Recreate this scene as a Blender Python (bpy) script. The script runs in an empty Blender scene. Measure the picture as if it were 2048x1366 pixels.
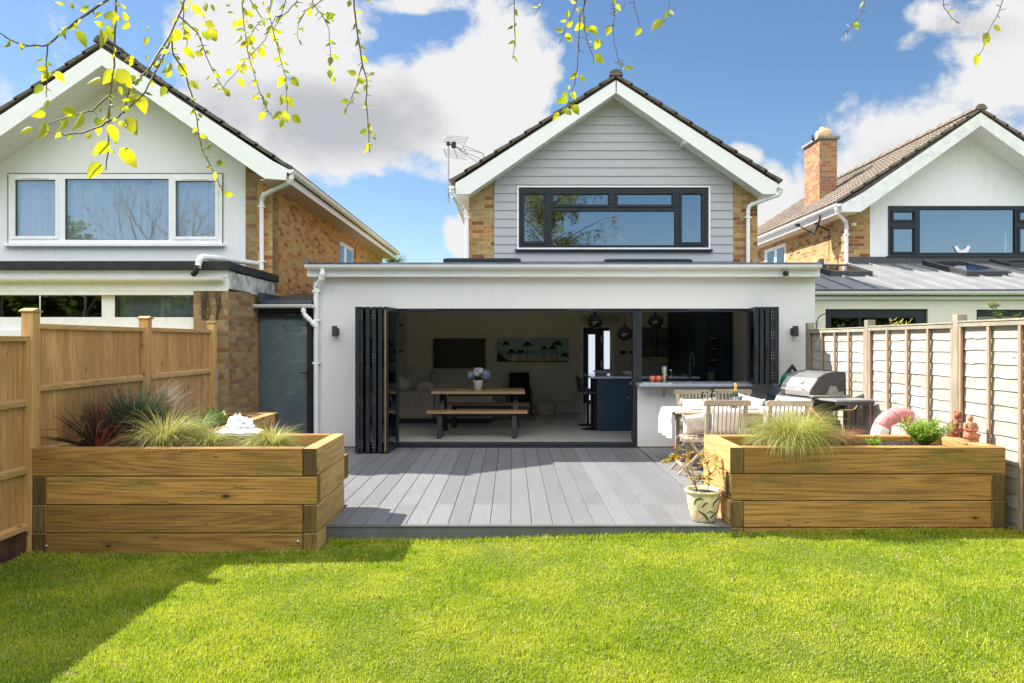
import bpy, math, random
import numpy as np
from mathutils import Vector, Matrix, Euler
R = math.radians
F = 1479.0; H = 1.78                      # focal length in full-size pixels, eye height above the lawn
def PX(px, Y): return (px-1024.0)*Y/F
def PZ(py, Y): return H-(py-683.0)*Y/F
def P(px, py, Y): return (PX(px, Y), Y, PZ(py, Y))
sc = bpy.context.scene
# ------------------------------------------------------------------ camera, sun, sky, exposure
cam = bpy.data.objects.new('camera', bpy.data.cameras.new('camera'))
sc.collection.objects.link(cam)
cam.location = (0, 0, H); cam.rotation_euler = (R(90), 0, 0)
cam.data.sensor_width = 36; cam.data.lens = 36*F/2048
cam.data.clip_start = 0.05; cam.data.clip_end = 2000
sc.camera = cam
SUNV = Vector((-0.915, 0.40, 1.0)).normalized()
sun = bpy.data.objects.new('sun', bpy.data.lights.new('sun', 'SUN'))
sc.collection.objects.link(sun)
sun.data.energy = 5.0; sun.data.angle = R(0.5); sun.data.color = (1.0, 0.945, 0.86)
sun.rotation_euler = SUNV.to_track_quat('Z', 'Y').to_euler()
sun.location = (-20, 10, 25)
sc.view_settings.view_transform = 'Standard'; sc.view_settings.look = 'None'
sc.view_settings.exposure = 1.22; sc.view_settings.gamma = 1.0
sc.render.film_transparent = False
sc.cycles.max_bounces = 12; sc.cycles.diffuse_bounces = 9; sc.cycles.glossy_bounces = 5; sc.cycles.transparent_max_bounces = 12
sc.cycles.use_denoising = True
sc.cycles.sample_clamp_indirect = 6.0

def world():
    w = bpy.data.worlds.new('World'); sc.world = w; w.use_nodes = True
    nt = w.node_tree; nt.nodes.clear(); N = nt.nodes.new; L = nt.links.new
    out = N('ShaderNodeOutputWorld')
    sky = N('ShaderNodeTexSky'); sky.sky_type = 'NISHITA'; sky.sun_disc = False
    sky.sun_elevation = math.asin(SUNV.z); sky.sun_rotation = math.atan2(SUNV.x, SUNV.y)
    sky.air_density = 1.0; sky.dust_density = 0.25; sky.ozone_density = 2.2; sky.altitude = 50
    hs = N('ShaderNodeHueSaturation'); hs.inputs['Saturation'].default_value = 1.12; hs.inputs['Value'].default_value = 1.0
    L(sky.outputs[0], hs.inputs['Color'])
    bg1 = N('ShaderNodeBackground'); bg1.inputs[1].default_value = 0.066; L(hs.outputs[0], bg1.inputs[0])
    bg2 = N('ShaderNodeBackground'); bg2.inputs[1].default_value = 0.40
    mix = N('ShaderNodeMixShader'); L(bg1.outputs[0], mix.inputs[1]); L(bg2.outputs[0], mix.inputs[2]); L(mix.outputs[0], out.inputs[0])
    tc = N('ShaderNodeTexCoord'); sep = N('ShaderNodeSeparateXYZ'); L(tc.outputs['Generated'], sep.inputs[0])
    def M(op, a, b=None, c=None, clamp=False):
        n = N('ShaderNodeMath'); n.operation = op; n.use_clamp = clamp
        for i, v in enumerate((a, b, c)):
            if v is None: continue
            if isinstance(v, (int, float)): n.inputs[i].default_value = v
            else: L(v, n.inputs[i])
        return n.outputs[0]
    x, y, z = sep.outputs
    ay = M('MAXIMUM', y, 0.05)
    u = M('DIVIDE', x, ay); v = M('DIVIDE', z, ay)
    def fbm(scale, detail, rough, off=0.0, warp=0.0):
        n = N('ShaderNodeTexNoise'); n.inputs['Scale'].default_value = scale; n.inputs['Detail'].default_value = detail
        n.inputs['Roughness'].default_value = rough; n.inputs['Distortion'].default_value = warp
        mp = N('ShaderNodeMapping'); mp.inputs['Location'].default_value = (off, off*.7, off*1.3)
        mp.inputs['Scale'].default_value = (1, 1, 1.25)
        L(tc.outputs['Generated'], mp.inputs[0]); L(mp.outputs[0], n.inputs['Vector']); return n.outputs['Fac']
    n1 = fbm(5.5, 13, .60, 3.1, .25); n2 = fbm(2.2, 4, .5, 9.0); n3 = fbm(17, 8, .62, 1.0, .35)
    # clouds at fixed directions of the sky (tangents of azimuth and height): centre, radii, weight
    def B(px, py, rx, ry, wt=1.0): return ((px-1024)/F, (683-py)/F, rx/F, ry/F, wt)
    blobs = [B(640,250,330,150,1.1), B(860,215,190,135,1.1), B(1000,130,110,150,1.0), B(980,210,110,90,.9), B(640,60,120,110,.9),
             B(500,120,170,160,.85), B(960,330,150,45,.5), B(915,465,42,46,.8), B(1495,312,44,30,.75),
             B(1900,300,290,150,1.1), B(2000,170,200,140,1.0), B(1700,380,190,110,1.0), B(1560,420,90,120,.8),
             B(1980,40,190,60,.7), B(1830,90,70,40,.35), B(1715,65,40,25,.25), B(860,350,45,28,.4), B(820,10,170,20,.45),
             B(-700,300,700,260,.8), B(3000,300,700,300,.9)]
    best = None
    for (cu, cv, a, b, wt) in blobs:
        du = M('DIVIDE', M('SUBTRACT', u, cu), a); dv = M('DIVIDE', M('SUBTRACT', v, cv), b)
        f = M('MULTIPLY', M('SUBTRACT', 1.0, M('ADD', M('MULTIPLY', du, du), M('MULTIPLY', dv, dv))), wt)
        best = f if best is None else M('MAXIMUM', best, f)
    best = M('MAXIMUM', best, -0.8)
    front = M('ADD', best, M('MULTIPLY', M('SUBTRACT', n1, 0.5), 3.9))
    front = M('ADD', front, M('MULTIPLY', M('SUBTRACT', n3, 0.5), 1.5))
    hi = N('ShaderNodeMapRange'); hi.interpolation_type = 'SMOOTHSTEP'; hi.inputs[1].default_value = 0.18; hi.inputs[2].default_value = 0.55; L(z, hi.inputs[0])
    bk = N('ShaderNodeMapRange'); bk.inputs[1].default_value = 0.05; bk.inputs[2].default_value = -0.35; L(y, bk.inputs[0])
    back = M('MULTIPLY', M('SUBTRACT', M('ADD', M('ADD', n1, M('MULTIPLY', n2, 0.6)), M('MULTIPLY', M('MULTIPLY', hi.outputs[0], bk.outputs[0]), 0.36)), 0.98), 7.0)  # unseen cloud bank added behind the camera to light the facades
    isf = M('SMOOTHSTEP' if False else 'GREATER_THAN', y, 0.25)
    mr = N('ShaderNodeMapRange'); mr.interpolation_type = 'SMOOTHSTEP'
    mr.inputs[1].default_value = 0.12; mr.inputs[2].default_value = 0.4; L(y, mr.inputs[0])
    fm = M('ADD', M('MULTIPLY', front, mr.outputs[0]), M('MULTIPLY', back, M('SUBTRACT', 1.0, mr.outputs[0])))
    m2 = N('ShaderNodeMapRange'); m2.interpolation_type = 'SMOOTHSTEP'; m2.inputs[1].default_value = -0.12; m2.inputs[2].default_value = 0.48; L(fm, m2.inputs[0])
    # fade the clouds into milky air near the horizon, and nothing below it
    L(m2.outputs[0], mix.inputs[0])
    # cloud shading: grey body, bright rims
    sh = None
    for (px, py, rx, ry, wt) in ((690, 235, 250, 95, 1.0), (430, 230, 150, 90, .6), (2000, 350, 260, 80, .55), (1750, 420, 160, 60, .35), (1980, 60, 160, 30, .25)):
        du = M('DIVIDE', M('SUBTRACT', u, (px-1024)/F), rx/F); dv = M('DIVIDE', M('SUBTRACT', v, (683-py)/F), ry/F)
        f = M('MULTIPLY', M('SUBTRACT', 1.0, M('ADD', M('MULTIPLY', du, du), M('MULTIPLY', dv, dv))), wt); sh = f if sh is None else M('MAXIMUM', sh, f)
    sh = M('ADD', M('MAXIMUM', sh, -0.6), M('MULTIPLY', M('SUBTRACT', n1, .5), -3.0))
    m3 = N('ShaderNodeMapRange'); m3.interpolation_type = 'SMOOTHSTEP'; m3.inputs[1].default_value = -0.25; m3.inputs[2].default_value = 1.1; L(sh, m3.inputs[0])
    cm = N('ShaderNodeMix'); cm.data_type = 'RGBA'; L(m3.outputs[0], cm.inputs[0])
    cm.inputs[6].default_value = (1, 1, 1.0, 1); cm.inputs[7].default_value = (.60, .62, .66, 1)
    L(cm.outputs[2], bg2.inputs[0])
    # unseen clouds behind the camera, strength raised to brighten the shaded facades
    st = N('ShaderNodeMapRange'); st.inputs[1].default_value = 0.10; st.inputs[2].default_value = -0.5; st.inputs[3].default_value = 0.38; st.inputs[4].default_value = 1.35
    L(y, st.inputs[0]); L(st.outputs[0], bg2.inputs[1])
world()

# ------------------------------------------------------------------ materials
MAT = {}
class NB:
    def __init__(s, name):
        m = bpy.data.materials.new(name); m.use_nodes = True; s.m = m; s.nt = m.node_tree
        s.nt.nodes.clear(); s.out = s.N('ShaderNodeOutputMaterial')
    def N(s, t): return s.nt.nodes.new(t)
    def L(s, a, b): s.nt.links.new(a, b)
    def set(s, sock, v):
        if isinstance(v, (int, float, tuple, list)): sock.default_value = v
        else: s.L(v, sock)
    def math(s, op, a, b=None, clamp=False):
        n = s.N('ShaderNodeMath'); n.operation = op; n.use_clamp = clamp; s.set(n.inputs[0], a)
        if b is not None: s.set(n.inputs[1], b)
        return n.outputs[0]
    def mix(s, f, a, b, mode='MIX'):
        n = s.N('ShaderNodeMix'); n.data_type = 'RGBA'; n.blend_type = mode; n.clamp_factor = True
        s.set(n.inputs[0], f); s.set(n.inputs[6], c4(a)); s.set(n.inputs[7], c4(b)); return n.outputs[2]
    def ramp(s, f, lo, hi, smooth=True):
        n = s.N('ShaderNodeMapRange'); n.interpolation_type = 'SMOOTHSTEP' if smooth else 'LINEAR'
        s.set(n.inputs[0], f); n.inputs[1].default_value = lo; n.inputs[2].default_value = hi; return n.outputs[0]
    def noise(s, vec, scale, detail=3, rough=.5, dist=0):
        n = s.N('ShaderNodeTexNoise'); n.inputs['Scale'].default_value = scale; n.inputs['Detail'].default_value = detail
        n.inputs['Roughness'].default_value = rough; n.inputs['Distortion'].default_value = dist
        if vec is not None: s.L(vec, n.inputs['Vector'])
        return n.outputs['Fac']
    def pos(s): return s.N('ShaderNodeNewGeometry').outputs['Position']
    def mapv(s, vec, sc=(1, 1, 1), loc=(0, 0, 0), rot=(0, 0, 0)):
        n = s.N('ShaderNodeMapping'); s.L(vec, n.inputs[0]); s.set(n.inputs['Location'], loc); s.set(n.inputs['Scale'], sc); s.set(n.inputs['Rotation'], rot)
        return n.outputs[0]
    def rnd(s): return s.N('ShaderNodeObjectInfo').outputs['Random']
    def offs(s, vec, k=37.0):           # shift the pattern by a random amount per object
        v = s.N('ShaderNodeVectorMath'); v.operation = 'ADD'; s.L(vec, v.inputs[0])
        c = s.N('ShaderNodeCombineXYZ'); r = s.math('MULTIPLY', s.rnd(), k)
        s.L(r, c.inputs[0]); s.L(s.math('MULTIPLY', r, 1.7), c.inputs[1]); s.L(s.math('MULTIPLY', r, 2.3), c.inputs[2])
        s.L(c.outputs[0], v.inputs[1]); return v.outputs[0]
    def bsdf(s, col, rough=.6, metal=0, spec=.5, bump=None, bstr=.3, bdist=.01, **kw):
        p = s.N('ShaderNodeBsdfPrincipled'); s.set(p.inputs['Base Color'], c4(col)); s.set(p.inputs['Roughness'], rough)
        s.set(p.inputs['Metallic'], metal); s.set(p.inputs['Specular IOR Level'], spec)
        for k, v in kw.items(): s.set(p.inputs[k], v)
        if bump is not None:
            b = s.N('ShaderNodeBump'); b.inputs['Strength'].default_value = bstr; b.inputs['Distance'].default_value = bdist
            s.L(bump, b.inputs['Height']); s.L(b.outputs[0], p.inputs['Normal'])
        s.p = p; s.L(p.outputs[0], s.out.inputs[0]); return p
def c4(c):
    if isinstance(c, (tuple, list)) and len(c) == 3: return (c[0], c[1], c[2], 1)
    return c
def scl(c, k): return tuple(max(0, min(1, x*k)) for x in c)
def simple(name, col, rough=.6, metal=0, var=.12, scale=6, bump=.15, bscale=60, bdist=.003, spec=.5, **kw):
    b = NB(name); p = b.pos(); n = b.noise(p, scale, 5, .6)
    c = b.mix(b.ramp(n, .3, .7), scl(col, 1-var), scl(col, 1+var))
    nb = b.noise(p, bscale, 3, .6)
    b.bsdf(c, rough, metal, spec, nb, bump, bdist, **kw); MAT[name] = b.m; return b.m

def wood(name, c1, c2, axis='x', scale=1.0, knots=.5, green=0, rough=.7, bump=.35, grey=0, ring=1.0, island=False, vary=.28):
    b = NB(name); p = b.offs(b.pos())
    if island:
        gi = b.N('ShaderNodeNewGeometry').outputs['Random Per Island']; cx = b.N('ShaderNodeCombineXYZ'); b.L(b.math('MULTIPLY', gi, 19.0), cx.inputs[0]); b.L(b.math('MULTIPLY', gi, 31.0), cx.inputs[1]); b.L(b.math('MULTIPLY', gi, 47.0), cx.inputs[2])
        va = b.N('ShaderNodeVectorMath'); va.operation = 'ADD'; b.L(p, va.inputs[0]); b.L(cx.outputs[0], va.inputs[1]); p = va.outputs[0]
    st = {'x': (.07, 1, 1), 'y': (1, .07, 1), 'z': (1, 1, .07)}[axis]
    st2 = {'x': (.28, 1, 1), 'y': (1, .28, 1), 'z': (1, 1, .28)}[axis]
    v = b.mapv(p, st); g = b.noise(b.mapv(p, {'x': (.028, 1, 1), 'y': (1, .028, 1), 'z': (1, 1, .028)}[axis]), 85*scale, 5, .55, .15)
    broad = b.noise(b.mapv(p, st2), 2.2*scale, 3, .5, 0)
    rings = b.math('SINE', b.math('MULTIPLY', b.noise(v, 3.2*scale, 1.5, .4, .25), 150*ring))
    f = b.math('ADD', b.math('MULTIPLY', g, .92), b.math('MULTIPLY', b.math('ADD', b.math('MULTIPLY', rings, .5), .5), .14))
    col = b.mix(b.ramp(f, .30, .70), c1, c2)
    col = b.mix(b.ramp(broad, .3, .7), col, b.mix(.5, col, scl(c1, .8)))
    # knots
    vo = b.N('ShaderNodeTexVoronoi'); vo.inputs['Scale'].default_value = 2.6*scale; b.L(b.mapv(p, st2 if axis != 'z' else (1, 1, .35)), vo.inputs['Vector'])
    k = b.ramp(vo.outputs['Distance'], .075, .02)
    vo2 = b.N('ShaderNodeTexVoronoi'); vo2.inputs['Scale'].default_value = 6.5*scale**.5; b.L(b.mapv(p, {'x': (.45, 1, 1), 'y': (1, .45, 1), 'z': (1, 1, .45)}[axis], loc=(2, 5, 1)), vo2.inputs['Vector'])
    sc_ = b.N('ShaderNodeSeparateColor'); b.L(vo2.outputs['Color'], sc_.inputs[0])
    k2 = b.math('MULTIPLY', b.ramp(vo2.outputs['Distance'], .13, .07), b.math('GREATER_THAN', sc_.outputs[0], .66))
    k3 = b.math('MULTIPLY', b.ramp(vo2.outputs['Distance'], .30, .12), b.math('GREATER_THAN', sc_.outputs[0], .66))
    col = b.mix(b.math('MULTIPLY', k3, knots*.28), col, scl(c1, .55)); col = b.mix(b.math('MULTIPLY', k2, knots), col, scl(c1, .22))
    col = b.mix(b.math('MULTIPLY', k, knots), col, scl(c1, .28))
    if green:
        gm = b.noise(b.mapv(p, {'x': (.5, 1, 2.2), 'y': (1, .5, 2.2), 'z': (1, 1, .5)}[axis], loc=(3, 1, 5)), 2.0, 5, .65)
        col = b.mix(b.math('MULTIPLY', b.ramp(gm, .52, .72), green), col, (.10, .115, .02))
        dm = b.noise(b.mapv(p, (1, 1, 1), loc=(9, 4, 2)), 3.1, 6, .7)
        col = b.mix(b.math('MULTIPLY', b.ramp(dm, .60, .8), .55), col, scl(c1, .35))
    if grey:
        gm = b.noise(b.mapv(p, (1, 1, 1), loc=(5, 1, 7)), 2.3, 5, .65)
        col = b.mix(b.math('MULTIPLY', b.ramp(gm, .4, .65), grey), col, (.30, .28, .25))
    hs = b.N('ShaderNodeHueSaturation'); b.L(col, hs.inputs['Color'])
    b.L(b.math('ADD', 1-vary/2, b.math('MULTIPLY', gi if island else b.rnd(), vary)), hs.inputs['Value'])
    ck = b.noise(b.mapv(p, {'x': (.022, 1, 1), 'y': (1, .022, 1), 'z': (1, 1, .022)}[axis], loc=(4, 8, 2)), 7*scale, 3, .55, .15)
    crack = b.math('MULTIPLY', b.ramp(b.math('ABSOLUTE', b.math('SUBTRACT', ck, .5)), .0, .0045), 1.0)
    col2 = b.mix(b.ramp(crack, -.35, 1.0), scl(c1, .35), hs.outputs[0])
    f = b.math('ADD', f, b.math('MULTIPLY', crack, .6))
    b.bsdf(col2, rough, 0, .3, f, bump, .004); MAT[name] = b.m; return b.m

def brick(name, tones, mortar=(.42, .36, .28), w=.225, h=.075):
    b = NB(name); p = b.pos(); sp = b.N('ShaderNodeSeparateXYZ'); b.L(p, sp.inputs[0])
    nr = b.N('ShaderNodeSeparateXYZ'); b.L(b.N('ShaderNodeNewGeometry').outputs['True Normal'], nr.inputs[0])
    side = b.math('GREATER_THAN', b.math('ABSOLUTE', nr.outputs[0]), .6)
    u = b.math('ADD', b.math('MULTIPLY', sp.outputs[0], b.math('SUBTRACT', 1.0, side)), b.math('MULTIPLY', sp.outputs[1], side))
    cb = b.N('ShaderNodeCombineXYZ'); b.L(b.math('ADD', u, 50.0), cb.inputs[0]); b.L(b.math('ADD', sp.outputs[2], 10.0), cb.inputs[1])
    bt = b.N('ShaderNodeTexBrick'); b.L(cb.outputs[0], bt.inputs['Vector'])
    bt.inputs['Scale'].default_value = 1.0; bt.inputs['Mortar Size'].default_value = .005; bt.inputs['Mortar Smooth'].default_value = .25
    bt.inputs['Brick Width'].default_value = w; bt.inputs['Row Height'].default_value = h
    bt.inputs['Color1'].default_value = (0, 0, 0, 1); bt.inputs['Color2'].default_value = (1, 1, 1, 1); bt.inputs['Mortar'].default_value = (.5, .5, .5, 1)
    cr = b.N('ShaderNodeValToRGB'); cr.color_ramp.interpolation = 'CONSTANT'
    els = cr.color_ramp.elements
    while len(els) > 1: els.remove(els[-1])
    els[0].position = 0; els[0].color = c4(tones[0])
    for i, t in enumerate(tones[1:]):
        e = els.new((i+1)/len(tones)); e.color = c4(t)
    b.L(bt.outputs['Color'], cr.inputs[0])
    n = b.noise(p, 28, 4, .7); n2 = b.noise(p, 1.3, 4, .6)
    col = b.mix(b.ramp(n, .3, .75), scl((1, 1, 1), 1), (.62, .56, .5)); 
    col = b.mix(1.0, cr.outputs[0], col, 'MULTIPLY')
    col = b.mix(b.math('MULTIPLY', b.ramp(n2, .45, .75), .3), col, (.25, .19, .12))
    col = b.mix(bt.outputs['Fac'], col, mortar)
    hgt = b.math('ADD', b.math('MULTIPLY', b.math('SUBTRACT', 1.0, bt.outputs['Fac']), 1.0), b.math('MULTIPLY', n, .25))
    b.bsdf(col, .85, 0, .2, hgt, .7, .006); MAT[name] = b.m; return b.m

def glass(name, refl=.35, tint=(.75, .8, .8), rough=0.0, wob=.0):
    b = NB(name); g = b.N('ShaderNodeBsdfGlossy'); g.inputs['Color'].default_value = (.93, .97, 1, 1); g.inputs['Roughness'].default_value = rough
    t = b.N('ShaderNodeBsdfTransparent'); t.inputs['Color'].default_value = c4(tint)
    fr = b.N('ShaderNodeFresnel'); fr.inputs[0].default_value = 1.5
    if wob:
        bp = b.N('ShaderNodeBump'); bp.inputs['Strength'].default_value = wob; bp.inputs['Distance'].default_value = .01
        b.L(b.noise(b.mapv(b.pos(), (1, 1, .6)), 1.7, 2, .5, .4), bp.inputs['Height']); b.L(bp.outputs[0], g.inputs['Normal'])
    f = b.math('MAXIMUM', fr.outputs[0], refl)
    mx = b.N('ShaderNodeMixShader'); b.L(f, mx.inputs[0]); b.L(t.outputs[0], mx.inputs[1]); b.L(g.outputs[0], mx.inputs[2])
    b.L(mx.outputs[0], b.out.inputs[0]); MAT[name] = b.m; return b.m

def leafmat(name, col, trans, tf=.5, var=.25, rough=.5, attr=False):
    b = NB(name); p = b.pos(); n = b.noise(p, 40, 3, .6); 
    gi = b.N('ShaderNodeNewGeometry').outputs['Random Per Island']
    f = b.math('ADD', b.math('MULTIPLY', n, .4), b.math('MULTIPLY', gi, .6))
    f = b.math('ADD', f, b.math('MULTIPLY', b.math('SUBTRACT', b.noise(b.mapv(p, (1, 1, 3)), 160, 2, .6), .5), .5))
    c = b.mix(f, scl(col, 1-var), scl(col, 1+var)); t = b.mix(f, scl(trans, 1-var), scl(trans, 1+var))
    d = b.N('ShaderNodeBsdfPrincipled'); b.L(c, d.inputs['Base Color']); d.inputs['Roughness'].default_value = rough; d.inputs['Specular IOR Level'].default_value = .4
    tr = b.N('ShaderNodeBsdfTranslucent'); b.L(t, tr.inputs['Color'])
    mx = b.N('ShaderNodeMixShader'); mx.inputs[0].default_value = tf; b.L(d.outputs[0], mx.inputs[1]); b.L(tr.outputs[0], mx.inputs[2])
    b.L(mx.outputs[0], b.out.inputs[0]); MAT[name] = b.m; return b.m

def make_materials():
    # white render with faint weather staining
    for nm, col, st in (('render_white', (.70, .695, .685), .09), ('render_old', (.80, .80, .81), .17), ('render_cream', (.72, .70, .60), .12)):
        b = NB(nm); p = b.pos(); n = b.noise(b.mapv(p, (1, 1, .45)), 2.2, 6, .65); n2 = b.noise(p, 14, 5, .7)
        c = b.mix(b.math('MULTIPLY', b.ramp(n, .50, .78), st*2), col, scl(col, .72)); c = b.mix(b.math('MULTIPLY', b.ramp(n2, .6, .8), st), c, (.5, .48, .43))
        dz = b.N('ShaderNodeSeparateXYZ'); b.L(p, dz.inputs[0]); drip = b.noise(b.mapv(p, (6, 6, .35)), 2.0, 4, .6)
        c = b.mix(b.math('MULTIPLY', b.math('MULTIPLY', b.ramp(drip, .55, .75), b.ramp(b.noise(p, .8, 3, .5), .4, .6)), st*1.6), c, scl(col, .62))
        c = b.mix(b.math('MULTIPLY', b.ramp(dz.outputs[2], .55, .15), .30), c, (.42, .38, .31))
        b.bsdf(c, .85, 0, .2, b.noise(p, 130, 4, .7), .5, .004); MAT[nm] = b.m
    simple('sealant', (.16, .14, .12), .8); simple('upvc', (.86, .86, .86), .32, var=.03, bump=.02)
    simple('upvc_old', (.80, .79, .77), .4, var=.05, scale=9, bump=.03)
    simple('barge_paint', (.84, .84, .845), .45, var=.02, scale=5, bump=.05, bscale=30)
    simple('barge_dirty', (.76, .765, .76), .5, var=.09, scale=8, bump=.1)
    simple('soffit_bounce', (.55, .42, .30), .6, var=.06, bump=.05)  # brown tone paints in the warm light bounced up under the eaves
    simple('anthracite', (.013, .017, .023), .38, var=.15, bump=.03)
    simple('lead', (.045, .055, .075), .45, var=.25, scale=8, bump=.12)
    simple('felt', (.022, .022, .024), .8, var=.4, scale=15, bump=.6, bscale=200)
    simple('zinc', (.30, .305, .31), .42, metal=.35, var=.08, scale=2, bump=.05)
    simple('zinc_dark', (.065, .07, .08), .45, var=.12, bump=.04)
    simple('frost_back', (.80, .82, .82), .6, var=.1, bump=0); simple('black_plastic', (.012, .012, .013), .4, var=.2, bump=.04)
    simple('black_metal', (.010, .010, .011), .45, metal=.2, var=.2, bump=.04)
    simple('steel', (.52, .52, .52), .32, metal=.85, var=.08, scale=12, bump=.05)
    simple('brass', (.55, .38, .17), .35, metal=.9, var=.1)
    simple('hood_grey', (.055, .055, .06), .42, metal=.3, var=.15, bump=.08)
    simple('int_wall', (.74, .68, .57), .85, var=.03, bump=.05)
    simple('int_wall2', (.72, .67, .56), .85, var=.03, bump=.05)
    simple('ceiling_paint', (.82, .80, .76), .9, var=.02)
    simple('navy', (.012, .035, .062), .42, var=.06, bump=.03)
    simple('worktop', (.50, .53, .58), .12, var=.08, scale=20, bump=.01)
    simple('slate_sill', (.33, .37, .44), .25, var=.12, scale=12, bump=.03)
    simple('sofa_fabric', (.38, .33, .28), .9, var=.1, bump=.5, bscale=300)
    simple('dark_fabric', (.012, .013, .009), .95, var=.2, bump=.5, bscale=300)
    simple('pouf_fabric', (.50, .44, .35), .95, var=.1, bump=.5, bscale=200)
    simple('rug', (.22, .20, .17), .95, var=.1, bump=.5, bscale=200)
    simple('tv_black', (.004, .004, .005), .35, var=.1, bump=0)
    simple('ceramic', (.72, .72, .70), .2, var=.04, bump=.02)
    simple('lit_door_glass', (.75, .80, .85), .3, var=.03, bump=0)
    simple('linen', (.80, .78, .74), .85, var=.05, bump=.4, bscale=250)
    simple('linen_cream', (.68, .61, .53), .9, var=.10, scale=30, bump=.6, bscale=150, bdist=.01)
    simple('curtain', (.88, .90, .92), .9, var=.05, bump=.1)
    simple('curtain_dark', (.60, .68, .72), .9, var=.1, bump=.1)
    simple('blind', (.20, .25, .31), .8, var=.03, bump=0)
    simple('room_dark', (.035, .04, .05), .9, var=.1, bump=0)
    simple('woven', (.42, .27, .12), .8, var=.3, scale=60, bump=.8, bscale=180)
    simple('terracotta', (.46, .19, .11), .8, var=.22, scale=25, bump=.4, bscale=90)
    simple('terracotta_red', (.27, .09, .055), .75, var=.25, scale=25, bump=.4, bscale=90)
    simple('soil', (.040, .027, .020), .95, var=.5, scale=45, bump=1.0, bscale=70, bdist=.03)
    simple('earth', (.09, .085, .03), .95, var=.3, scale=12, bump=.5)
    simple('stem_brown', (.085, .05, .035), .8, var=.3, bump=.3)
    simple('stem_green', (.12, .13, .05), .7, var=.3, bump=.3)
    simple('twig', (.13, .085, .06), .7, var=.35, scale=40, bump=.4, bscale=150)
    simple('bark', (.22, .20, .17), .85, var=.45, scale=14, bump=.8, bscale=50, bdist=.02)
    simple('red_paint', (.62, .24, .24), .5, var=.25, scale=30, bump=.3)
    simple('white_paint', (.8, .79, .76), .5, var=.05, bump=.1)
    simple('pink_glass', (.50, .10, .07), .15, var=.1, bump=0)
    simple('lemon', (.85, .72, .03), .5, var=.1)
    simple('lemon_green', (.42, .55, .06), .5, var=.1)
    simple('gold_foil', (.75, .42, .12), .35, metal=.5, var=.15, scale=40, bump=.3)
    simple('bottle_green', (.02, .035, .015), .1, var=.1)
    simple('rubber_orange', (.75, .20, .02), .5, var=.05)
    simple('bag_green', (.0, .17, .10), .5, var=.15, bump=.1)
    simple('bag_teal', (.03, .30, .28), .5, var=.1, bump=.1)
    simple('mustard', (.55, .30, .06), .7, var=.15)
    simple('alarm_white', (.72, .70, .62), .5, var=.05)
    simple('alarm_yellow', (.80, .62, .05), .5, var=.05)
    simple('letter_black', (.02, .02, .02), .6, var=.1)
    simple('glow_lamp', (.9, .7, .35), .4, var=0)
    simple('flower_white', (.80, .82, .86), .7, var=.06)
    simple('flower_blue', (.30, .38, .62), .7, var=.2, scale=60)
    simple('concrete', (.26, .25, .23), .9, var=.25, scale=9, bump=.5)
    simple('clay_pot', (.62, .45, .26), .8, var=.3, scale=9, bump=.4)
    simple('fascia_peeling', (.50, .49, .47), .8, var=.45, scale=7, bump=.5)
    simple('gravel_board', (.07, .03, .02), .8, var=.4, bump=.4)
    simple('bag_white', (.82, .82, .84), .45, var=.03, bump=.3, bscale=30, bdist=.02)
    simple('clad', (.42, .42, .45), .6, var=.05, scale=3, bump=.3, bscale=40)
    # cladding with wood-like grain along x
    b = NB('clad_grain'); v = b.mapv(b.pos(), (.12, 1, 1)); g = b.noise(v, 70, 4, .6, .4)
    b.bsdf(b.mix(g, (.40, .40, .43), (.47, .47, .50)), .6, 0, .3, g, .35, .003); MAT['clad_grain'] = b.m
    brick('brick_yellow', [(.47, .31, .12), (.55, .37, .15), (.40, .24, .085), (.50, .30, .10), (.36, .17, .06), (.52, .36, .17), (.47, .32, .12), (.28, .11, .05), (.44, .30, .13), (.53, .37, .16)])
    brick('brick_gold', [(.60, .35, .10), (.66, .40, .14), (.55, .28, .07), (.62, .33, .10), (.60, .36, .12), (.64, .42, .18), (.52, .24, .06), (.62, .38, .13), (.40, .15, .05), (.66, .42, .16)])
    brick('brick_old', [(.34, .23, .11), (.42, .29, .14), (.30, .19, .08), (.38, .24, .10), (.27, .15, .07), (.40, .29, .15)], mortar=(.26, .23, .18))
    brick('brick_chimney', [(.42, .25, .12), (.38, .18, .09), (.46, .28, .13), (.33, .17, .09), (.40, .14, .08), (.44, .29, .16)], mortar=(.36, .33, .28))
    # roof tiles: grey brown with pale lichen spots
    for nm, ca, cb_ in (('roof_tile', (.085, .075, .062), (.17, .15, .125)), ('roof_tile_brown', (.135, .108, .085), (.235, .20, .165))):
        b = NB(nm); p = b.pos(); n = b.noise(p, 7, 6, .7); n2 = b.noise(p, 55, 3, .7); n3 = b.noise(p, 16, 4, .7)
        c = b.mix(b.ramp(n, .3, .7), ca, cb_); c = b.mix(b.math('MULTIPLY', b.ramp(n2, .60, .70), .7), c, (.42, .41, .37))
        c = b.mix(b.math('MULTIPLY', b.ramp(n3, .62, .72), .5), c, (.26, .22, .06))
        b.bsdf(c, .9, 0, .2, n2, .6, .006); MAT[nm] = b.m
    # timber
    wood('sleeper_x', (.21, .108, .028), (.45, .255, .068), 'x', 1.0, 1.0, green=.75, vary=.5)
    wood('sleeper_y', (.36, .205, .07), (.62, .41, .165), 'y', 1.0, .8, green=.3, vary=.3)
    wood('sleeper_end', (.075, .045, .018), (.21, .135, .045), 'z', 2.2, .2, green=.6, vary=.6)
    wood('fence_board', (.43, .225, .075), (.68, .40, .165), 'z', 1.6, 1.0, island=True)
    wood('fence_rail', (.44, .25, .09), (.60, .38, .165), 'y', 1.3, .7)
    wood('fence_post', (.50, .29, .10), (.66, .41, .17), 'z', 1.2, .7)
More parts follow.
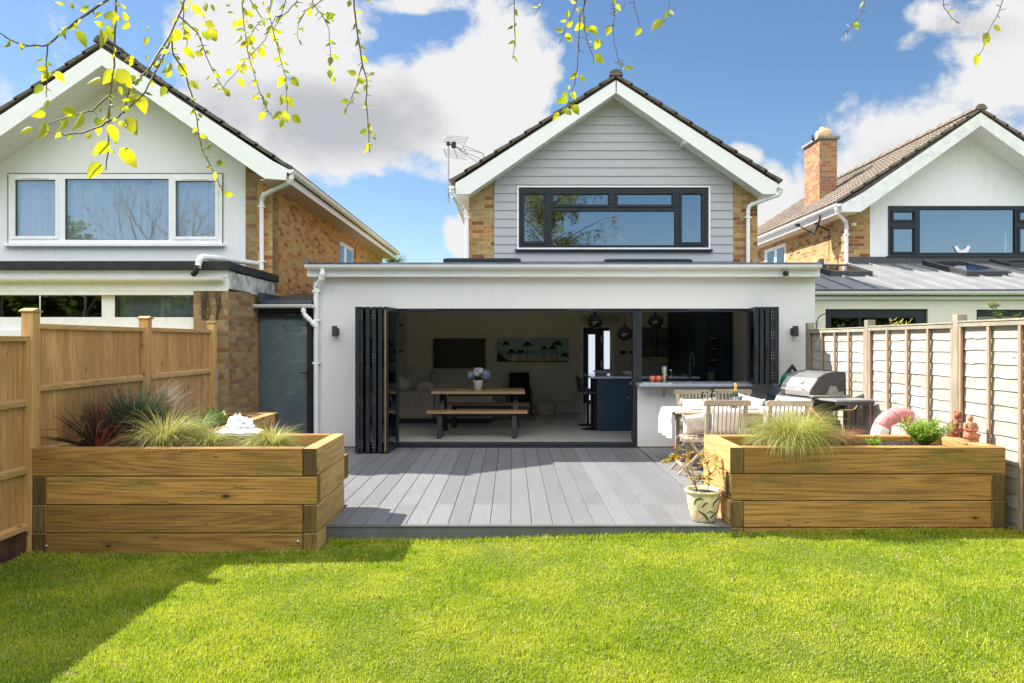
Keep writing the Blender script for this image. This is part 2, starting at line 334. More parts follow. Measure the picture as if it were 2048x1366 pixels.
    wood('old_board', (.36, .335, .295), (.50, .475, .425), 'y', 1.4, .7, grey=.4, green=.12, island=True)
    wood('old_batten', (.36, .23, .15), (.48, .34, .24), 'z', 1.6, .4)  # brown tone includes the shade on the batten faces
    wood('old_post', (.28, .25, .19), (.42, .38, .30), 'z', 1.2, .5, green=.3)
    wood('teak', (.39, .305, .21), (.54, .445, .33), 'z', 2.5, .2, ring=.6)
    wood('teak_x', (.39, .305, .21), (.54, .445, .33), 'x', 2.5, .2, ring=.6)
    wood('oak', (.30, .18, .085), (.42, .27, .14), 'x', 2.0, .5)
    wood('oak_arm', (.16, .07, .03), (.22, .11, .05), 'z', 3.0, .2)
    wood('shed_board', (.15, .08, .035), (.24, .14, .07), 'x', 2.0, .3)
    # deck boards: grey composite with cathedral grain, long axis y
    b = NB('deck_board'); p = b.pos(); sp = b.N('ShaderNodeSeparateXYZ'); b.L(p, sp.inputs[0])
    gi = b.N('ShaderNodeNewGeometry').outputs['Random Per Island']
    cbx = b.N('ShaderNodeCombineXYZ'); b.L(b.math('ADD', sp.outputs[0], b.math('MULTIPLY', gi, 30)), cbx.inputs[0]); b.L(b.math('ADD', b.math('MULTIPLY', sp.outputs[1], .17), b.math('MULTIPLY', gi, 11)), cbx.inputs[1])
    n = b.noise(cbx.outputs[0], 6.5, 3, .5, .4); rg = b.math('ADD', b.math('MULTIPLY', b.math('SINE', b.math('MULTIPLY', n, 130)), .5), .5)
    fine = b.noise(b.mapv(cbx.outputs[0], (1, .5, 1)), 160, 3, .6)
    bl = b.noise(b.mapv(p, (2.0, 1, 1)), 1.6, 5, .6)
    c = b.mix(b.math('ADD', b.math('MULTIPLY', rg, .32), b.math('MULTIPLY', fine, .5)), (.135, .138, .143), (.22, .224, .228))
    c = b.mix(b.math('MULTIPLY', b.ramp(bl, .45, .75), .45), c, (.13, .135, .155))
    hs = b.N('ShaderNodeHueSaturation'); b.L(c, hs.inputs['Color']); b.L(b.math('ADD', .88, b.math('MULTIPLY', gi, .26)), hs.inputs['Value'])
    b.bsdf(hs.outputs[0], .55, 0, .45, b.math('ADD', b.math('MULTIPLY', rg, .5), fine), .35, .003); MAT['deck_board'] = b.m
    simple('deck_fascia', (.105, .112, .115), .6, var=.1, bump=.15)
    # floor tiles inside
    b = NB('floor_tile'); bt = b.N('ShaderNodeTexBrick'); b.L(b.mapv(b.pos(), (1, 1, 1), (0, .1, 0)), bt.inputs['Vector'])
    bt.inputs['Scale'].default_value = 1; bt.inputs['Brick Width'].default_value = .9; bt.inputs['Row Height'].default_value = .6; bt.inputs['Mortar Size'].default_value = .003
    for k, c in (('Color1', (.50, .49, .47, 1)), ('Color2', (.56, .55, .53, 1)), ('Mortar', (.2, .2, .19, 1))): bt.inputs[k].default_value = c
    b.bsdf(b.mix(b.math('MULTIPLY', b.noise(b.pos(), 5, 5, .6), .4), bt.outputs['Color'], (.30, .29, .275)), .28, 0, .5, bt.outputs['Fac'], -.2, .002); MAT['floor_tile'] = b.m
    # lawn under the blades: green with paler worn patches
    b = NB('lawn_soil'); p = b.pos(); n = b.noise(p, 2.2, 6, .65); n2 = b.noise(p, 45, 4, .7)
    c = b.mix(b.ramp(n, .35, .7), (.11, .16, .02), (.22, .24, .04)); c = b.mix(b.ramp(n2, .4, .7), c, (.08, .09, .02))
    b.bsdf(c, .95, 0, .1, n2, 1.0, .03); MAT['lawn_soil'] = b.m
    b = NB('grass_blade'); p = b.pos(); gi = b.N('ShaderNodeNewGeometry').outputs['Random Per Island']
    n = b.noise(p, 1.5, 5, .65); n2 = b.noise(b.mapv(p, (1, 1, 1), (7, 3, 0)), 5.5, 5, .7)
    c = b.mix(gi, (.13, .24, .006), (.33, .46, .018)); c = b.mix(b.ramp(n, .38, .64), c, b.mix(gi, (.34, .41, .018), (.58, .60, .06)))
    n4 = b.noise(b.mapv(p, (1, 1, 1), (3, 9, 0)), 14, 4, .7); c = b.mix(b.math('MULTIPLY', b.ramp(n4, .52, .66), .55), c, (.10, .17, .012)); c = b.mix(b.math('MULTIPLY', b.ramp(n2, .58, .70), .85), c, (.46, .40, .18)); c = b.mix(b.math('MULTIPLY', b.ramp(gi, .90, .93), .8), c, (.50, .46, .26))
    d = b.N('ShaderNodeBsdfPrincipled'); b.L(c, d.inputs['Base Color']); d.inputs['Roughness'].default_value = .45; d.inputs['Specular IOR Level'].default_value = .35
    tr = b.N('ShaderNodeBsdfTranslucent'); b.L(b.mix(.4, c, (.62, .72, .02)), tr.inputs['Color'])
    mx = b.N('ShaderNodeMixShader'); mx.inputs[0].default_value = .45; b.L(d.outputs[0], mx.inputs[1]); b.L(tr.outputs[0], mx.inputs[2]); b.L(mx.outputs[0], b.out.inputs[0]); MAT['grass_blade'] = b.m
    glass('pane_sky', .30, (.72, .78, .82), wob=.03); glass('pane_curtain', .27, (.97, .98, 1), wob=.10); glass('pane_old', .11, (.8, .82, .8), wob=.12)
    glass('pane_door', .12, (.7, .74, .76)); glass('pane_frost', .08, (.75, .8, .82), .0); glass('drink_glass', .10, (.93, .95, .96)); glass('smoke_glass', .16, (.10, .10, .11))
    leafmat('birch_leaf', (.36, .40, .03), (.82, .76, .02), .60, .38)
    leafmat('stipa_green', (.28, .34, .06), (.42, .50, .06), .4, .35)
    leafmat('stipa_straw', (.50, .42, .20), (.5, .45, .15), .35, .35)
    leafmat('fescue', (.045, .075, .055), (.06, .10, .04), .3, .3)
    leafmat('carex_copper', (.36, .17, .10), (.40, .18, .08), .35, .3)
    leafmat('phormium_dark', (.075, .055, .045), (.16, .05, .03), .25, .4)
    leafmat('phormium_red', (.30, .08, .05), (.45, .10, .05), .35, .3)
    leafmat('shrub_leaf', (.07, .11, .02), (.18, .25, .03), .4, .3)
    leafmat('bright_leaf', (.16, .30, .03), (.40, .60, .04), .4, .3)
    leafmat('rose_leaf', (.32, .30, .05), (.75, .60, .05), .5, .35)
    leafmat('rose_red', (.42, .10, .04), (.75, .18, .05), .5, .3)
    leafmat('palm_leaf', (.07, .12, .03), (.14, .22, .04), .3, .3)
    leafmat('yellow_leaf', (.55, .48, .08), (.75, .65, .08), .4, .2)
    leafmat('tree_leaf', (.16, .15, .035), (.28, .28, .04), .4, .4)
make_materials()

# ------------------------------------------------------------------ mesh helpers
def tagk(o, label=None, cat=None, group=None, kind=None):
    if label: o['label'] = label
    if cat: o['category'] = cat
    if group: o['group'] = group
    if kind: o['kind'] = kind
    return o
def thing(name, label, cat, loc=(0, 0, 0), group=None, rz=0):
    o = bpy.data.objects.new(name, None); sc.collection.objects.link(o); o.location = loc; o.rotation_euler = (0, 0, rz)
    o.empty_display_size = .1
    return tagk(o, label, cat, group)
class MB:
    def __init__(s): s.v = []; s.f = []; s.mi = []; s.cur = 0
    def add(s, vs, fs):
        n = len(s.v); s.v += [tuple(v) for v in vs]; s.f += [tuple(i+n for i in f) for f in fs]; s.mi += [s.cur]*len(fs); return s
    def box(s, x0, x1, y0, y1, z0, z1):
        if x0 > x1: x0, x1 = x1, x0
        if y0 > y1: y0, y1 = y1, y0
        if z0 > z1: z0, z1 = z1, z0
        return s.add([(x0,y0,z0),(x1,y0,z0),(x1,y1,z0),(x0,y1,z0),(x0,y0,z1),(x1,y0,z1),(x1,y1,z1),(x0,y1,z1)],
                     [(3,2,1,0),(4,5,6,7),(0,1,5,4),(1,2,6,5),(2,3,7,6),(3,0,4,7)])
    def obox(s, c, size, rot=(0, 0, 0)):
        m = Euler(rot).to_matrix(); a, b, d = size[0]/2, size[1]/2, size[2]/2; c = Vector(c)
        vs = [c+m@Vector(p) for p in [(-a,-b,-d),(a,-b,-d),(a,b,-d),(-a,b,-d),(-a,-b,d),(a,-b,d),(a,b,d),(-a,b,d)]]
        return s.add(vs, [(3,2,1,0),(4,5,6,7),(0,1,5,4),(1,2,6,5),(2,3,7,6),(3,0,4,7)])
    def prism(s, poly, axis, a, b):          # poly in the other two axes (x,z for y; y,z for x; x,y for z)
        n = len(poly)
        def mk(p, t): return {'y': (p[0], t, p[1]), 'x': (t, p[0], p[1]), 'z': (p[0], p[1], t)}[axis]
        vs = [mk(p, a) for p in poly]+[mk(p, b) for p in poly]
        ar = sum(poly[i][0]*poly[(i+1) % n][1]-poly[(i+1) % n][0]*poly[i][1] for i in range(n))
        fl = (ar > 0) ^ (axis == 'y') ^ (b > a)
        fs = [tuple(range(n)), tuple(range(2*n-1, n-1, -1))]+[((i+1) % n, i, n+i, n+(i+1) % n) for i in range(n)]
        if fl: fs = fs
        else: fs = [f[::-1] for f in fs]
        if axis == 'y': fs = [f for f in fs]
        return s.add(vs, fs)
    def quad(s, a, b, c, d): return s.add([a, b, c, d], [(0, 1, 2, 3)])
    def tube(s, pts, r, n=8, cap=True):
        pts = [Vector(p) for p in pts]; rs = r if isinstance(r, (list, tuple)) else [r]*len(pts)
        base = len(s.v); up = None; vs = []
        for i, p in enumerate(pts):
            d = (pts[min(i+1, len(pts)-1)]-pts[max(i-1, 0)])
            if d.length < 1e-9: d = Vector((0, 0, 1))
            d.normalize()
            if up is None: up = d.orthogonal().normalized()
            else:
                up = (up-d*up.dot(d))
                if up.length < 1e-6: up = d.orthogonal()
                up.normalize()
            q = d.cross(up)
            vs += [p+(up*math.cos(2*math.pi*k/n)+q*math.sin(2*math.pi*k/n))*rs[i] for k in range(n)]
        fs = []
        for i in range(len(pts)-1):
            for k in range(n):
                a = i*n+k; b = i*n+(k+1) % n; fs.append((a, b, b+n, a+n))
        if cap: fs.append(tuple(range(n-1, -1, -1))); fs.append(tuple((len(pts)-1)*n+k for k in range(n)))
        return s.add(vs, fs)
    def lathe(s, prof, c=(0, 0, 0), n=24, squash=1.0):
        vs = []; fs = []
        for (r, z) in prof:
            for k in range(n): a = 2*math.pi*k/n; vs.append((c[0]+r*math.cos(a), c[1]+r*math.sin(a)*squash, c[2]+z))
        for i in range(len(prof)-1):
            for k in range(n):
                a = i*n+k; b = i*n+(k+1) % n; fs.append((a, b, b+n, a+n))
        if prof[0][0] > 1e-4: fs.append(tuple(range(n-1, -1, -1)))
        if prof[-1][0] > 1e-4: fs.append(tuple((len(prof)-1)*n+k for k in range(n)))
        return s.add(vs, fs)
    def ball(s, c, r, n=12, sz=(1, 1, 1)):
        vs = []; fs = []; m = n//2
        for i in range(m+1):
            t = math.pi*i/m
            for k in range(n):
                a = 2*math.pi*k/n; vs.append((c[0]+r*sz[0]*math.sin(t)*math.cos(a), c[1]+r*sz[1]*math.sin(t)*math.sin(a), c[2]-r*sz[2]*math.cos(t)))
        for i in range(m):
            for k in range(n):
                a = i*n+k; b = i*n+(k+1) % n; fs.append((a, b, b+n, a+n))
        return s.add(vs, fs)
    def strip(s, pts, widths, side):         # thin flat ribbon (grass, leaves)
        vs = []; fs = []
        for i, p in enumerate(pts):
            w = Vector(side)*widths[i]/2; p = Vector(p); vs += [p-w, p+w]
        for i in range(len(pts)-1): fs.append((2*i, 2*i+1, 2*i+3, 2*i+2))
        return s.add(vs, fs)
    def build(s, name, mats, parent=None, label=None, cat=None, group=None, kind=None, smooth=False, bevel=0, seg=2, solid=0, sub=0, origin=None):
        off = Vector((0, 0, 0)); 
        if parent is not None:
            q = parent
            while q is not None: off += Vector(q.location); q = q.parent
        elif origin is not None: off = Vector(origin)
        elif s.v:
            a = np.array(s.v, dtype=float); off = Vector(((a[:, 0].min()+a[:, 0].max())/2, (a[:, 1].min()+a[:, 1].max())/2, a[:, 2].min()))
        me = bpy.data.meshes.new(name)
        me.from_pydata([(v[0]-off.x, v[1]-off.y, v[2]-off.z) for v in s.v], [], s.f)
        if isinstance(mats, str): mats = [mats]
        for m in mats: me.materials.append(MAT[m])
        if len(mats) > 1: me.polygons.foreach_set('material_index', s.mi)
        if smooth: me.polygons.foreach_set('use_smooth', [True]*len(me.polygons))
        me.update()
        o = bpy.data.objects.new(name, me); sc.collection.objects.link(o)
        if parent is not None: o.parent = parent
        else: o.location = off
        if smooth and bevel == 0 and smooth != 'all':
            try: me.set_sharp_from_angle(angle=R(40))
            except Exception: pass
        if bevel:
            md = o.modifiers.new('bevel', 'BEVEL'); md.width = bevel; md.segments = seg; md.limit_method = 'ANGLE'; md.angle_limit = R(40)
        if solid:
            md = o.modifiers.new('solid', 'SOLIDIFY'); md.thickness = solid
        if sub:
            md = o.modifiers.new('sub', 'SUBSURF'); md.levels = sub; md.render_levels = sub
        return tagk(o, label, cat, group, kind)
def dup(o, parent=None):
    c = o.copy(); sc.collection.objects.link(c)
    if parent is not None: c.parent = parent
    for ch in list(o.children): dup(ch, c)
    return c

def wall_y(mb, x0, x1, z0, z1, y, th, holes=(), top=None):
    """wall facing -y with rectangular holes (x0,x1,z0,z1); top(x) may slope: polygon columns"""
    xs = sorted({x0, x1, *[h[0] for h in holes], *[h[1] for h in holes]}); zs = sorted({z0, z1, *[h[2] for h in holes], *[h[3] for h in holes]})
    xs = [x for x in xs if x0 <= x <= x1]; zs = [z for z in zs if z0 <= z <= z1]
    for i in range(len(xs)-1):
        for j in range(len(zs)-1):
            cx, cz = (xs[i]+xs[i+1])/2, (zs[j]+zs[j+1])/2
            if any(h[0] < cx < h[1] and h[2] < cz < h[3] for h in holes): continue
            a, b, c, d = xs[i], xs[i+1], zs[j], zs[j+1]
            mb.quad((a, y, c), (b, y, c), (b, y, d), (a, y, d)); mb.quad((a, y+th, d), (b, y+th, d), (b, y+th, c), (a, y+th, c))
    for (a, b, c, d) in holes:
        mb.quad((a, y, c), (a, y+th, c), (b, y+th, c), (b, y, c)) ; mb.quad((a, y, d), (b, y, d), (b, y+th, d), (a, y+th, d))
        mb.quad((a, y, c), (a, y, d), (a, y+th, d), (a, y+th, c)); mb.quad((b, y, c), (b, y+th, c), (b, y+th, d), (b, y, d))
    mb.quad((x0, y, z0), (x0, y, z1), (x0, y+th, z1), (x0, y+th, z0)); mb.quad((x1, y, z0), (x1, y+th, z0), (x1, y+th, z1), (x1, y, z1))
    mb.quad((x0, y, z1), (x1, y, z1), (x1, y+th, z1), (x0, y+th, z1)); mb.quad((x0, y, z0), (x0, y+th, z0), (x1, y+th, z0), (x1, y, z0))

def frame_rect(mb, x0, x1, z0, z1, y0, y1, w):
    mb.box(x0, x1, y0, y1, z0, z0+w); mb.box(x0, x1, y0, y1, z1-w, z1); mb.box(x0, x0+w, y0, y1, z0+w, z1-w); mb.box(x1-w, x1, y0, y1, z0+w, z1-w)
def window(parent, x0, x1, z0, z1, y, fmat, gmat, cells, fw=.07, depth=.09, curtain=None, room=True, sashes=(), vents=(), label=None):
    """cells: panes (x0,x1,z0,z1) in world units inside the frame; sashes: indices with an opening sash"""
    m = MB(); wall_y(m, x0, x1, z0, z1, y, depth, holes=[c for c in cells])
    if fmat == 'upvc':
        q_ = MB(); frame_rect(q_, x0-.012, x1+.012, z0-.012, z1+.012, y-.006, y+.03, .011); q_.build('sealant_line', 'sealant', parent)
    w = m.build('window', fmat, parent, bevel=.004, seg=1, label=label)
    for i, (a, b, c, d) in enumerate(cells):
        if i in sashes:
            s_ = MB(); frame_rect(s_, a-.046, b+.046, c-.046, d+.046, y-.018, y+.03, .050); s_.build('sash', fmat, w, bevel=.005, seg=1)
        if i in vents:
            MB().box(a+.12, b-.12, y-.03, y-.0185, d+.014, d+.030).build('trickle_vent', fmat, w, bevel=.003, seg=1)
        g = MB(); frame_rect(g, a-.001, b+.001, c-.001, d+.001, y+.012, y+.035, .009); g.build('seal', 'black_plastic', w)
        g = MB(); g.box(a-.005, b+.005, y+.036, y+.046, c-.005, d+.005); g.build('pane', gmat, w)
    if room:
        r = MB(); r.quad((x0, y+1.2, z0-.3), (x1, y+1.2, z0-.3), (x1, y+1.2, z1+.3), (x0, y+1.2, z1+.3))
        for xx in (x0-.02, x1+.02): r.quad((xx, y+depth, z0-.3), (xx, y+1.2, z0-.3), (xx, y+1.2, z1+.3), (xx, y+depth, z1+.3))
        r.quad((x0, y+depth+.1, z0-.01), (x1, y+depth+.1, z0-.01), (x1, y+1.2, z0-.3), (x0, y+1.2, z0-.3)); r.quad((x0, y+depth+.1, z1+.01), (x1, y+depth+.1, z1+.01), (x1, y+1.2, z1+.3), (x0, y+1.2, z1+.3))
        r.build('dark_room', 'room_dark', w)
    if curtain:
        for (cx0, cx1, cm) in curtain:
            c_ = MB(); n = max(8, int((cx1-cx0)/.02)); vs = []
            for i in range(n+1):
                xx = cx0+(cx1-cx0)*i/n; yy = y+depth+.04+.03*math.sin(i*1.15)+.012*math.sin(i*.43+1)
                vs += [(xx, yy, z0), (xx, yy, z1)]
            c_.add(vs, [(2*i, 2*i+2, 2*i+3, 2*i+1) for i in range(n)]); c_.build('curtain', cm, w, smooth='all')
    return w

def roof_slope(parent, xe, ze, xr, zr, y0, y1, mat, courses=11, roll=.15, amp=.016, name='roof_slope'):
    """courses of rolled tiles from eave (xe,ze) to ridge (xr,zr)"""
    m = MB(); ny = max(2, int((y1-y0)/(roll/4))); d = Vector((xr-xe, 0, zr-ze)); L = d.length; d.normalize()
    nrm = Vector((-d.z, 0, d.x)); 
    if nrm.z < 0: nrm = -nrm
    for k in range(courses):
        t0 = L*k/courses-.03; t1 = L*(k+1)/courses+.02
        rows = []
        for (t, h) in ((t0, -.012), (t0, .030), (t1, .002), (t1, -.02)):
            row = []
            for i in range(ny+1):
                yy = y0+(y1-y0)*i/ny; ph = 2*math.pi*(yy-y0)/roll
                a = amp*max(-.4, math.cos(ph)) if h > 0 else 0
                p = Vector((xe, yy, ze))+d*t+nrm*(h+a); row.append(p)
            rows.append(row)
        vs = [p for r in rows for p in r]; n = ny+1; fs = []
        for j in range(4):
            jn = (j+1) % 4
            for i in range(ny): fs.append((j*n+i, j*n+i+1, jn*n+i+1, jn*n+i))
        fs.append((0, n, 2*n, 3*n)); fs.append((3*n+ny, 2*n+ny, n+ny, ny))
        m.add(vs, fs)
    return m.build(name, mat, parent)

def gutter(parent, pts_x, y, z, mat='upvc', r=.056, along='x', name='gutter', brackets=True):
    """half-round gutter along x at (y,z rim) or along y at x=y"""
    a, b = pts_x; m = MB(); n = 8
    def mk(t, u, w): return (t, u, w) if along == 'x' else (u, t, w)
    vs = []; 
    for t in (a, b):
        for rr in (r, r-.004):
            for k in range(n+1):
                an = math.pi+math.pi*k/n; vs.append(mk(t, y+rr*math.cos(an), z+rr*math.sin(an)))
    q = n+1; fs = []
    for k in range(n): fs += [(k, k+1, 2*q+k+1, 2*q+k), (q+k+1, q+k, 3*q+k, 3*q+k+1)]
    fs += [(0, 2*q, 3*q, q), (n, q+n, 3*q+n, 2*q+n)]
    for base in (0, 2*q): fs.append(tuple(base+k for k in range(q)))
    m.add(vs, fs)
    if brackets:
        L = abs(b-a); k = max(1, int(L/.92))
        for i in range(k+1):
            t = min(a, b)+.12+(L-.24)*i/k; vs = []; 
            for tt in (t-.012, t+.012):
                for kk in range(n+1):
                    an = math.pi+math.pi*kk/n; vs.append(mk(tt, y+(r+.006)*math.cos(an), z+(r+.006)*math.sin(an)))
            m.add(vs, [(kk, kk+1, q+kk+1, q+kk) for kk in range(n)]+[tuple(range(q)), tuple(range(2*q-1, q-1, -1))])
    return m.build(name, mat, parent, smooth=True)
def pipe(parent, pts, r=.034, mat='upvc', clips=(), name='downpipe'):
    m = MB(); ps = []
    pts = [Vector(p) for p in pts]
    for i, p in enumerate(pts):
        if 0 < i < len(pts)-1:
            a = (pts[i-1]-p).normalized()*min(.05, (pts[i-1]-p).length*.4); b = (pts[i+1]-p).normalized()*min(.05, (pts[i+1]-p).length*.4)
            ps += [p+a, p+(a+b)*.25, p+b]
        else: ps.append(p)
    m.tube(ps, r, 12)
    for i in range(1, len(pts)-1):
        m.tube([pts[i]+(pts[i-1]-pts[i]).normalized()*.07, pts[i]+(pts[i-1]-pts[i]).normalized()*.03], r+.006, 12)
        m.tube([pts[i]+(pts[i+1]-pts[i]).normalized()*.03, pts[i]+(pts[i+1]-pts[i]).normalized()*.07], r+.006, 12)
    for c in clips: m.box(c[0]-.055, c[0]+.055, c[1]-.036, c[1]+.05, c[2]-.012, c[2]+.012)
    return m.build(name, mat, parent, smooth=True)
# ================================================================== GROUND
def ground_z(x, y):
    return .075*min(1.3, max(-.25, (x+1.7)/3.7))
def make_ground():
    m = MB(); xs = [-300, -60, -20, -8, -5]+[-4.5+.3*i for i in range(31)]+[5, 8, 20, 60, 300]; ys = [-300, -60, -20, -6]+[-3+.4*i for i in range(32)]+[12, 20, 40, 100, 400]
    vs = [(x, y, (ground_z(x, y)+.006*math.sin(x*3.1+y*2.3)) if y < 10 else -.02) for y in ys for x in xs]; n = len(xs)
    m.add(vs, [(j*n+i, j*n+i+1, (j+1)*n+i+1, (j+1)*n+i) for j in range(len(ys)-1) for i in range(n-1)])
    m.build('lawn', 'lawn_soil', kind='structure', smooth='all', origin=(0, 0, 0))
make_ground()
def make_grass():
    rng = np.random.default_rng(5)
    def field(x, y):
        return (np.sin(x*2.1+1.3*np.sin(y*1.7))+np.sin(y*2.9+1.1*np.sin(x*2.6))+np.sin((x+y)*5.1)*.5+np.sin(x*9.3-y*7.1)*.4)/2.9
    N = 380000
    t = rng.random(N); Y = 3.55+(6.62-3.55)*t**1.08; X = (rng.random(N)*2-1)*(Y*.70+.12)
    keep = (X > -4.16) & (X < 4.56) & ~((Y > 6.22) & (X < -1.62)) & ~((Y > 6.55) & (X > -1.72))
    # keep a thin fringe hard against the timber
    X = X[keep]; Y = Y[keep]; n = len(X); f = field(X, Y)
    dead = ((X-.62)**2/.05+(Y-4.05)**2/.012 < 1) | ((X+2.4)**2/.02+(Y-5.1)**2/.004 < 1)
    edge = (Y > 6.42) | ((X < -1.62) & (Y > 6.12)); 
    L = (.020+.014*rng.random(n)+.011*f)*(1+1.1*edge*rng.random(n)); L[dead] *= .6
    tall = rng.random(n) > .985; L[tall] *= 1.7
    w = (.0034+.0022*rng.random(n))*(.8+.06*Y*1.2); ang = rng.random(n)*2*np.pi; lean = .15+.75*rng.random(n)**1.3
    la = ang+rng.normal(0, .5, n)+.6*np.sin(X*1.3+Y*.9)
    Z = .075*np.clip((X+1.7)/3.7, -.25, 1.3)-.004
    wx, wy = np.cos(ang)*w/2, np.sin(ang)*w/2; dx, dy = np.cos(la+1.57)*L, np.sin(la+1.57)*L
    V = np.empty((n, 5, 3)); 
    V[:, 0] = np.stack([X-wx, Y-wy, Z], 1); V[:, 1] = np.stack([X+wx, Y+wy, Z], 1)
    mx, my, mz = X+dx*lean*.35, Y+dy*lean*.35, Z+L*.6
    V[:, 2] = np.stack([mx+wx*.85, my+wy*.85, mz], 1); V[:, 3] = np.stack([mx-wx*.85, my-wy*.85, mz], 1)
    V[:, 4] = np.stack([X+dx*lean, Y+dy*lean, Z+L*(1.02-.35*lean)], 1)
    me = bpy.data.meshes.new('grass'); me.vertices.add(5*n); me.vertices.foreach_set('co', V.reshape(-1).astype(np.float32))
    idx = np.arange(n)[:, None]*5
    loops = np.concatenate([idx+np.array([[0, 1, 2, 3]]), idx+np.array([[3, 2, 4]])], 1).reshape(-1)
    starts = (np.arange(n)[:, None]*7+np.array([[0, 4]])).reshape(-1); tot = np.tile([4, 3], n)
    me.loops.add(len(loops)); me.loops.foreach_set('vertex_index', loops.astype(np.int32))
    me.polygons.add(2*n); me.polygons.foreach_set('loop_start', starts.astype(np.int32)); me.polygons.foreach_set('loop_total', tot.astype(np.int32))
    me.update(calc_edges=True); me.validate(); me.materials.append(MAT['grass_blade'])
    o = bpy.data.objects.new('grass', me); sc.collection.objects.link(o); o['kind'] = 'stuff'
    o['label'] = 'short mown lawn grass with worn pale patches'; o['category'] = 'grass'
make_grass()

# ================================================================== DECK
DZ = .15
def make_deck():
    m = MB(); p = .1875; g = .0045
    def boards(xa, xb, ya, yb):
        k0 = math.floor((xa+.009)/p)
        k = k0
        while k*p-.009 < xb:
            a = max(xa, k*p-.009+g/2); b = min(xb, (k+1)*p-.009-g/2)
            if b-a > .01:
                # rounded arris on each board
                c = .003; ym = yb
                prof = [(a, DZ-.03), (b, DZ-.03), (b, DZ-c), (b-c, DZ), (a+c, DZ), (a, DZ-c)]
                m.prism(prof, 'y', ya, yb)
            k += 1
    boards(-1.64, 1.80, 6.595, 7.39); boards(-2.86, 1.80, 7.39, 11.37)
    boards(1.945, 4.40, 7.46, 11.37); boards(-3.85, -2.87, 9.19, 11.37)
    o = m.build('deck', 'deck_board', kind='structure', origin=(0, 6.6, 0))
    f = MB(); f.box(-1.70, 1.94, 6.545, 6.57, .0, DZ-.006); f.box(-1.70, 1.94, 6.535, 6.592, DZ-.012, DZ+.001)
    f.build('fascia', 'deck_fascia', o, bevel=.003)
    e = MB(); e.box(1.803, 1.925, 6.595, 11.37, DZ-.03, DZ); e.build('edging', 'deck_board', o, bevel=.003)
    b = MB(); b.box(-1.66, 1.94, 6.58, 11.5, -.1, DZ-.032); b.box(-3.9, 4.42, 7.47, 11.5, -.1, DZ-.0325); b.build('dark_base', 'black_plastic', o)  # solid near-black block, stands in for the shade below the boards
    o.children[0].location = o.children[0].location
make_deck()

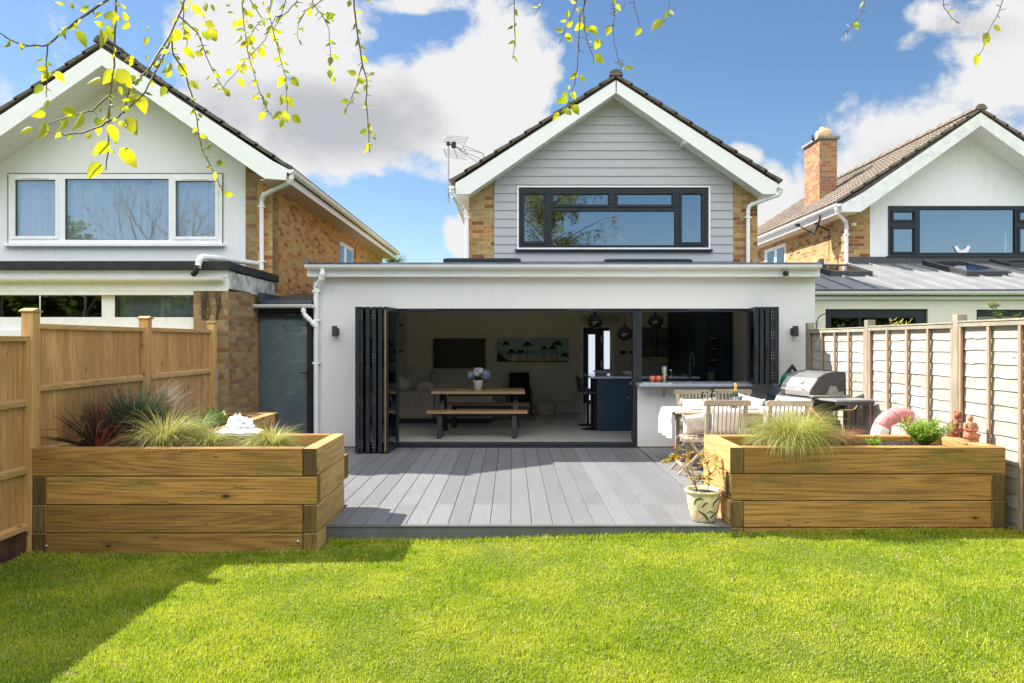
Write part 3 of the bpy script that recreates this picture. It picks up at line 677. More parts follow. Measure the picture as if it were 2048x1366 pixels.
# ================================================================== OUR HOUSE with its extension
YW = 11.38; EX0, EX1 = PX(627, YW), PX(1630, YW)
def bifold_stack(parent, xs, y_out, y_in, z0, z1, tilt, first_sub='bifold_door', handles=True, hinges=()):
    pass
def make_house():
    h = thing('detached_house', 'grey clad gabled house with white rendered flat-roofed extension and open bifold doors', 'house', (1.8, 13.3, 0))
    # ---- extension shell
    ox0, ox1, ozt = -2.40, 3.945, 2.288; zt = 2.80; zs = 1.125
    m = MB(); wall_y(m, EX0, EX1, .10, zt, YW, .28, holes=[(ox0, 1.93, .10, ozt), (2.0-.07, ox1, zs, ozt)])
    m.build('wall', 'render_white', h, label='smooth white rendered front wall of the extension')
    m = MB(); m.box(EX0, EX0+.28, YW+.28, 13.3, .1, zt); m.box(EX1-.28, EX1, YW+.28, 17.4, .1, zt); m.box(EX0, -2.75, 13.3, 17.4, .1, zt); m.build('wall', 'render_white', h)
    # interior shell
    ix0, ix1, iy1, iz1 = -2.46, 4.36, 17.3, 2.55
    m = MB(); m.quad((ix0, iy1, .15), (PX(1166, iy1), iy1, .15), (PX(1166, iy1), iy1, iz1), (ix0, iy1, iz1))
    m.quad((PX(1225, iy1), iy1, .15), (ix1, iy1, .15), (ix1, iy1, iz1), (PX(1225, iy1), iy1, iz1))
    zd = PZ(655, iy1); m.quad((PX(1166, iy1), iy1, zd), (PX(1225, iy1), iy1, zd), (PX(1225, iy1), iy1, iz1), (PX(1166, iy1), iy1, iz1))
    m.build('interior_wall', 'int_wall', h)
    m = MB(); m.quad((ix0, YW+.28, .15), (ix0, iy1, .15), (ix0, iy1, iz1), (ix0, YW+.28, iz1)); m.quad((ix1, YW+.28, .15), (ix1, iy1, .15), (ix1, iy1, iz1), (ix1, YW+.28, iz1))
    m.quad((ix0, YW+.281, ozt-.03), (ix1, YW+.281, ozt-.03), (ix1, YW+.281, iz1), (ix0, YW+.281, iz1)); m.build('interior_wall', 'int_wall2', h)
    SK = [(PX(892, 12.3)+.06, PX(1040, 12.3)-.06), (PX(1205, 12.3)+.06, PX(1372, 12.3)-.06)]; sky0, sky1 = 11.97, 12.73
    m = MB(); m.box(ix0-.2, ix1+.2, YW+.25, sky0, iz1, iz1+.03); m.box(ix0-.2, ix1+.2, sky1, 20.0, iz1, iz1+.03)
    for (a_, b_x) in ((ix0-.2, SK[0][0]), (SK[0][1], SK[1][0]), (SK[1][1], ix1+.2)): m.box(a_, b_x, sky0, sky1, iz1, iz1+.03)
    m.build('ceiling', 'ceiling_paint', h)
    for (a_, b_x) in SK:
        m = MB()
        for yy in (sky0, sky1): m.quad((a_, yy, iz1), (b_x, yy, iz1), (b_x, yy, 3.1), (a_, yy, 3.1))
        for xx in (a_, b_x): m.quad((xx, sky0, iz1), (xx, sky1, iz1), (xx, sky1, 3.1), (xx, sky0, 3.1))
        m.build('skylight_shaft', 'ceiling_paint', h)
    m = MB(); m.box(ix0-.2, ix1+.2, YW+.12, 20.0, .05, .148); m.build('floor', 'floor_tile', h)
    m = MB(); m.box(ix0, PX(1163, iy1), iy1-.02, iy1-.002, .15, .27); m.box(PX(1228, iy1), ix1, iy1-.02, iy1-.002, .15, .27); m.build('skirting', 'ceiling_paint', h, bevel=.004)
    # hall behind the inner doorway, with front door
    a, b = PX(1166, iy1), PX(1225, iy1)
    m = MB(); m.quad((a-.02, iy1, .15), (a-.02, 19.8, .15), (a-.02, 19.8, iz1), (a-.02, iy1, iz1)); m.quad((b+.3, iy1, .15), (b+.3, 19.8, .15), (b+.3, 19.8, iz1), (b+.3, iy1, iz1)); m.quad((a-.1, 19.8, .15), (b+.4, 19.8, .15), (b+.4, 19.8, iz1), (a-.1, 19.8, iz1)); m.build('hall_wall', 'int_wall2', h)
    m = MB(); frame_rect(m, a-.06, b+.06, -.1, zd+.07, iy1-.025, iy1+.1, .065); m.build('door_lining', 'ceiling_paint', h, bevel=.004)
    d = MB(); d.box(a, b+.2, 19.55, 19.6, .15, zd+.12); dd = d.build('front_door', 'black_plastic', h)
    yd = 19.5
    g = MB(); g.box(PX(1177, yd), PX(1190, yd), yd, yd+.02, PZ(800, yd), PZ(669, yd)); g.box(PX(1208, yd), PX(1219.5, yd), yd, yd+.02, PZ(738, yd), PZ(662, yd)); gg = g.build('frosted_glass', 'lit_door_glass', dd)
    nt = MAT['lit_door_glass'].node_tree; pr = [n for n in nt.nodes if n.type == 'BSDF_PRINCIPLED'][0]; pr.inputs['Emission Color'].default_value = (.8, .88, 1, 1); pr.inputs['Emission Strength'].default_value = .38  # glow added to the glass in place of daylight behind it
    MB().box(PX(1201, yd), PX(1204.5, yd), yd-.02, yd+.02, PZ(735, yd), PZ(722, yd)).box(PX(1201, yd), PX(1204.5, yd), yd-.02, yd+.02, PZ(684, yd), PZ(672, yd)).build('hinge', 'steel', dd)
    # lintel head / door frame
    fr = MB(); fr.box(ox0, ox1, YW+.03, YW+.11, ozt-.05, ozt-.001); fr.box(ox0, ox0+.05, YW+.03, YW+.11, .152, ozt-.05); fr.box(ox1-.05, ox1, YW+.03, YW+.11, zs+.04, ozt-.05)
    fr.box(1.86, 1.93, YW-.004, YW+.13, .152, ozt-.05); fr.box(1.93, 2.0, YW+.002, YW+.128, zs+.03, ozt-.05)
    fr.build('door_frame', 'anthracite', h, bevel=.004)
    m = MB(); 
    for px in (845, 1160, 1405): m.box(PX(px-28, YW), PX(px+28, YW), YW+.012, YW+.03, ozt-.032, ozt-.014)
    m.build('trickle_vent', 'lead', h, bevel=.003)
    m = MB(); m.box(ox0, 1.93, YW-.06, YW+.12, .148, .165); m.box(ox0, 1.93, YW+.0, YW+.12, .165, .215); m.box(ox0, 1.93, YW+.05, YW+.07, .215, .228); m.build('door_track', 'anthracite', h, bevel=.004)
    MB().box(EX0+.02, EX1-.02, YW-.006, YW+.01, .10, .165).build('dpc_strip', 'stem_brown', h)
    # ---- folded leaves: thin framed leaves standing nearly square to the wall
    def leaf(px, yo, yi, z0, z1, skew, glassm='pane_door', handle=None, brassedge=False, hinge=True, hz=None):
        xo = PX(px, yo); th = .058; W = math.hypot(yi-yo, skew); ang = math.atan2(yi-yo, skew)
        d = thing('bifold_door', None, None, (0, 0, 0)); d.parent = h; d.location = (xo-h.location.x, yo-h.location.y, 0)
        for k in ('label', 'category'): 
            if k in d: del d[k]
        m = MB(); fw = .075
        def bx(m, u0, u1, v0, v1, za, zb):
            c = ((u0+u1)/2*math.cos(ang)-(v0+v1)/2*math.sin(ang)+xo, (u0+u1)/2*math.sin(ang)+(v0+v1)/2*math.cos(ang)+yo, (za+zb)/2)
            m.obox(c, (abs(u1-u0), abs(v1-v0), abs(zb-za)), (0, 0, ang))
        bx(m, 0, fw, -th/2, th/2, z0, z1); bx(m, W-fw, W, -th/2, th/2, z0, z1); bx(m, fw, W-fw, -th/2, th/2, z0, z0+fw); bx(m, fw, W-fw, -th/2, th/2, z1-fw, z1)
        m.build('leaf_frame', 'anthracite', d, bevel=.006)
        g = MB(); bx(g, fw-.01, W-fw+.01, -.008, .008, z0+fw-.01, z1-fw+.01); g.build('pane', glassm, d)
        if brassedge:
            e = MB(); bx(e, -.006, 0, -.008, .012, z0+.02, z1-.05); e.build('edge_strip', 'brass', d)
        if hinge:
            for zz in (hz or (z0+.12, z0+.12+(z1-z0-.24)/3, z0+.12+2*(z1-z0-.24)/3, z1-.12)):
                e = MB(); bx(e, -.010, -.001, -.027, .027, zz-.06, zz+.06); e.cur = 1
                for sx in (-1, 1):
                    for dz in (-.045, 0, .045): bx(e, -.013, -.010, sx*.017-.005, sx*.017+.005, zz+dz-.006, zz+dz+.006)
                e.build('hinge', ['black_plastic', 'steel'], d)
        if handle:
            e = MB(); bx(e, -.03, 0, -.012, .012, handle-.11, handle+.11); bx(e, -.05, -.03, -.008, .008, handle+.02, handle+.13); e.build('handle', 'black_plastic', d, bevel=.004)
    z0, z1 = .17, 2.285
    yo = 10.70
    leaf(714, yo, YW-.0, z0, z1, .03, hinge=False)
    leaf(722, yo+.03, YW+.03, z0, z1, .05)
    leaf(735, yo+.01, YW+.03, z0, z1, -.02, hinge=False, handle=1.17)
    leaf(748, yo+.03, YW+.03, z0, z1, .03)
    leaf(760, yo+.02, YW+.03, z0, z1, -.03, hinge=False)
    leaf(771, yo+.0, YW+.05, z0, z1, .06, hinge=False, brassedge=True)
    z0, z1 = 1.165, 2.285; yo = 10.72
    leaf(1554, yo, YW-.0, z0, z1, .10, hinge=False)
    leaf(1545, yo+.02, YW+.0, z0, z1, .06)
    leaf(1535, yo+.0, YW+.0, z0, z1, .09, hinge=False, handle=1.6)
    leaf(1524, yo+.03, YW+.02, z0, z1, .06, hinge=False)
    leaf(1513, yo+.02, YW+.02, z0, z1, .10, hinge=False, handle=1.6)
    # servery shelf
    m = MB(); m.box(PX(1278, 11.1), 4.16, 11.08, YW+.4, zs-.025, zs+.02); m.build('servery_shelf', 'slate_sill', h, bevel=.006)
    for px in (1330, 1432):
        x = PX(px, 11.3); m = MB(); m.box(x-.012, x+.012, YW-.012, YW-.001, zs-.20, zs-.025); m.box(x-.012, x+.012, YW-.20, YW-.012, zs-.037, zs-.025); m.tube([(x, YW-.01, zs-.17), (x, YW-.09, zs-.11), (x, YW-.17, zs-.035)], .006, 6); m.build('shelf_bracket', 'brass', h)
    # roof edge: fascia, trim, gutter
    gy = 11.17
    m = MB(); m.box(EX0-.06, EX1+.02, gy+.07, YW-.002, 2.765, 2.90); m.build('fascia_board', 'upvc', h, bevel=.004)
    m = MB(); m.prism([(gy-.02, 2.925), (gy+.02, 2.925), (gy+.10, 2.985), (sky0, 2.99), (sky0, 2.91), (gy+.1, 2.90)], 'x', EX0-.07, EX1+.05); m.prism([(sky1, 2.992), (17.4, 3.02), (17.4, 2.93), (sky1, 2.91)], 'x', EX0-.07, EX1+.05)
    for (a_, b_x) in ((EX0-.07, SK[0][0]), (SK[0][1], SK[1][0]), (SK[1][1], EX1+.05)): m.box(a_, b_x, sky0, sky1, 2.91, 2.991)
    m.prism([(gy+.0, 2.93), (gy+.03, 3.035), (gy+.10, 3.02), (gy+.14, 2.985)], 'x', EX0-.08, EX0-.02); m.prism([(gy+.0, 2.93), (gy+.03, 3.035), (gy+.10, 3.02), (gy+.14, 2.985)], 'x', EX1+.0, EX1+.06)
    m.build('flat_roof', 'lead', h)
    gutter(h, (PX(610, gy), PX(1641, gy)), gy, 2.935, r=.062)
    yk = gy+.02; x = PX(645, gy)
    pipe(h, [(x, gy, 2.9), (x, gy, 2.76), (PX(634.5, YW), YW-.05, 2.62), (PX(634.5, YW), YW-.05, .16)], .036, clips=[(PX(634.5, YW), YW-.05, z) for z in (2.55, 2.1, 1.45)])
    # skylights on the flat roof
    for (a_, b_x), zt_ in zip(SK, (3.115, 3.105)):
        m = MB(); 
        for (xa_, xb2, ya_, yb2) in ((a_-.07, b_x+.07, sky0-.07, sky0), (a_-.07, b_x+.07, sky1, sky1+.07), (a_-.07, a_, sky0, sky1), (b_x, b_x+.07, sky0, sky1)): m.box(xa_, xb2, ya_, yb2, 2.98, zt_)
        w_ = m.build('skylight', 'anthracite', h, bevel=.006); MB().box(a_-.03, b_x+.03, sky0-.03, sky1+.03, zt_+.001, zt_+.012).build('pane', 'pane_door', w_)
    # sconces and camera
    for px in (672, 1587):
        x = PX(px, YW); s = thing('wall_light', None, None); s.parent = h; s.location = (0, 0, 0); 
        for k in ('label', 'category'):
            if k in s: del s[k]
        q = 1 if px < 1000 else -1
        MB().box(x-.035, x+.035, YW-.12, YW-.045, PZ(673, YW), PZ(652, YW)).build('lamp_body', 'hood_grey', s, bevel=.006)
        MB().box(x-.03+.02*q, x+.03+.02*q, YW-.045, YW-.001, PZ(669, YW), PZ(656, YW)).build('wall_plate', 'hood_grey', s, bevel=.004)
    x = PX(1571, gy+.05); MB().box(x-.035, x+.035, gy-.0, gy+.07, 2.775, 2.845).build('security_camera', 'black_plastic', h, bevel=.012)
    # ---- main house
    Y = 13.3; xr = 1.82; xl, xR = PX(938, Y), PX(1515, Y); ca, cb = PX(988, Y), PX(1466, Y); sl = .678; zap = 6.15
    def zu(x): return zap-sl*abs(x-xr)
    m = MB(); m.prism([(xl, 2.9), (ca, 2.9), (ca, zu(ca)), (xl, zu(xl))], 'y', Y, Y+.3); m.box(xl, xl+.25, Y+.3, 21.3, 2.62, zu(xl)); m.build('brick_wall', 'brick_yellow', h); m = MB(); m.prism([(cb, 2.9), (xR, 2.9), (xR, zu(xR)), (cb, zu(cb))], 'y', Y, Y+.3)
    m.box(xR-.25, xR, Y+.3, 21.3, 2.62, zu(xR)); m.build('brick_wall', 'brick_yellow', h)
    m = MB(); wx0, wx1, wz0, wz1 = PX(1038, Y), PX(1416, Y), PZ(498, Y), PZ(376, Y)
    # backing behind the boards
    yb = Y+.02
    m.prism([(ca, 2.9), (wx0, 2.9), (wx0, zu(wx0)), (ca, zu(ca))], 'y', yb, Y+.3); m.prism([(wx1, 2.9), (cb, 2.9), (cb, zu(cb)), (wx1, zu(wx1))], 'y', yb, Y+.3)
    m.box(wx0, wx1, yb, Y+.3, 2.9, wz0); m.prism([(wx0, wz1), (wx1, wz1), (wx1, zu(wx1)), (xr, zap), (wx0, zu(wx0))], 'y', yb, Y+.3); m.build('gable_wall', 'clad', h)
    m = MB(); pitch = .1535; k = 0
    zb = 2.93-.02
    while zb < zap-.05:
        zt_ = zb+pitch; lo = max(zb, 2.9)
        segs = [(ca+.004, cb-.004)]
        if zb < wz1+.03 and zt_ > wz0-.03: segs = [(ca+.004, wx0-.03), (wx1+.03, cb-.004)]
        for (a, b) in segs:
            # clip by roof line at board top and bottom
            def half(z): return (zap-z)/sl
            a1, b1 = max(a, xr-half(zb)), min(b, xr+half(zb)); a2, b2 = max(a, xr-half(min(zt_, zap))), min(b, xr+half(min(zt_, zap)))
            if b1 <= a1: continue
            if b2 < a2: a2 = b2 = xr
            t0, t1 = Y-.022, Y-.006
            zc, zd_ = zb, zt_+.012
            m.add([(a1, t0, zc), (b1, t0, zc), (b2, t1, zd_), (a2, t1, zd_), (a1, Y+.015, zc), (b1, Y+.015, zc), (b2, Y+.015, zd_), (a2, Y+.015, zd_)],
                  [(0, 1, 2, 3), (4, 0, 3, 7), (1, 5, 6, 2), (0, 4, 5, 1), (3, 2, 6, 7)])
        zb += pitch
    m.build('gable_cladding', 'clad_grain', h)
    m = MB(); frame_rect(m, wx0-.035, wx1+.035, wz0-.01, wz1+.035, Y-.035, Y+.03, .030); m.build('window_trim', 'upvc', h, bevel=.004)
    MB().box(wx0-.07, wx1+.07, Y-.07, Y+.03, wz0-.05, wz0-.011).build('window_sill', 'anthracite', h, bevel=.004)
    c = lambda px0, px1, py0, py1: (PX(px0, Y), PX(px1, Y), PZ(py1, Y), PZ(py0, Y))
    window(h, wx0, wx1, wz0, wz1, Y-.01, 'anthracite', 'pane_sky', [c(1048, 1089, 388, 484), c(1106, 1217, 388, 410), c(1235, 1345, 388, 410), c(1102, 1350, 422, 491), c(1363, 1404, 388, 485)], fw=.06,
           sashes=(0, 1, 2, 4), vents=(0, 4), curtain=None)
    # pulled-up blinds behind the panes
    for (a, b, t, bt) in ((1048, 1089, 388, 416), (1106, 1345, 385, 410), (1363, 1404, 388, 416)):
        m = MB(); z = PZ(t, Y)
        while z > PZ(bt, Y): m.obox(((PX(a, Y)+PX(b, Y))/2, Y+.13, z), (PX(b, Y)-PX(a, Y), .022, .002), (R(35), 0, 0)); z -= .022
        m.box(PX(a, Y), PX(b, Y), Y+.12, Y+.14, z-.01, z+.004); m.build('blind', 'blind', h)
    # roof
    yv = 12.98; ye = 21.3
    xeL, zeL = PX(907, 13.0), PZ(363, 13.0); xeR, zeR = 2*xr-xeL, zeL; zr = 6.44
    roof = thing('roof', None, None); roof.parent = h; roof.location = (0, 0, 0)
    for k_ in ('label', 'category'):
        if k_ in roof: del roof[k_]
    roof_slope(roof, xeL-.03, zeL, xr, zr, yv-.035, ye, 'roof_tile', 11); roof_slope(roof, xeR+.03, zeR, xr, zr, yv-.035, ye, 'roof_tile', 11)
    m = MB(); m.prism([(xeL+.02, zeL-.03), (xr, zr-.03), (xeR-.02, zeR-.03), (xeR-.05, zeR-.12), (xr, zap+.02), (xeL+.05, zeL-.12)], 'y', yv+.03, ye-.02); m.build('roof_deck', 'roof_tile', roof)
    m = MB(); n = 10; vs = []
    pr = [(.115*math.cos(math.pi*t/n), .10*math.sin(math.pi*t/n)) for t in range(n+1)]
    y = yv-.045
    while y < ye:
        m.prism([(xr+p[0], zr-.005+p[1]+.0) for p in pr], 'y', y, min(ye, y+.44)); m.prism([(xr+p[0]*1.08, zr-.005+p[1]*1.1) for p in pr], 'y', y-.006, y+.03); y += .445
    m.build('ridge_tiles', 'roof_tile', roof)
    # bargeboards
    q = lambda px, py: (PX(px, 13.0), PZ(py, 13.0))
    for side, poly in (('l', [q(1231, 161.5), q(932, 354), q(911, 366), q(912, 389), q(939, 389), q(1231, 187)]), ('r', [q(1233, 161.5), q(1532, 354), q(1554, 367), q(1553, 389), q(1525, 389), q(1233, 187)])):
        MB().prism(poly, 'y', 12.975, 13.0).build('bargeboard', 'barge_paint', h, bevel=.003)
    m = MB(); xa, za = q(939, 389); xb_, zb_ = q(1231, 187)
    m.prism([(xa, za+.002), (xr, zap+.0), (xr, zap+.02), (xa, za+.03)], 'y', 13.0, Y+.01); xc, zc = q(1525, 389); m.prism([(xc, zc+.002), (xr, zap), (xr, zap+.02), (xc, zc+.03)], 'y', 13.0, Y+.01); m.build('verge_soffit', 'upvc_old', h)
    m = MB(); x0, _ = q(911, 389); x1, _ = q(1553, 389)
    m.box(x0+.01, xl+.02, 13.0, ye, za+.004, za+.02); m.box(xR-.02, x1-.01, 13.0, ye, za+.004, za+.02); m.box(x0-.005, x0+.012, 13.0, ye, za, za+.16); m.box(x1-.012, x1+.005, 13.0, ye, za, za+.16); m.build('eaves_soffit', 'upvc', h)
    for px in (1088, 1368):
        x = PX(px, 13.1); z = PZ(278, 13.1); MB().box(x-.03, x+.03, 13.0, Y-.01, z-.10, z+.02).build('purlin_end', 'upvc_old', h)
    for s, xg in ((-1, x0-.065), (1, x1+.065)):
        gutter(h, (12.9, ye), xg, za+.13, along='y', r=.055)
        xp = PX(934, Y) if s < 0 else PX(1494, Y)
        if s < 0: pts = [(xg, 12.97, za+.10), (xg+.01, 12.97, za-.0), (xp-.05, Y-.06, PZ(420, Y)), (xp-.0, Y-.06, PZ(435, Y)), (xp, Y-.06, 3.0)]
        else: pts = [(xg, 12.97, za+.10), (xg-.01, 12.97, za+.0), (xp+.03, Y-.06, PZ(412, Y)), (xp, Y-.06, PZ(420, Y)), (xp, Y-.06, 3.0)]
        pipe(h, pts, .034, clips=[(xp, Y-.06, z) for z in (4.0, 3.1)])
    # side door and lean-to between the houses
    yd = 11.45; dx0, dx1 = PX(484, yd), PX(628, yd)-.02; zt2 = PZ(625, yd)
    d = thing('side_door', None, None); d.parent = h; d.location = (0, 0, 0)
    for k_ in ('label', 'category'):
        if k_ in d: del d[k_]
    m = MB(); frame_rect(m, dx0, dx1, .12, zt2+.06, yd, yd+.07, .065); frame_rect(m, dx0+.055, dx1-.01, .15, zt2-.01, yd-.02, yd+.06, .075); m.build('door_frame', 'anthracite', d, bevel=.006)
    MB().box(dx0+.12, dx1-.08, yd+.02, yd+.03, .2, zt2-.08).build('pane', 'pane_frost', d)
    MB().box(dx0+.1, dx1-.05, yd+.045, yd+.06, .1, zt2).build('backing_board', 'frost_back', d)
    m = MB(); xh = PX(616, yd); m.box(xh-.015, xh+.015, yd-.035, yd-.02, PZ(760, yd), PZ(740, yd)); m.tube([(xh, yd-.04, PZ(745, yd)), (xh, yd-.07, PZ(745, yd)), (xh-.11, yd-.07, PZ(745, yd))], .01, 8); m.build('handle', 'black_plastic', d)
    m = MB(); rx0 = -3.86; m.prism([(11.30, zt2+.17), (13.2, zt2+.40), (13.2, zt2+.34), (11.30, zt2+.10)], 'x', rx0, EX0-.01); m.box(rx0, EX0-.01, 11.33, 11.36, zt2+.06, zt2+.16); m.box(rx0, rx0+.05, 11.25, 13.1, zt2+.16, zt2+.30); m.build('lean_to_roof', 'lead', h, bevel=.01)
    gutter(h, (PX(475, 11.25), PX(626, 11.25)), 11.25, zt2+.115, r=.055)
    pipe(h, [(PX(607, 11.25), 11.25, zt2+.08), (PX(607, 11.25), 11.25, zt2-.03), (PX(622, 11.28), 11.28, zt2-.14), (PX(634.5, YW), YW-.06, PZ(655, YW))], .033)
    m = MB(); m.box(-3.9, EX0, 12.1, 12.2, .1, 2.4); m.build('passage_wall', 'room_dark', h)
    return h
HOUSE = make_house()
def part_empty(name, parent):
    e = bpy.data.objects.new(name, None); sc.collection.objects.link(e); e.parent = parent; e.empty_display_size = .1; return e

# ---- gull ornament standing on the upstairs sill (behind the glass)
def gull():
    x, z, Y = PX(1243, 13.37), PZ(489, 13.37)+.0, 13.37
    t = thing('bird_ornament', 'white gull ornament on a thin rod behind the upstairs window', 'ornament', (x, Y, z-.09))
    m = MB(); m.tube([(x, Y, z-.02), (x, Y, z+.02), (x, Y, z+.05)], .004, 6); m.build('rod', 'steel', t)
    m = MB(); m.tube([(x-.05, Y, z+.17), (x-.045, Y, z+.14), (x-.02, Y, z+.09), (x+.04, Y, z+.065), (x+.10, Y, z+.055)], [.012, .022, .038, .036, .004], 10); m.ball((x-.052, Y, z+.165), .022, 10); m.tube([(x-.07, Y, z+.165), (x-.10, Y, z+.16)], [.008, .001], 6); m.build('body', 'flower_white', t, smooth=True)
gull()
# ---- television aerial on the left eave
def aerial():
    Y = 13.25; x0, zb = PX(897, Y), PZ(372, Y); zt = PZ(284, Y)
    t = thing('tv_aerial', 'metal television aerial on a thin mast above the left eave', 'aerial', (x0, Y, zb))
    MB().tube([(x0, Y, zb-.3), (x0+.0, Y, zt)], .014, 8).build('mast', 'steel', t, smooth=True)
    m = MB(); q = lambda px, py, dy=0: (PX(px, Y), Y+dy, PZ(py, Y))
    def bar(a, b, r=.006): m.tube([a, b], r, 6)
    # reflector grids
    for (p0, p1, p2, p3) in (((889, 290), (934, 268), (926, 281), (887, 299)),):
        pass
    for i in range(6):
        t_ = i/5
        bar(q(895+(-8)*t_, 276+13*t_, -.15), q(934-8*t_, 267+14*t_, .25), .0035)
    for i in range(6):
        t_ = i/5
        bar(q(890+7*t_, 303+16*t_, -.15), q(925+9*t_, 296+17*t_, .25), .0035)
    bar(q(887, 290, -.15), q(896, 275, -.15)); bar(q(926, 281, .25), q(934, 267, .25), .008); bar(q(908, 285), q(914, 271), .007); bar(q(889, 302, -.15), q(895, 319, -.15), .009); bar(q(906, 292), q(915, 316), .009)
    bar(q(897, 287), q(922, 299), .012); bar(q(918, 296), q(965, 298, .3), .005); bar(q(918, 299), q(965, 312, .3), .006); bar(q(920, 301), q(963, 323, .3), .006); bar(q(925, 291), q(934, 310), .009); bar(q(927, 291), q(964, 298, .3), .006)
    bar(q(964, 298, .3), q(968, 311, .3), .011); bar(q(968, 311, .3), q(964, 323, .3), .009)
    m.build('antenna_array', 'steel', t)
    m = MB(); m.box(PX(903, Y), PX(912, Y), Y-.03, Y+.03, PZ(296, Y), PZ(284, Y)); m.box(PX(893, Y), PX(900, Y), Y-.03, Y+.03, PZ(291, Y), PZ(284, Y)); m.build('clamp', 'black_plastic', t, bevel=.005)
aerial()

# ================================================================== LEFT HOUSE
def gable_house_roof(h, xr, zap, zr, xeL, ze, yv, ye, tile, yw, bb, bmat, courses=11):
    roof = part_empty('roof', h)
    xeR = 2*xr-xeL
    roof_slope(roof, xeL-.03, ze, xr, zr, yv-.035, ye, tile, courses); roof_slope(roof, xeR+.03, ze, xr, zr, yv-.035, ye, tile, courses)
    m = MB(); m.prism([(xeL+.02, ze-.03), (xr, zr-.03), (xeR-.02, ze-.03), (xeR-.05, ze-.12), (xr, zap+.02), (xeL+.05, ze-.12)], 'y', yv+.03, ye-.02); m.build('roof_deck', 'roof_tile', roof)
    m = MB(); n = 10; pr = [(.115*math.cos(math.pi*t/n), .10*math.sin(math.pi*t/n)) for t in range(n+1)]; y = yv-.045
    while y < ye:
        m.prism([(xr+p[0], zr-.005+p[1]) for p in pr], 'y', y, min(ye, y+.44)); m.prism([(xr+p[0]*1.08, zr-.005+p[1]*1.1) for p in pr], 'y', y-.006, min(ye, y+.03)); y += .445
    m.build('ridge_tiles', tile, roof)
    return roof
def make_left_house():
    h = thing('detached_house', 'white rendered gabled house on the left with yellow brick side wall and white windows', 'house', (-6.4, 12.2, 0))
    Y = 12.17; xr = -6.42; xR = PX(545, Y); xl = 2*xr-xR; sl = .682; zap = 6.10
    def zu(x): return zap-sl*abs(x-xr)
    xb = PX(491, Y); wx0, wx1, wz0, wz1 = PX(18, Y), PX(445, Y), PZ(488, Y), PZ(348, Y)
    xlb = 2*xr-xb; m = MB(); wall_y(m, xlb, xb, 2.6, wz1, Y, .3, holes=[(wx0, wx1, wz0, wz1)])
    m.prism([(xlb, wz1), (xb, wz1), (xb, zu(xb)), (xr, zap), (xlb, zu(xlb))], 'y', Y, Y+.3); m.build('wall', 'render_old', h)
    m = MB(); m.prism([(xb, 2.6), (xR, 2.6), (xR, zu(xR)), (xb, zu(xb))], 'y', Y+.004, Y+.3); m.build('brick_pier', 'brick_old', h); m = MB(); m.prism([(xl, 2.6), (xlb, 2.6), (xlb, zu(xlb)), (xl, zu(xl))], 'y', Y+.004, Y+.3); m.build('brick_pier', 'brick_old', h)
    m = MB(); sy0, sy1, sz0, sz1 = 16.95, 18.7, 3.75, 4.12
    # side wall with one window: columns
    ze = zu(xR)
    for (a, b, c, d) in ((Y+.3, sy0, 0, ze), (sy1, 22.5, 0, ze), (sy0, sy1, 0, 3.1), (sy0, sy1, sz1, ze)): m.box(xR-.25, xR, a, b, c, d)
    m.box(xR-.25, xR-.001, Y+.001, Y+.3, 0, ze); m.build('side_wall', 'brick_gold', h)
    # side window
    w = MB(); w.box(xR-.12, xR-.05, sy0, sy1, 3.1, sz1); w = w.build('window', 'upvc', h); 
    for k in range(2):
        a = sy0+.08+k*.85; MB().box(xR-.049, xR-.04, a, a+.72, 3.2, sz1-.09).build('pane', 'pane_curtain', w)
    # facade window, three lights
    c = lambda px0, px1, py0, py1: (PX(px0, Y), PX(px1, Y), PZ(py1, Y), PZ(py0, Y))
    cells = [c(31, 113, 360, 473), c(131, 338, 358, 480), c(352, 432, 362, 474)]
    window(h, wx0, wx1, wz0, wz1, Y-.015, 'upvc', 'pane_curtain', cells, fw=.07, sashes=(0, 2), vents=(0, 2), curtain=[(wx0+.05, wx1-.05, 'curtain')])
    MB().box(wx0-.05, wx1+.05, Y-.09, Y+.02, wz0-.045, wz0).build('window_sill', 'upvc', h, bevel=.004)
    yv = 11.6; q = lambda px, py: (PX(px, yv), PZ(py, yv)); ye = 22.6
    xfoot, zfoot = q(571, 361); xeR = q(577, 340)[0]; xeL = 2*xr-xeR
    gable_house_roof(h, xr, zap+.0, 6.47, xeL, q(577, 337)[1], yv, ye, 'roof_tile', Y, None, None, 11)
    zb = q(530, 358)[1]; xbm = q(530, 358)[0]
    polyR = [(xr, q(203, 97)[1]), q(545, 322), q(576, 338), q(572, 361), (xbm, zb), (xr, q(205, 132)[1])]
    polyL = [(2*xr-p[0], p[1]) for p in polyR]
    MB().prism(polyR, 'y', yv-.028, yv).build('bargeboard', 'barge_paint', h, bevel=.003); MB().prism(polyL, 'y', yv-.028, yv).build('bargeboard', 'barge_paint', h, bevel=.003)
    m = MB()
    for s in (1, -1):
        xf = xr+s*(xbm-xr); m.prism([(xf, zb+.002), (xr, q(205, 132)[1]+.002), (xr, q(205, 132)[1]+.03), (xf, zb+.03)], 'y', yv, Y+.01)
    m.build('verge_soffit', 'upvc_old', h)
    zs_ = q(572, 361)[1]
    m = MB(); m.box(xR-.02, xfoot, yv+.001, ye, zs_+.004, zs_+.02); m.build('eaves_soffit', 'soffit_bounce', h)
    m = MB(); m.box(xfoot-.015, xfoot+.008, yv+.001, ye, zs_, zs_+.17); m.build('fascia_board', 'upvc', h)
    xg = xfoot+.075; gutter(h, (yv-.03, ye), xg, zs_+.17, along='y', r=.062)
    xp = PX(526, Y)
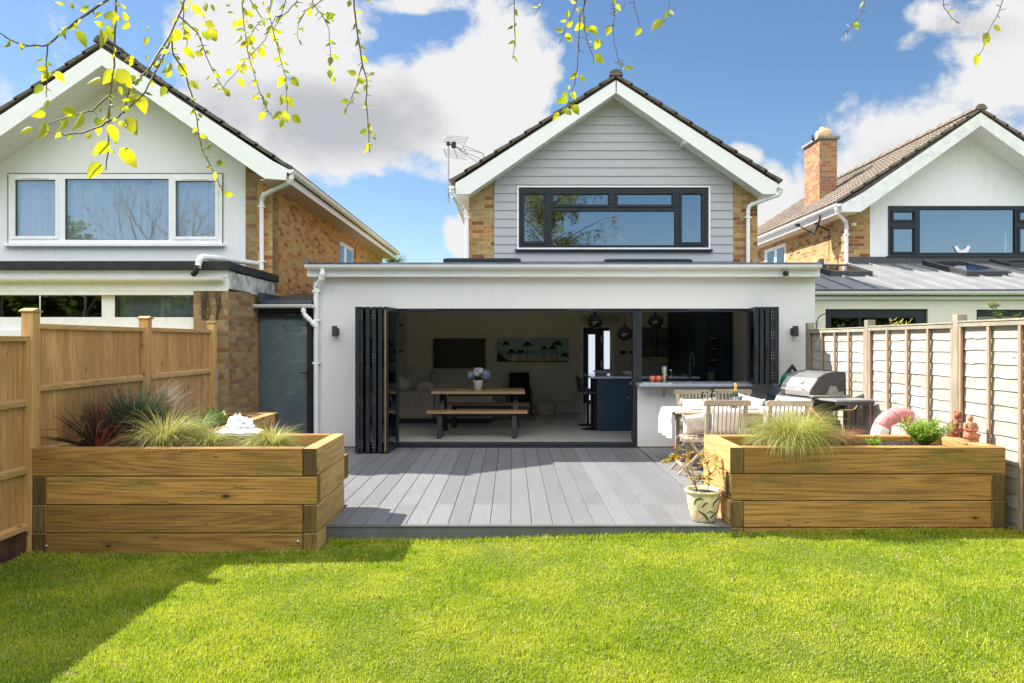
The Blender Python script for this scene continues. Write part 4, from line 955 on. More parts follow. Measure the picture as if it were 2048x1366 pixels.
    pipe(h, [(xg, yv+.05, zs_+.13), (xg, yv+.05, zs_+.0), (xp+.02, Y-.06, PZ(392, Y)), (xp, Y-.06, PZ(405, Y)), (xp, Y-.06, 2.95)], .036, clips=[(xp, Y-.06, PZ(415, Y)), (xp, Y-.06, PZ(524, Y))])
    # rear extension
    yf = 10.25; z1 = 2.86
    pxw = lambda px: PX(px, yf); zf = lambda py: PZ(py, yf)
    xe = -3.93; pl = pxw(387)
    m = MB(); m.box(pl, xe, yf, yf+.35, -.1, zf(578)); m.box(xe-.25, xe, yf+.35, Y, -.1, zf(578)); m.build('brick_pier', 'brick_old', h, label='weathered brick corner pier with clinging ivy stems')
    m = MB(); m.box(-12, pl, yf+.02, yf+.3, -.1, zf(660)); m.build('wall', 'render_old', h)
    m = MB(); m.box(-12, xe, yf-.005, yf+.3, zf(582), zf(555)); m.box(-12, xe-.0, yf-.02, yf+.25, zf(555)+.003, zf(538)); m.box(-12, pl, yf+.0, yf+.07, zf(590), zf(582)); m.build('fascia_board', 'upvc_old', h, bevel=.004)
    m = MB(); m.box(xe-.01, xe+.02, yf+.02, Y-.0, zf(577), zf(543)); m.build('side_fascia', 'fascia_peeling', h)
    m = MB(); m.box(-12, xe-.03, yf-.09, Y-.004, zf(540), zf(526)); m.box(-12, xe+.05, yf-.10, yf-.02, zf(541), zf(523)); m.box(xe-.02, xe+.05, yf-.02, Y+.15, zf(541), zf(524)); m.build('flat_roof', 'felt', h, bevel=.012)
    gutter(h, (-12, pxw(451)), yf-.075, zf(556), 'upvc_old', r=.06)
    c2 = lambda a, b, t, bt: (pxw(a), pxw(b), zf(bt), zf(t))
    window(h, -7.35, pl, zf(665), zf(583), yf+.08, 'upvc_old', 'pane_old', [(-7.28, pxw(-30), zf(634), zf(588)), c2(-10, 197, 588, 634), c2(223, 384, 588, 634)], fw=.06, curtain=[(pxw(222), pxw(385), 'curtain_dark')])
    # swan-neck pipe over the parapet
    pipe(h, [(PX(455, 10.4), 11.6, 3.0), (PX(436, 10.4), 10.4, zf(523)+.06), (pxw(408), yf-.13, zf(516)), (pxw(405), yf-.15, zf(538)), ], .04)
    pipe(h, [(pxw(404.5), yf-.15, zf(537)), (pxw(403), yf-.15, zf(543)), (pxw(393), yf-.11, zf(551))], .036, 'black_plastic')
    # ivy stems on the pier
    rr = random.Random(3); m = MB()
    for k in range(9):
        x = pxw(398+rr.random()*40); z = zf(640); pts = [(x, yf-.012, z)]
        for j in range(9):
            x += rr.uniform(-.022, .022); z += .05; pts.append((max(pl+.01, min(xe-.03, x)), yf-.012, min(z, zf(584))))
            if rr.random() < .6: m.tube([pts[-1], (max(pl+.01, min(xe-.03, x+rr.uniform(-.07, .07))), yf-.012, min(z+.05, zf(583)))], .002, 4)
        m.tube(pts, .006, 4)
    m.build('ivy_stems', 'stem_brown', h)
    return h
LEFT = make_left_house()
def alarm_box():
    x, z, Y = PX(222, 12.17), PZ(166, 12.17), 12.17
    t = thing('alarm_box', 'round-cornered white and yellow burglar alarm box high under the gable', 'alarm box', (x, Y, z-.15))
    poly = [(x-.21, z+.10), (x+.21, z+.10), (x+.22, z+.02), (x+.15, z-.10), (x+.05, z-.155), (x-.05, z-.155), (x-.15, z-.10), (x-.22, z+.02)]
    MB().prism(poly, 'y', Y-.08, Y-.002).build('case', 'alarm_white', t, bevel=.02)
    MB().prism([(x-.10, z+.105), (x+.10, z+.105), (x+.09, z+.03), (x-.09, z+.03)], 'y', Y-.087, Y-.081).build('badge', 'alarm_yellow', t)
    def text(s, xx, zz, size, name):
        cu = bpy.data.curves.new(name, 'FONT'); cu.body = s; cu.size = size; cu.align_x = 'CENTER'; cu.extrude = .001
        o = bpy.data.objects.new(name, cu); sc.collection.objects.link(o); dg = bpy.context.evaluated_depsgraph_get(); me = bpy.data.meshes.new_from_object(o.evaluated_get(dg)); bpy.data.objects.remove(o)
        ob = bpy.data.objects.new(name, me); sc.collection.objects.link(ob); ob.parent = t; ob.location = (xx-t.location.x, Y-.083-t.location.y, zz-t.location.z); ob.rotation_euler = (R(90), 0, 0); me.materials.clear(); me.materials.append(MAT['letter_black'])
    text('KING', x-.06, z-.05, .085, 'lettering')
    MB().prism([(x-.03, z+.09), (x+.02, z+.04), (x-.04, z+.035)], 'y', Y-.09, Y-.0875).build('emblem', 'letter_black', t)
alarm_box()

# ================================================================== RIGHT HOUSE
def make_right_house():
    h = thing('detached_house', 'white gabled house on the right with brown tiled roof and zinc-roofed extension', 'house', (9.6, 15.7, 0))
    Y = 15.7; xr = 9.62; xl = PX(1695, Y); xR = 2*xr-xl; sl = .70; zap = 6.21
    def zu(x): return zap-sl*abs(x-xr)
    xb = PX(1740, Y); wx0, wx1, wz0, wz1 = PX(1776, Y), 2*xr-PX(1776, Y), PZ(512, Y), PZ(412, Y)
    xRb = 2*xr-xb; m = MB(); wall_y(m, xb, xRb, 2.6, wz1, Y, .3, holes=[(wx0, wx1, wz0, wz1)]); m.prism([(xb, wz1), (xRb, wz1), (xRb, zu(xRb)), (xr, zap), (xb, zu(xb))], 'y', Y, Y+.3); m.build('wall', 'render_old', h)
    m = MB(); m.prism([(xl, 2.6), (xb, 2.6), (xb, zu(xb)), (xl, zu(xl))], 'y', Y+.002, Y+.3); m.box(xl, xl+.25, Y+.3, 23.2, 0, zu(xl)); m.build('brick_wall', 'brick_yellow', h)
    c = lambda a, b, t, bt: (PX(a, Y), PX(b, Y), PZ(bt, Y), PZ(t, Y))
    cells = [c(1786, 1828, 424, 440), c(1786, 1828, 457, 504), c(1839, 2028, 419, 506)]
    mir = lambda q_: (2*xr-q_[1], 2*xr-q_[0], q_[2], q_[3])
    cells[2] = (cells[2][0], 2*xr-PX(1839, Y), cells[2][2], cells[2][3]); 
    c3 = PX(2029, Y); c4_ = PX(2039, Y); cells = [cells[0], cells[1], (cells[2][0], c3, cells[2][2], cells[2][3]), (c4_, wx1-.1, PZ(440, Y), PZ(424, Y)), (c4_, wx1-.1, PZ(504, Y), PZ(457, Y))]
    window(h, wx0, wx1, wz0, wz1, Y-.015, 'anthracite', 'pane_sky', cells, fw=.075, sashes=(0, 1, 3, 4), vents=(0,))
    MB().box(wx0-.04, wx1+.04, Y-.06, Y+.02, wz0-.03, wz0-.001).build('window_sill', 'anthracite', h, bevel=.004)
    # side window
    sx = xl; w = MB()
    def yat(px): return xl*F/(px-1024)
    ya, yb = yat(1572), yat(1530); w.box(xl-.01, xl+.05, ya, yb, 3.2, 4.35); w = w.build('window', 'upvc', h, bevel=.004)
    mid = (ya+yb)/2
    for (a, b) in ((ya+.08, mid-.04), (mid+.04, yb-.08)): MB().box(xl-.022, xl-.012, a, b, 3.25, 4.25).build('pane', 'pane_curtain', w)
    yv = 15.2; q = lambda px, py: (PX(px, yv), PZ(py, yv)); ye = 23.3
    xeL, ze = q(1680, 400)[0], q(1680, 402)[1]
    roof = gable_house_roof(h, xr, zap, 6.55, xeL, ze, yv, ye, 'roof_tile_brown', Y, None, None, 11)
    pl = [(xr, q(1959, 226)[1]), q(1726, 385), q(1681, 410), q(1683, 424), q(1721, 424), (xr, q(1959, 252)[1])]
    MB().prism(pl, 'y', yv-.028, yv).build('bargeboard', 'barge_dirty', h, bevel=.003); MB().prism([(2*xr-p[0], p[1]) for p in pl], 'y', yv-.028, yv).build('bargeboard', 'barge_dirty', h, bevel=.003)
    xf, zf_ = q(1721, 424); m = MB()
    for s in (1, -1):
        xx = xr+s*(xf-xr); m.prism([(xx, zf_+.002), (xr, q(1959, 252)[1]+.002), (xr, q(1959, 252)[1]+.03), (xx, zf_+.03)], 'y', yv, Y+.01)
    m.build('verge_soffit', 'upvc_old', h)
    x0 = q(1683, 424)[0]; m = MB(); m.box(x0, xl+.02, yv+.001, ye, zf_+.004, zf_+.02); m.build('eaves_soffit', 'soffit_bounce', h)
    MB().box(x0-.006, x0+.012, yv+.001, ye, zf_, zf_+.16).build('fascia_board', 'upvc', h)
    gutter(h, (yv-.03, ye), x0-.07, zf_+.17, along='y', r=.06)
    xp = PX(1690, Y); pipe(h, [(x0-.07, yv+.06, zf_+.14), (x0-.07, yv+.06, zf_+.02), (xp-.02, Y-.07, PZ(443, Y)), (xp, Y-.07, PZ(450, Y)), (xp, Y-.07, PZ(528, Y))], .036, clips=[(xp, Y-.07, PZ(470, Y))])
    # chimney
    yc = 18.4; cx0, cx1 = PX(1639, yc), PX(1674, yc); ct = PZ(278, yc)
    ch = MB().box(cx0, cx1, yc, yc+.95, 4.2, ct).build('chimney', 'brick_chimney', roof)
    # (sub-part level used up: stack, cap and pot are shown as one masonry group below the roof)
    m = MB(); m.box(cx0-.06, cx1+.06, yc-.06, yc+1.01, ct, ct+.07); m.build('chimney_cap', 'concrete', roof, bevel=.01)
    m = MB(); pc = ((cx0+cx1)/2+.02, yc+.3, ct+.07); m.lathe([(.13, 0), (.19, .05), (.21, .13), (.19, .20), (.13, .235), (.11, .24), (.10, .30)], pc, 20); m.build('chimney_pot', 'clay_pot', roof, smooth=True)
    m = MB(); m.box(cx0-.012, cx1+.012, yc-.02, yc+.96, 4.3, PZ(430, yc)+.15); 
    for k in range(4): m.box(cx0+.08+k*.09, cx1+.012, yc-.014-.001*k, yc+.5, PZ(430, yc)+.1, PZ(405-k*7, yc))
    m.build('lead_flashing', 'lead', roof)
    # small flue
    m = MB(); fx, fy = PX(1556, 21.5), 21.5; m.lathe([(.09, -.3), (.09, .22), (.11, .22), (.11, .30)], (fx, fy, PZ(462, fy)), 14); m.build('flue', 'zinc', roof, smooth=True)
    # extension with standing seam zinc roof
    yf = 12.5; xa = EX1+.12; zt = PZ(580, yf); xE = 14.5
    m = MB(); y1 = Y-.01; z1 = PZ(527, Y); 
    m.prism([(yf-.02, zt), (y1, z1), (y1, z1-.08), (yf-.02, zt-.06)], 'x', xa, xE)
    dz = (z1-zt)/(y1-yf); x = xa+.15
    while x < xE:
        m.prism([(yf-.0, zt+.001), (y1-.01, z1+.001), (y1-.01, z1+.035), (yf+.03, zt+.036)], 'x', x-.008, x+.008); x += .43
    rf = m.build('extension_roof', 'zinc', h)
    MB().box(xa, xE, yf-.05, yf-.021, zt-.10, zt+.012).box(xl-.02, xE, Y-.04, Y-.001, z1-.02, z1+.14).build('roof_trim', 'zinc_dark', h, bevel=.003)
    m = MB(); m.quad((xa, y1, z1-.002), (xl, y1, z1-.002), (xl, 23, z1), (xa, 23, z1)); m.box(xa, xl, 16, 23, 0, z1-.1); m.build('side_roof', 'zinc', h)
    def sky(px0, px1, pyt, pyb, name='roof_window'):
        yb_ = (H-zt+dz*yf - 0)/( (pyb-683)/F + dz) if False else None
        # intersect pixel rows with the roof plane z = zt + dz (y-yf)
        def yrow(py): k = (py-683)/F; return (H-zt+dz*yf)/(k+dz)
        ya_, yb_ = yrow(pyb), yrow(pyt); xa_, xb_ = PX(px0, ya_), PX(px1, ya_)
        m = MB(); 
        for (a, b, c_, d) in ((xa_, xb_, ya_, ya_+.09), (xa_, xb_, yb_-.09, yb_), (xa_, xa_+.08, ya_+.09, yb_-.09), (xb_-.08, xb_, ya_+.09, yb_-.09)):
            za, zb__ = zt+dz*(c_-yf), zt+dz*(d-yf); m.prism([(c_, za-.02), (d, zb__-.02), (d, zb__+.10), (c_, za+.10)], 'x', a, b)
        w_ = m.build(name, 'hood_grey', h, bevel=.006)
        za, zb__ = zt+dz*(ya_+.05-yf)+.085, zt+dz*(yb_-.05-yf)+.085
        MB().add([(xa_+.05, ya_+.05, za), (xb_-.05, ya_+.05, za), (xb_-.05, yb_-.05, zb__), (xa_+.05, yb_-.05, zb__)], [(0, 1, 2, 3)]).build('pane', 'pane_sky', w_)
    sky(1661, 1746, 538, 553); sky(1933, 2017, 530, 553); sky(2020, 2110, 527, 536)
    gutter(h, (xa, xE), yf-.11, PZ(584, yf), r=.06)
    MB().box(xa, xE, yf-.05, yf+.0, PZ(599, yf), zt-.11).build('fascia_board', 'upvc', h, bevel=.003)
    m = MB(); w1 = (PX(1651, yf), PX(1856, yf), -.1, PZ(618, yf)); w2 = (PX(1953, yf), PX(2100, yf), .9, PZ(619, yf))
    wall_y(m, xa, xE, -.1, zt-.03, yf, .28, holes=[w1, w2]); m.build('extension_wall', 'render_cream', h)
    cy = lambda px: PX(px, yf)
    window(h, w1[0], w1[1], .1, w1[3], yf+.04, 'anthracite', 'pane_old', [(cy(1664), cy(1720), .2, PZ(635, yf)), (cy(1724), cy(1780), .2, PZ(635, yf)), (cy(1784), cy(1834), .2, PZ(635, yf))], fw=.09, vents=())
    window(h, w2[0], w2[1], w2[2], w2[3], yf+.04, 'anthracite', 'pane_old', [(cy(1958), cy(2090), 1.0, PZ(632, yf))], fw=.06)
    # satellite dish
    X0 = xl-.28; ys = Y+1.0; zc = PZ(452, ys)
    d = part_empty('satellite_dish', h)
    m = MB(); n = 18; vs = []; dirv = Vector((-.93, .22, .28)).normalized(); up = Vector((0, 0, 1)); s_ = dirv.cross(up).normalized(); u_ = s_.cross(dirv)
    cpt = Vector((xl-.33, ys-.3, PZ(455, ys))); fs = []
    for r_i in range(4):
        rr = .26*r_i/3
        for k in range(n): a = 2*math.pi*k/n; vs.append(cpt+s_*(rr*math.cos(a))*.92+u_*(rr*math.sin(a))+dirv*(rr*rr*.9))
    for r_i in range(3):
        for k in range(n): a = r_i*n+k; b = r_i*n+(k+1) % n; fs.append((a, b, b+n, a+n))
    m.add(vs, fs); m.build('reflector', 'hood_grey', d, solid=.01, smooth='all')
    m = MB(); m.tube([cpt-u_*.22, cpt+dirv*.42-u_*.1], .012, 6); m.box(*[v for a in zip((cpt+dirv*.42-u_*.1)-Vector((.04, .04, .03)), (cpt+dirv*.42-u_*.1)+Vector((.04, .04, .03))) for v in a]); m.tube([cpt, (xl-.1, ys-.2, cpt.z-.08), (xl, ys-.1, cpt.z-.08)], .018, 8); m.build('arm', 'black_metal', d)
    MB().tube([(xl-.012, ys-.1, cpt.z-.1), (xl-.012, ys-.1, 3.6)], .006, 5).build('cable', 'black_plastic', h)
    MB().lathe([(.05, 0), (.055, .05), (.03, .06)], (PX(1706, Y), Y-.03, PZ(452, Y)), 10).build('vent_cover', 'upvc', h)
    return h
RIGHT = make_right_house()
def perched_bird():
    x, Y, z = PX(1628.5, 18.5), 18.6, PZ(281, 18.4)+.035
    t = thing('pigeon', 'small dark bird perched on the corner of the chimney cap', 'bird', (x, Y, z))
    m = MB(); m.tube([(x-.02, Y, z+.145), (x-.005, Y, z+.12), (x+.0, Y, z+.07), (x+.03, Y, z+.03), (x+.08, Y, z-.0)], [.012, .02, .038, .03, .006], 10); m.ball((x-.01, Y, z+.14), .022, 10); m.tube([(x-.03, Y, z+.14), (x-.05, Y, z+.135)], [.006, .001], 5); m.tube([(x, Y, z+.04), (x, Y, z-.0)], .006, 5); m.build('body', 'black_plastic', t, smooth=True)
perched_bird()
def dove_sticker():
    Y = 15.70; x, z = PX(1924, Y), PZ(500, Y)
    # flat shape standing behind the pane
    pts = [(-.20, .09), (-.12, .11), (-.05, .0), (.03, -.0), (.08, .03), (.13, .10), (.17, .115), (.20, .085), (.225, .08), (.19, .05), (.17, -.01), (.12, -.09), (.04, -.13), (-.05, -.11), (-.13, -.04), (-.18, .05)]
    m = MB(); m.prism([(x+a*.85, z+b*.85) for a, b in pts], 'y', Y, Y+.012)
    m.build('dove_ornament', 'flower_white', label='flat white dove shape on the big pane of the right-hand house', cat='ornament')
dove_sticker()
# ================================================================== FENCES
def make_left_fence():
    fx = -4.11
    t = thing('timber_fence', 'golden closeboard fence with capped posts along the left side', 'fence', (fx, 8, 0))
    rr = random.Random(11)
    posts = [(6.30, 2.03), (8.27, 2.03), (10.10, 2.03)]
    for (y, zt) in posts:
        MB().box(fx-.04, fx+.06, y-.05, y+.05, -.1, zt).build('post', 'fence_post', t, bevel=.004)
        m = MB(); m.prism([(y-.065, zt), (y+.065, zt), (y+.065, zt+.012), (y, zt+.035), (y-.065, zt+.012)], 'x', fx-.055, fx+.075); m.build('post_cap', 'fence_rail', t, bevel=.003)
    MB().box(fx-.04, fx+.05, 4.32, 4.42, -.1, 1.92).build('post', 'fence_post', t, bevel=.004)
    def panel(ya, yb, zt, zb=.18, rails=(.34, .86, 1.38)):
        m = MB(); y = ya; 
        while y < yb-.02:                                   # feather-edged boards, thick edge over the thin one
            w = min(.100, yb-y); dz = 0
            m.prism([(fx-.022, y), (fx-.010, y), (fx+.001, y+w+.012), (fx-.022, y+w+.012)], 'z', zb, zt-.012+rr.uniform(-.003, 0)); y += w
        m.build('boards', 'fence_board', t)
        m = MB(); m.box(fx-.03, fx+.032, ya, yb, zt-.045, zt); m.build('rail', 'fence_rail', t, bevel=.003)
        for z in rails:
            m = MB(); m.prism([(fx+.002, z-.035), (fx+.034, z-.030), (fx+.034, z+.012), (fx+.002, z+.035)], 'y', ya+.035, yb-.035); m.build('rail', 'fence_rail', t, bevel=.002)
        for yy in (ya, yb-.035): MB().box(fx-.0, fx+.036, yy, yy+.035, zb, zt-.045).build('batten', 'fence_post', t, bevel=.002)
        MB().box(fx-.03, fx+.01, ya, yb, -.1, zb-.002).build('gravel_board', 'gravel_board', t)
    panel(4.43, 6.248, 1.825, rails=(.12+.10, .70, 1.265)); panel(6.352, 8.218, 1.935, rails=(.8, 1.38)); panel(8.322, 10.045, 1.94, rails=(.8, 1.385))
    MB().box(fx-.045, fx+.055, 10.155, 10.235, -.1, 1.42).build('repair_spur', 'concrete', t, bevel=.004)
make_left_fence()

def make_right_fence():
    fx = 4.50
    t = thing('lap_fence', 'silvered waney lap panel fence along the right side', 'fence', (fx, 9, 0))
    rr = random.Random(21)
    for (y, zt) in ((7.43, 2.05), (9.30, 2.05), (11.17, 2.06), (5.56, 2.03)):
        MB().box(fx-.05, fx+.05, y-.045, y+.045, -.1, zt).build('post', 'old_post', t, bevel=.004)
    def panel(ya, yb, zt, zb=-.05):
        m = MB(); z = zt-.05; n = 22; i = 0
        while z > zb:
            h = rr.uniform(.118, .150); ph = rr.uniform(0, 6); am = rr.uniform(.002, .007); kn = [(rr.uniform(ya, yb), rr.uniform(.008, .02)) for _ in range(rr.choice((0, 1, 1, 2)))]
            vs = []
            for k in range(n+1):
                y = ya+(yb-ya)*k/n; zl = z-h+am*math.sin(y*5+ph)+am*.6*math.sin(y*13+ph)-sum(d*math.exp(-((y-c)/.05)**2) for c, d in kn)
                vs += [(fx+.003, y, z+.02), (fx-.004, y, (z+zl)/2), (fx-.010, y, zl), (fx-.003, y, zl)]
            fs = []
            for k in range(n):
                a = 4*k
                for j in range(3): fs.append((a+j, a+4+j, a+5+j, a+1+j))
            m.add(vs, fs); z -= h-.006; i += 1
        m.build('boards', 'old_board', t)
        for k in range(5):
            y = ya+.02+(yb-ya-.04)*k/4
            m = MB(); pts = []
            m.box(fx-.046+rr.uniform(-.002, .002), fx-.021, y-.018, y+.018, zb, zt-.055); m.build('batten', 'old_batten', t, bevel=.003)
        MB().box(fx-.05, fx+.02, ya, yb, zt-.06, zt-.018).build('rail', 'old_post', t, bevel=.003)
        MB().box(fx-.058, fx+.03, ya-.01, yb+.01, zt-.017, zt).build('capping', 'old_post', t, bevel=.004)
    panel(5.61, 7.38, 1.985); panel(7.48, 9.25, 1.975); panel(9.35, 11.12, 1.965)
    # wrought iron hanging basket bracket on the far post
    m = MB(); q = lambda px, py: (PX(px, 11.25), 11.25, PZ(py, 11.25)); m.tube([q(1632, 660), q(1633, 645), q(1637, 635), q(1645, 629), q(1653, 627)], .007, 6); m.tube([q(1633, 655), q(1637, 648), q(1634, 641), q(1631, 647), q(1634, 655)], .004, 6); m.build('basket_bracket', 'black_metal', t)
make_right_fence()

# ================================================================== PLANTERS
TH = .12
def sleeper(t, x0, x1, y0, y1, z0, z1, ax, rr, end=False):
    j = lambda: rr.uniform(-.004, .004)
    mat = 'sleeper_x' if ax == 'x' else 'sleeper_y'
    m = MB(); x0 += j() if ax == 'y' else 0; a, b, c, d = x0, x1, y0+(j() if ax == 'x' else 0), y1
    m.box(a, b, c, d, z0+.007, z1)
    m.f = m.f; m.mi = [0]*6
    # end grain faces
    if ax == 'x': m.mi[5] = 1; m.mi[3] = 1
    else: m.mi[2] = 1; m.mi[4] = 1
    m.build('sleeper', [mat, 'sleeper_end'], t, bevel=.006, seg=2)
def make_planters():
    rr = random.Random(5)
    # ---- left L-shaped bed
    t = thing('sleeper_planter', 'L-shaped raised bed of new timber sleepers on the left, four courses high', 'planter', (-2.9, 6.8, 0))
    X0, X1, Y0, Y1, ZT, hh = -4.055, PX(634, 6.24), 6.24, 7.26, .877, .24
    for k in range(4):
        z1 = ZT-k*hh; z0 = z1-hh
        lc = (k == 0); rc = (k == 1)                       # front timber covers the left / right end
        sleeper(t, X0 if lc else X0+TH+.003, X1 if rc else X1-TH-.003, Y0, Y0+TH, z0, z1, 'x', rr)
        sleeper(t, X0, X0+TH, Y0+TH+.002 if lc else Y0+.002, Y1, z0, z1, 'y', rr)
        sleeper(t, X1-TH, X1+(.0 if k != 1 else -.002), Y0+TH+.002 if rc else Y0+.001, Y1, z0, z1, 'y', rr)
        sleeper(t, X0+TH+.003, X1-TH-.003, Y1-TH, Y1, z0, z1, 'x', rr)
    sleeper(t, -2.75, X1+.01, Y1+.003, Y1+.13, .42, .66, 'x', rr)
    for k in range(3):
        z1 = .90-k*hh; z0 = z1-hh
        sleeper(t, -2.9-TH, -2.9, Y1+.004, 9.17-TH-.003, z0, z1, 'y', rr); sleeper(t, X0+.01, -2.9+.005, 9.17-TH, 9.17, z0, z1, 'x', rr)
    m = MB(); rr2 = random.Random(2)
    def soil(t, x0, x1, y0, y1, z):
        m = MB(); nx, ny = int((x1-x0)/.03), int((y1-y0)/.03); vs = []
        for j in range(ny+1):
            for i in range(nx+1):
                x = x0+(x1-x0)*i/nx; y = y0+(y1-y0)*j/ny; vs.append((x, y, z+.02*math.sin(x*6+y*4)+rr2.uniform(-.012, .014)))
        m.add(vs, [(j*(nx+1)+i, j*(nx+1)+i+1, (j+1)*(nx+1)+i+1, (j+1)*(nx+1)+i) for j in range(ny) for i in range(nx)]); m.build('soil', 'soil', t)
    soil(t, X0+TH-.01, X1-TH+.01, Y0+TH-.01, Y1-TH+.01, ZT-.10); soil(t, X0+.02, -2.9-TH+.01, Y1-.01, 9.17-TH+.01, .79)
    for px in (93, 596):
        x = PX(px, Y0); MB().lathe([(.0, .012), (.014, .010), (.018, 0)], (0, 0, 0), 10)
        m = MB(); m.ball((x, Y0-.006, PZ(1092 if px < 300 else 1083, Y0)), .014, 10, (1, .5, 1)); m.build('coach_bolt', 'steel', t, smooth=True)
    # ---- right bed
    t = thing('sleeper_planter', 'rectangular raised sleeper bed on the right holding tall green ornamental grass', 'planter', (3.1, 7.0, 0))
    X0, X1, Y0, Y1, ZT = PX(1460, 6.55), PX(2011, 6.55), 6.55, 7.45, .842
    for k in range(4):
        z1 = ZT-k*.2385; z0 = z1-.2385; lc = (k == 1); rc = (k == 0)
        sh = .0 if k != 1 else .012
        sleeper(t, (X0+sh) if lc else X0+TH+.003, X1 if rc else X1-TH-.003, Y0, Y0+TH, z0, z1, 'x', rr)
        sleeper(t, X0, X0+TH, Y0+TH+.003 if lc else Y0+.001, Y1, z0, z1, 'y', rr)
        sleeper(t, X1-TH, X1+(.006 if k == 1 else 0), Y0+TH+.002 if rc else Y0+.001, Y1, z0, z1, 'y', rr)
        sleeper(t, X0+TH+.003, X1-TH-.003, Y1-TH, Y1, z0, z1, 'x', rr)
    soil(t, X0+TH-.01, X1-TH+.01, Y0+TH-.01, Y1-TH+.01, ZT-.07)
make_planters()

# ================================================================== PLANTS
def blade(m, p, az, L, w, bend, n=6, twist=0, rise=1.25):
    """arching blade: starts near vertical, droops by bend (radians)"""
    d = Vector((math.cos(az), math.sin(az), 0)); side = Vector((-d.y, d.x, 0)); pts = []; ws = []; q = Vector(p); a = rise
    for i in range(n+1):
        t = i/n; pts.append(q.copy()); ws.append(w*(1-t**2.2)*.95+w*.05*(1 if i == 0 else .0)); st = L/n
        q = q+(d*math.cos(a)+Vector((0, 0, 1))*math.sin(a))*st; a -= bend/n
    sd = (side*math.cos(twist)+Vector((0, 0, 1))*math.sin(twist)*.6).normalized()
    m.strip(pts, ws, sd)
def tuft(name, label, cat, c, n, L, w, bend, mats, seed, r=.05, rise=(.9, 1.5), spread=None, group=None, azb=None, n2=None):
    t = thing(name, label, cat, c, group); rr = random.Random(seed)
    for mi, (mat, frac) in enumerate(mats):
        m = MB()
        for i in range(int(n*frac)):
            az = rr.uniform(0, 2*math.pi) if azb is None or rr.random() > azb[1] else rr.gauss(azb[0], .7)
            k = rr.random()**.5; p = (c[0]+r*k*math.cos(az+rr.uniform(-1, 1)), c[1]+r*k*math.sin(az+rr.uniform(-1, 1)), c[2])
            blade(m, p, az, L*rr.uniform(.55, 1.1), w*rr.uniform(.7, 1.2), bend*rr.uniform(.5, 1.25), 6, rr.uniform(-.6, .6), rr.uniform(*rise))
        m.build(name.split('_')[-1]+'_blades' if False else ('blades' if mi == 0 else 'dry_blades'), mat, t)
    return t
# big grass in right bed, blades falling over the front edge
tuft('grass_clump', 'large mounded green feather grass spilling over the front of the right bed', 'ornamental grass', (PX(1585, 6.95), 6.93, .78), 2700, .58, .0046, 2.3, [('stipa_green', .62), ('stipa_straw', .38)], 3, r=.17, rise=(.8, 1.55))
tuft('grass_clump', 'drooping grass strands hanging down the face of the right bed', 'ornamental grass', (PX(1583, 6.74), 6.74, .81), 330, .46, .0042, 3.3, [('stipa_green', .6), ('stipa_straw', .4)], 33, r=.07, rise=(.75, 1.3), azb=(-1.57, .9))
tuft('copper_sedge', 'copper-brown curly sedge behind the large green grass', 'sedge', (PX(1688, 7.2), 7.2, .78), 560, .33, .0036, 2.6, [('carex_copper', 1.0)], 4, r=.06, rise=(.7, 1.5))
tuft('grass_clump', 'straw-coloured arching grass clump in the middle of the left bed', 'ornamental grass', (PX(330, 6.62), 6.62, .79), 1500, .56, .0046, 2.1, [('stipa_straw', .55), ('stipa_green', .45)], 5, r=.07, rise=(.8, 1.5), group='pale grass clumps in the left bed', azb=(.2, .35))
tuft('grass_clump', 'low pale grass clump left of the white cloth', 'ornamental grass', (PX(415, 6.62), 6.62, .79), 1150, .40, .0046, 2.5, [('stipa_straw', .5), ('stipa_green', .5)], 6, r=.07, rise=(.7, 1.5), group='pale grass clumps in the left bed')
tuft('grass_clump', 'low pale grass clump at the right end of the left bed', 'ornamental grass', (PX(543, 6.66), 6.66, .79), 1200, .40, .0046, 2.5, [('stipa_straw', .45), ('stipa_green', .55)], 7, r=.07, rise=(.7, 1.5), group='pale grass clumps in the left bed')
tuft('blue_fescue', 'tall dark blue-green grass against the left fence', 'ornamental grass', (PX(262, 7.0), 7.05, .79), 1500, .80, .0048, 1.0, [('fescue', 1.0)], 8, r=.13, rise=(.75, 1.5))
tuft('tufted_sedge', 'dark green grass tuft behind the pale clumps', 'ornamental grass', (PX(385, 7.35), 7.42, .80), 450, .42, .005, 1.4, [('bright_leaf', .5), ('fescue', .5)], 9, r=.07, rise=(.7, 1.4))
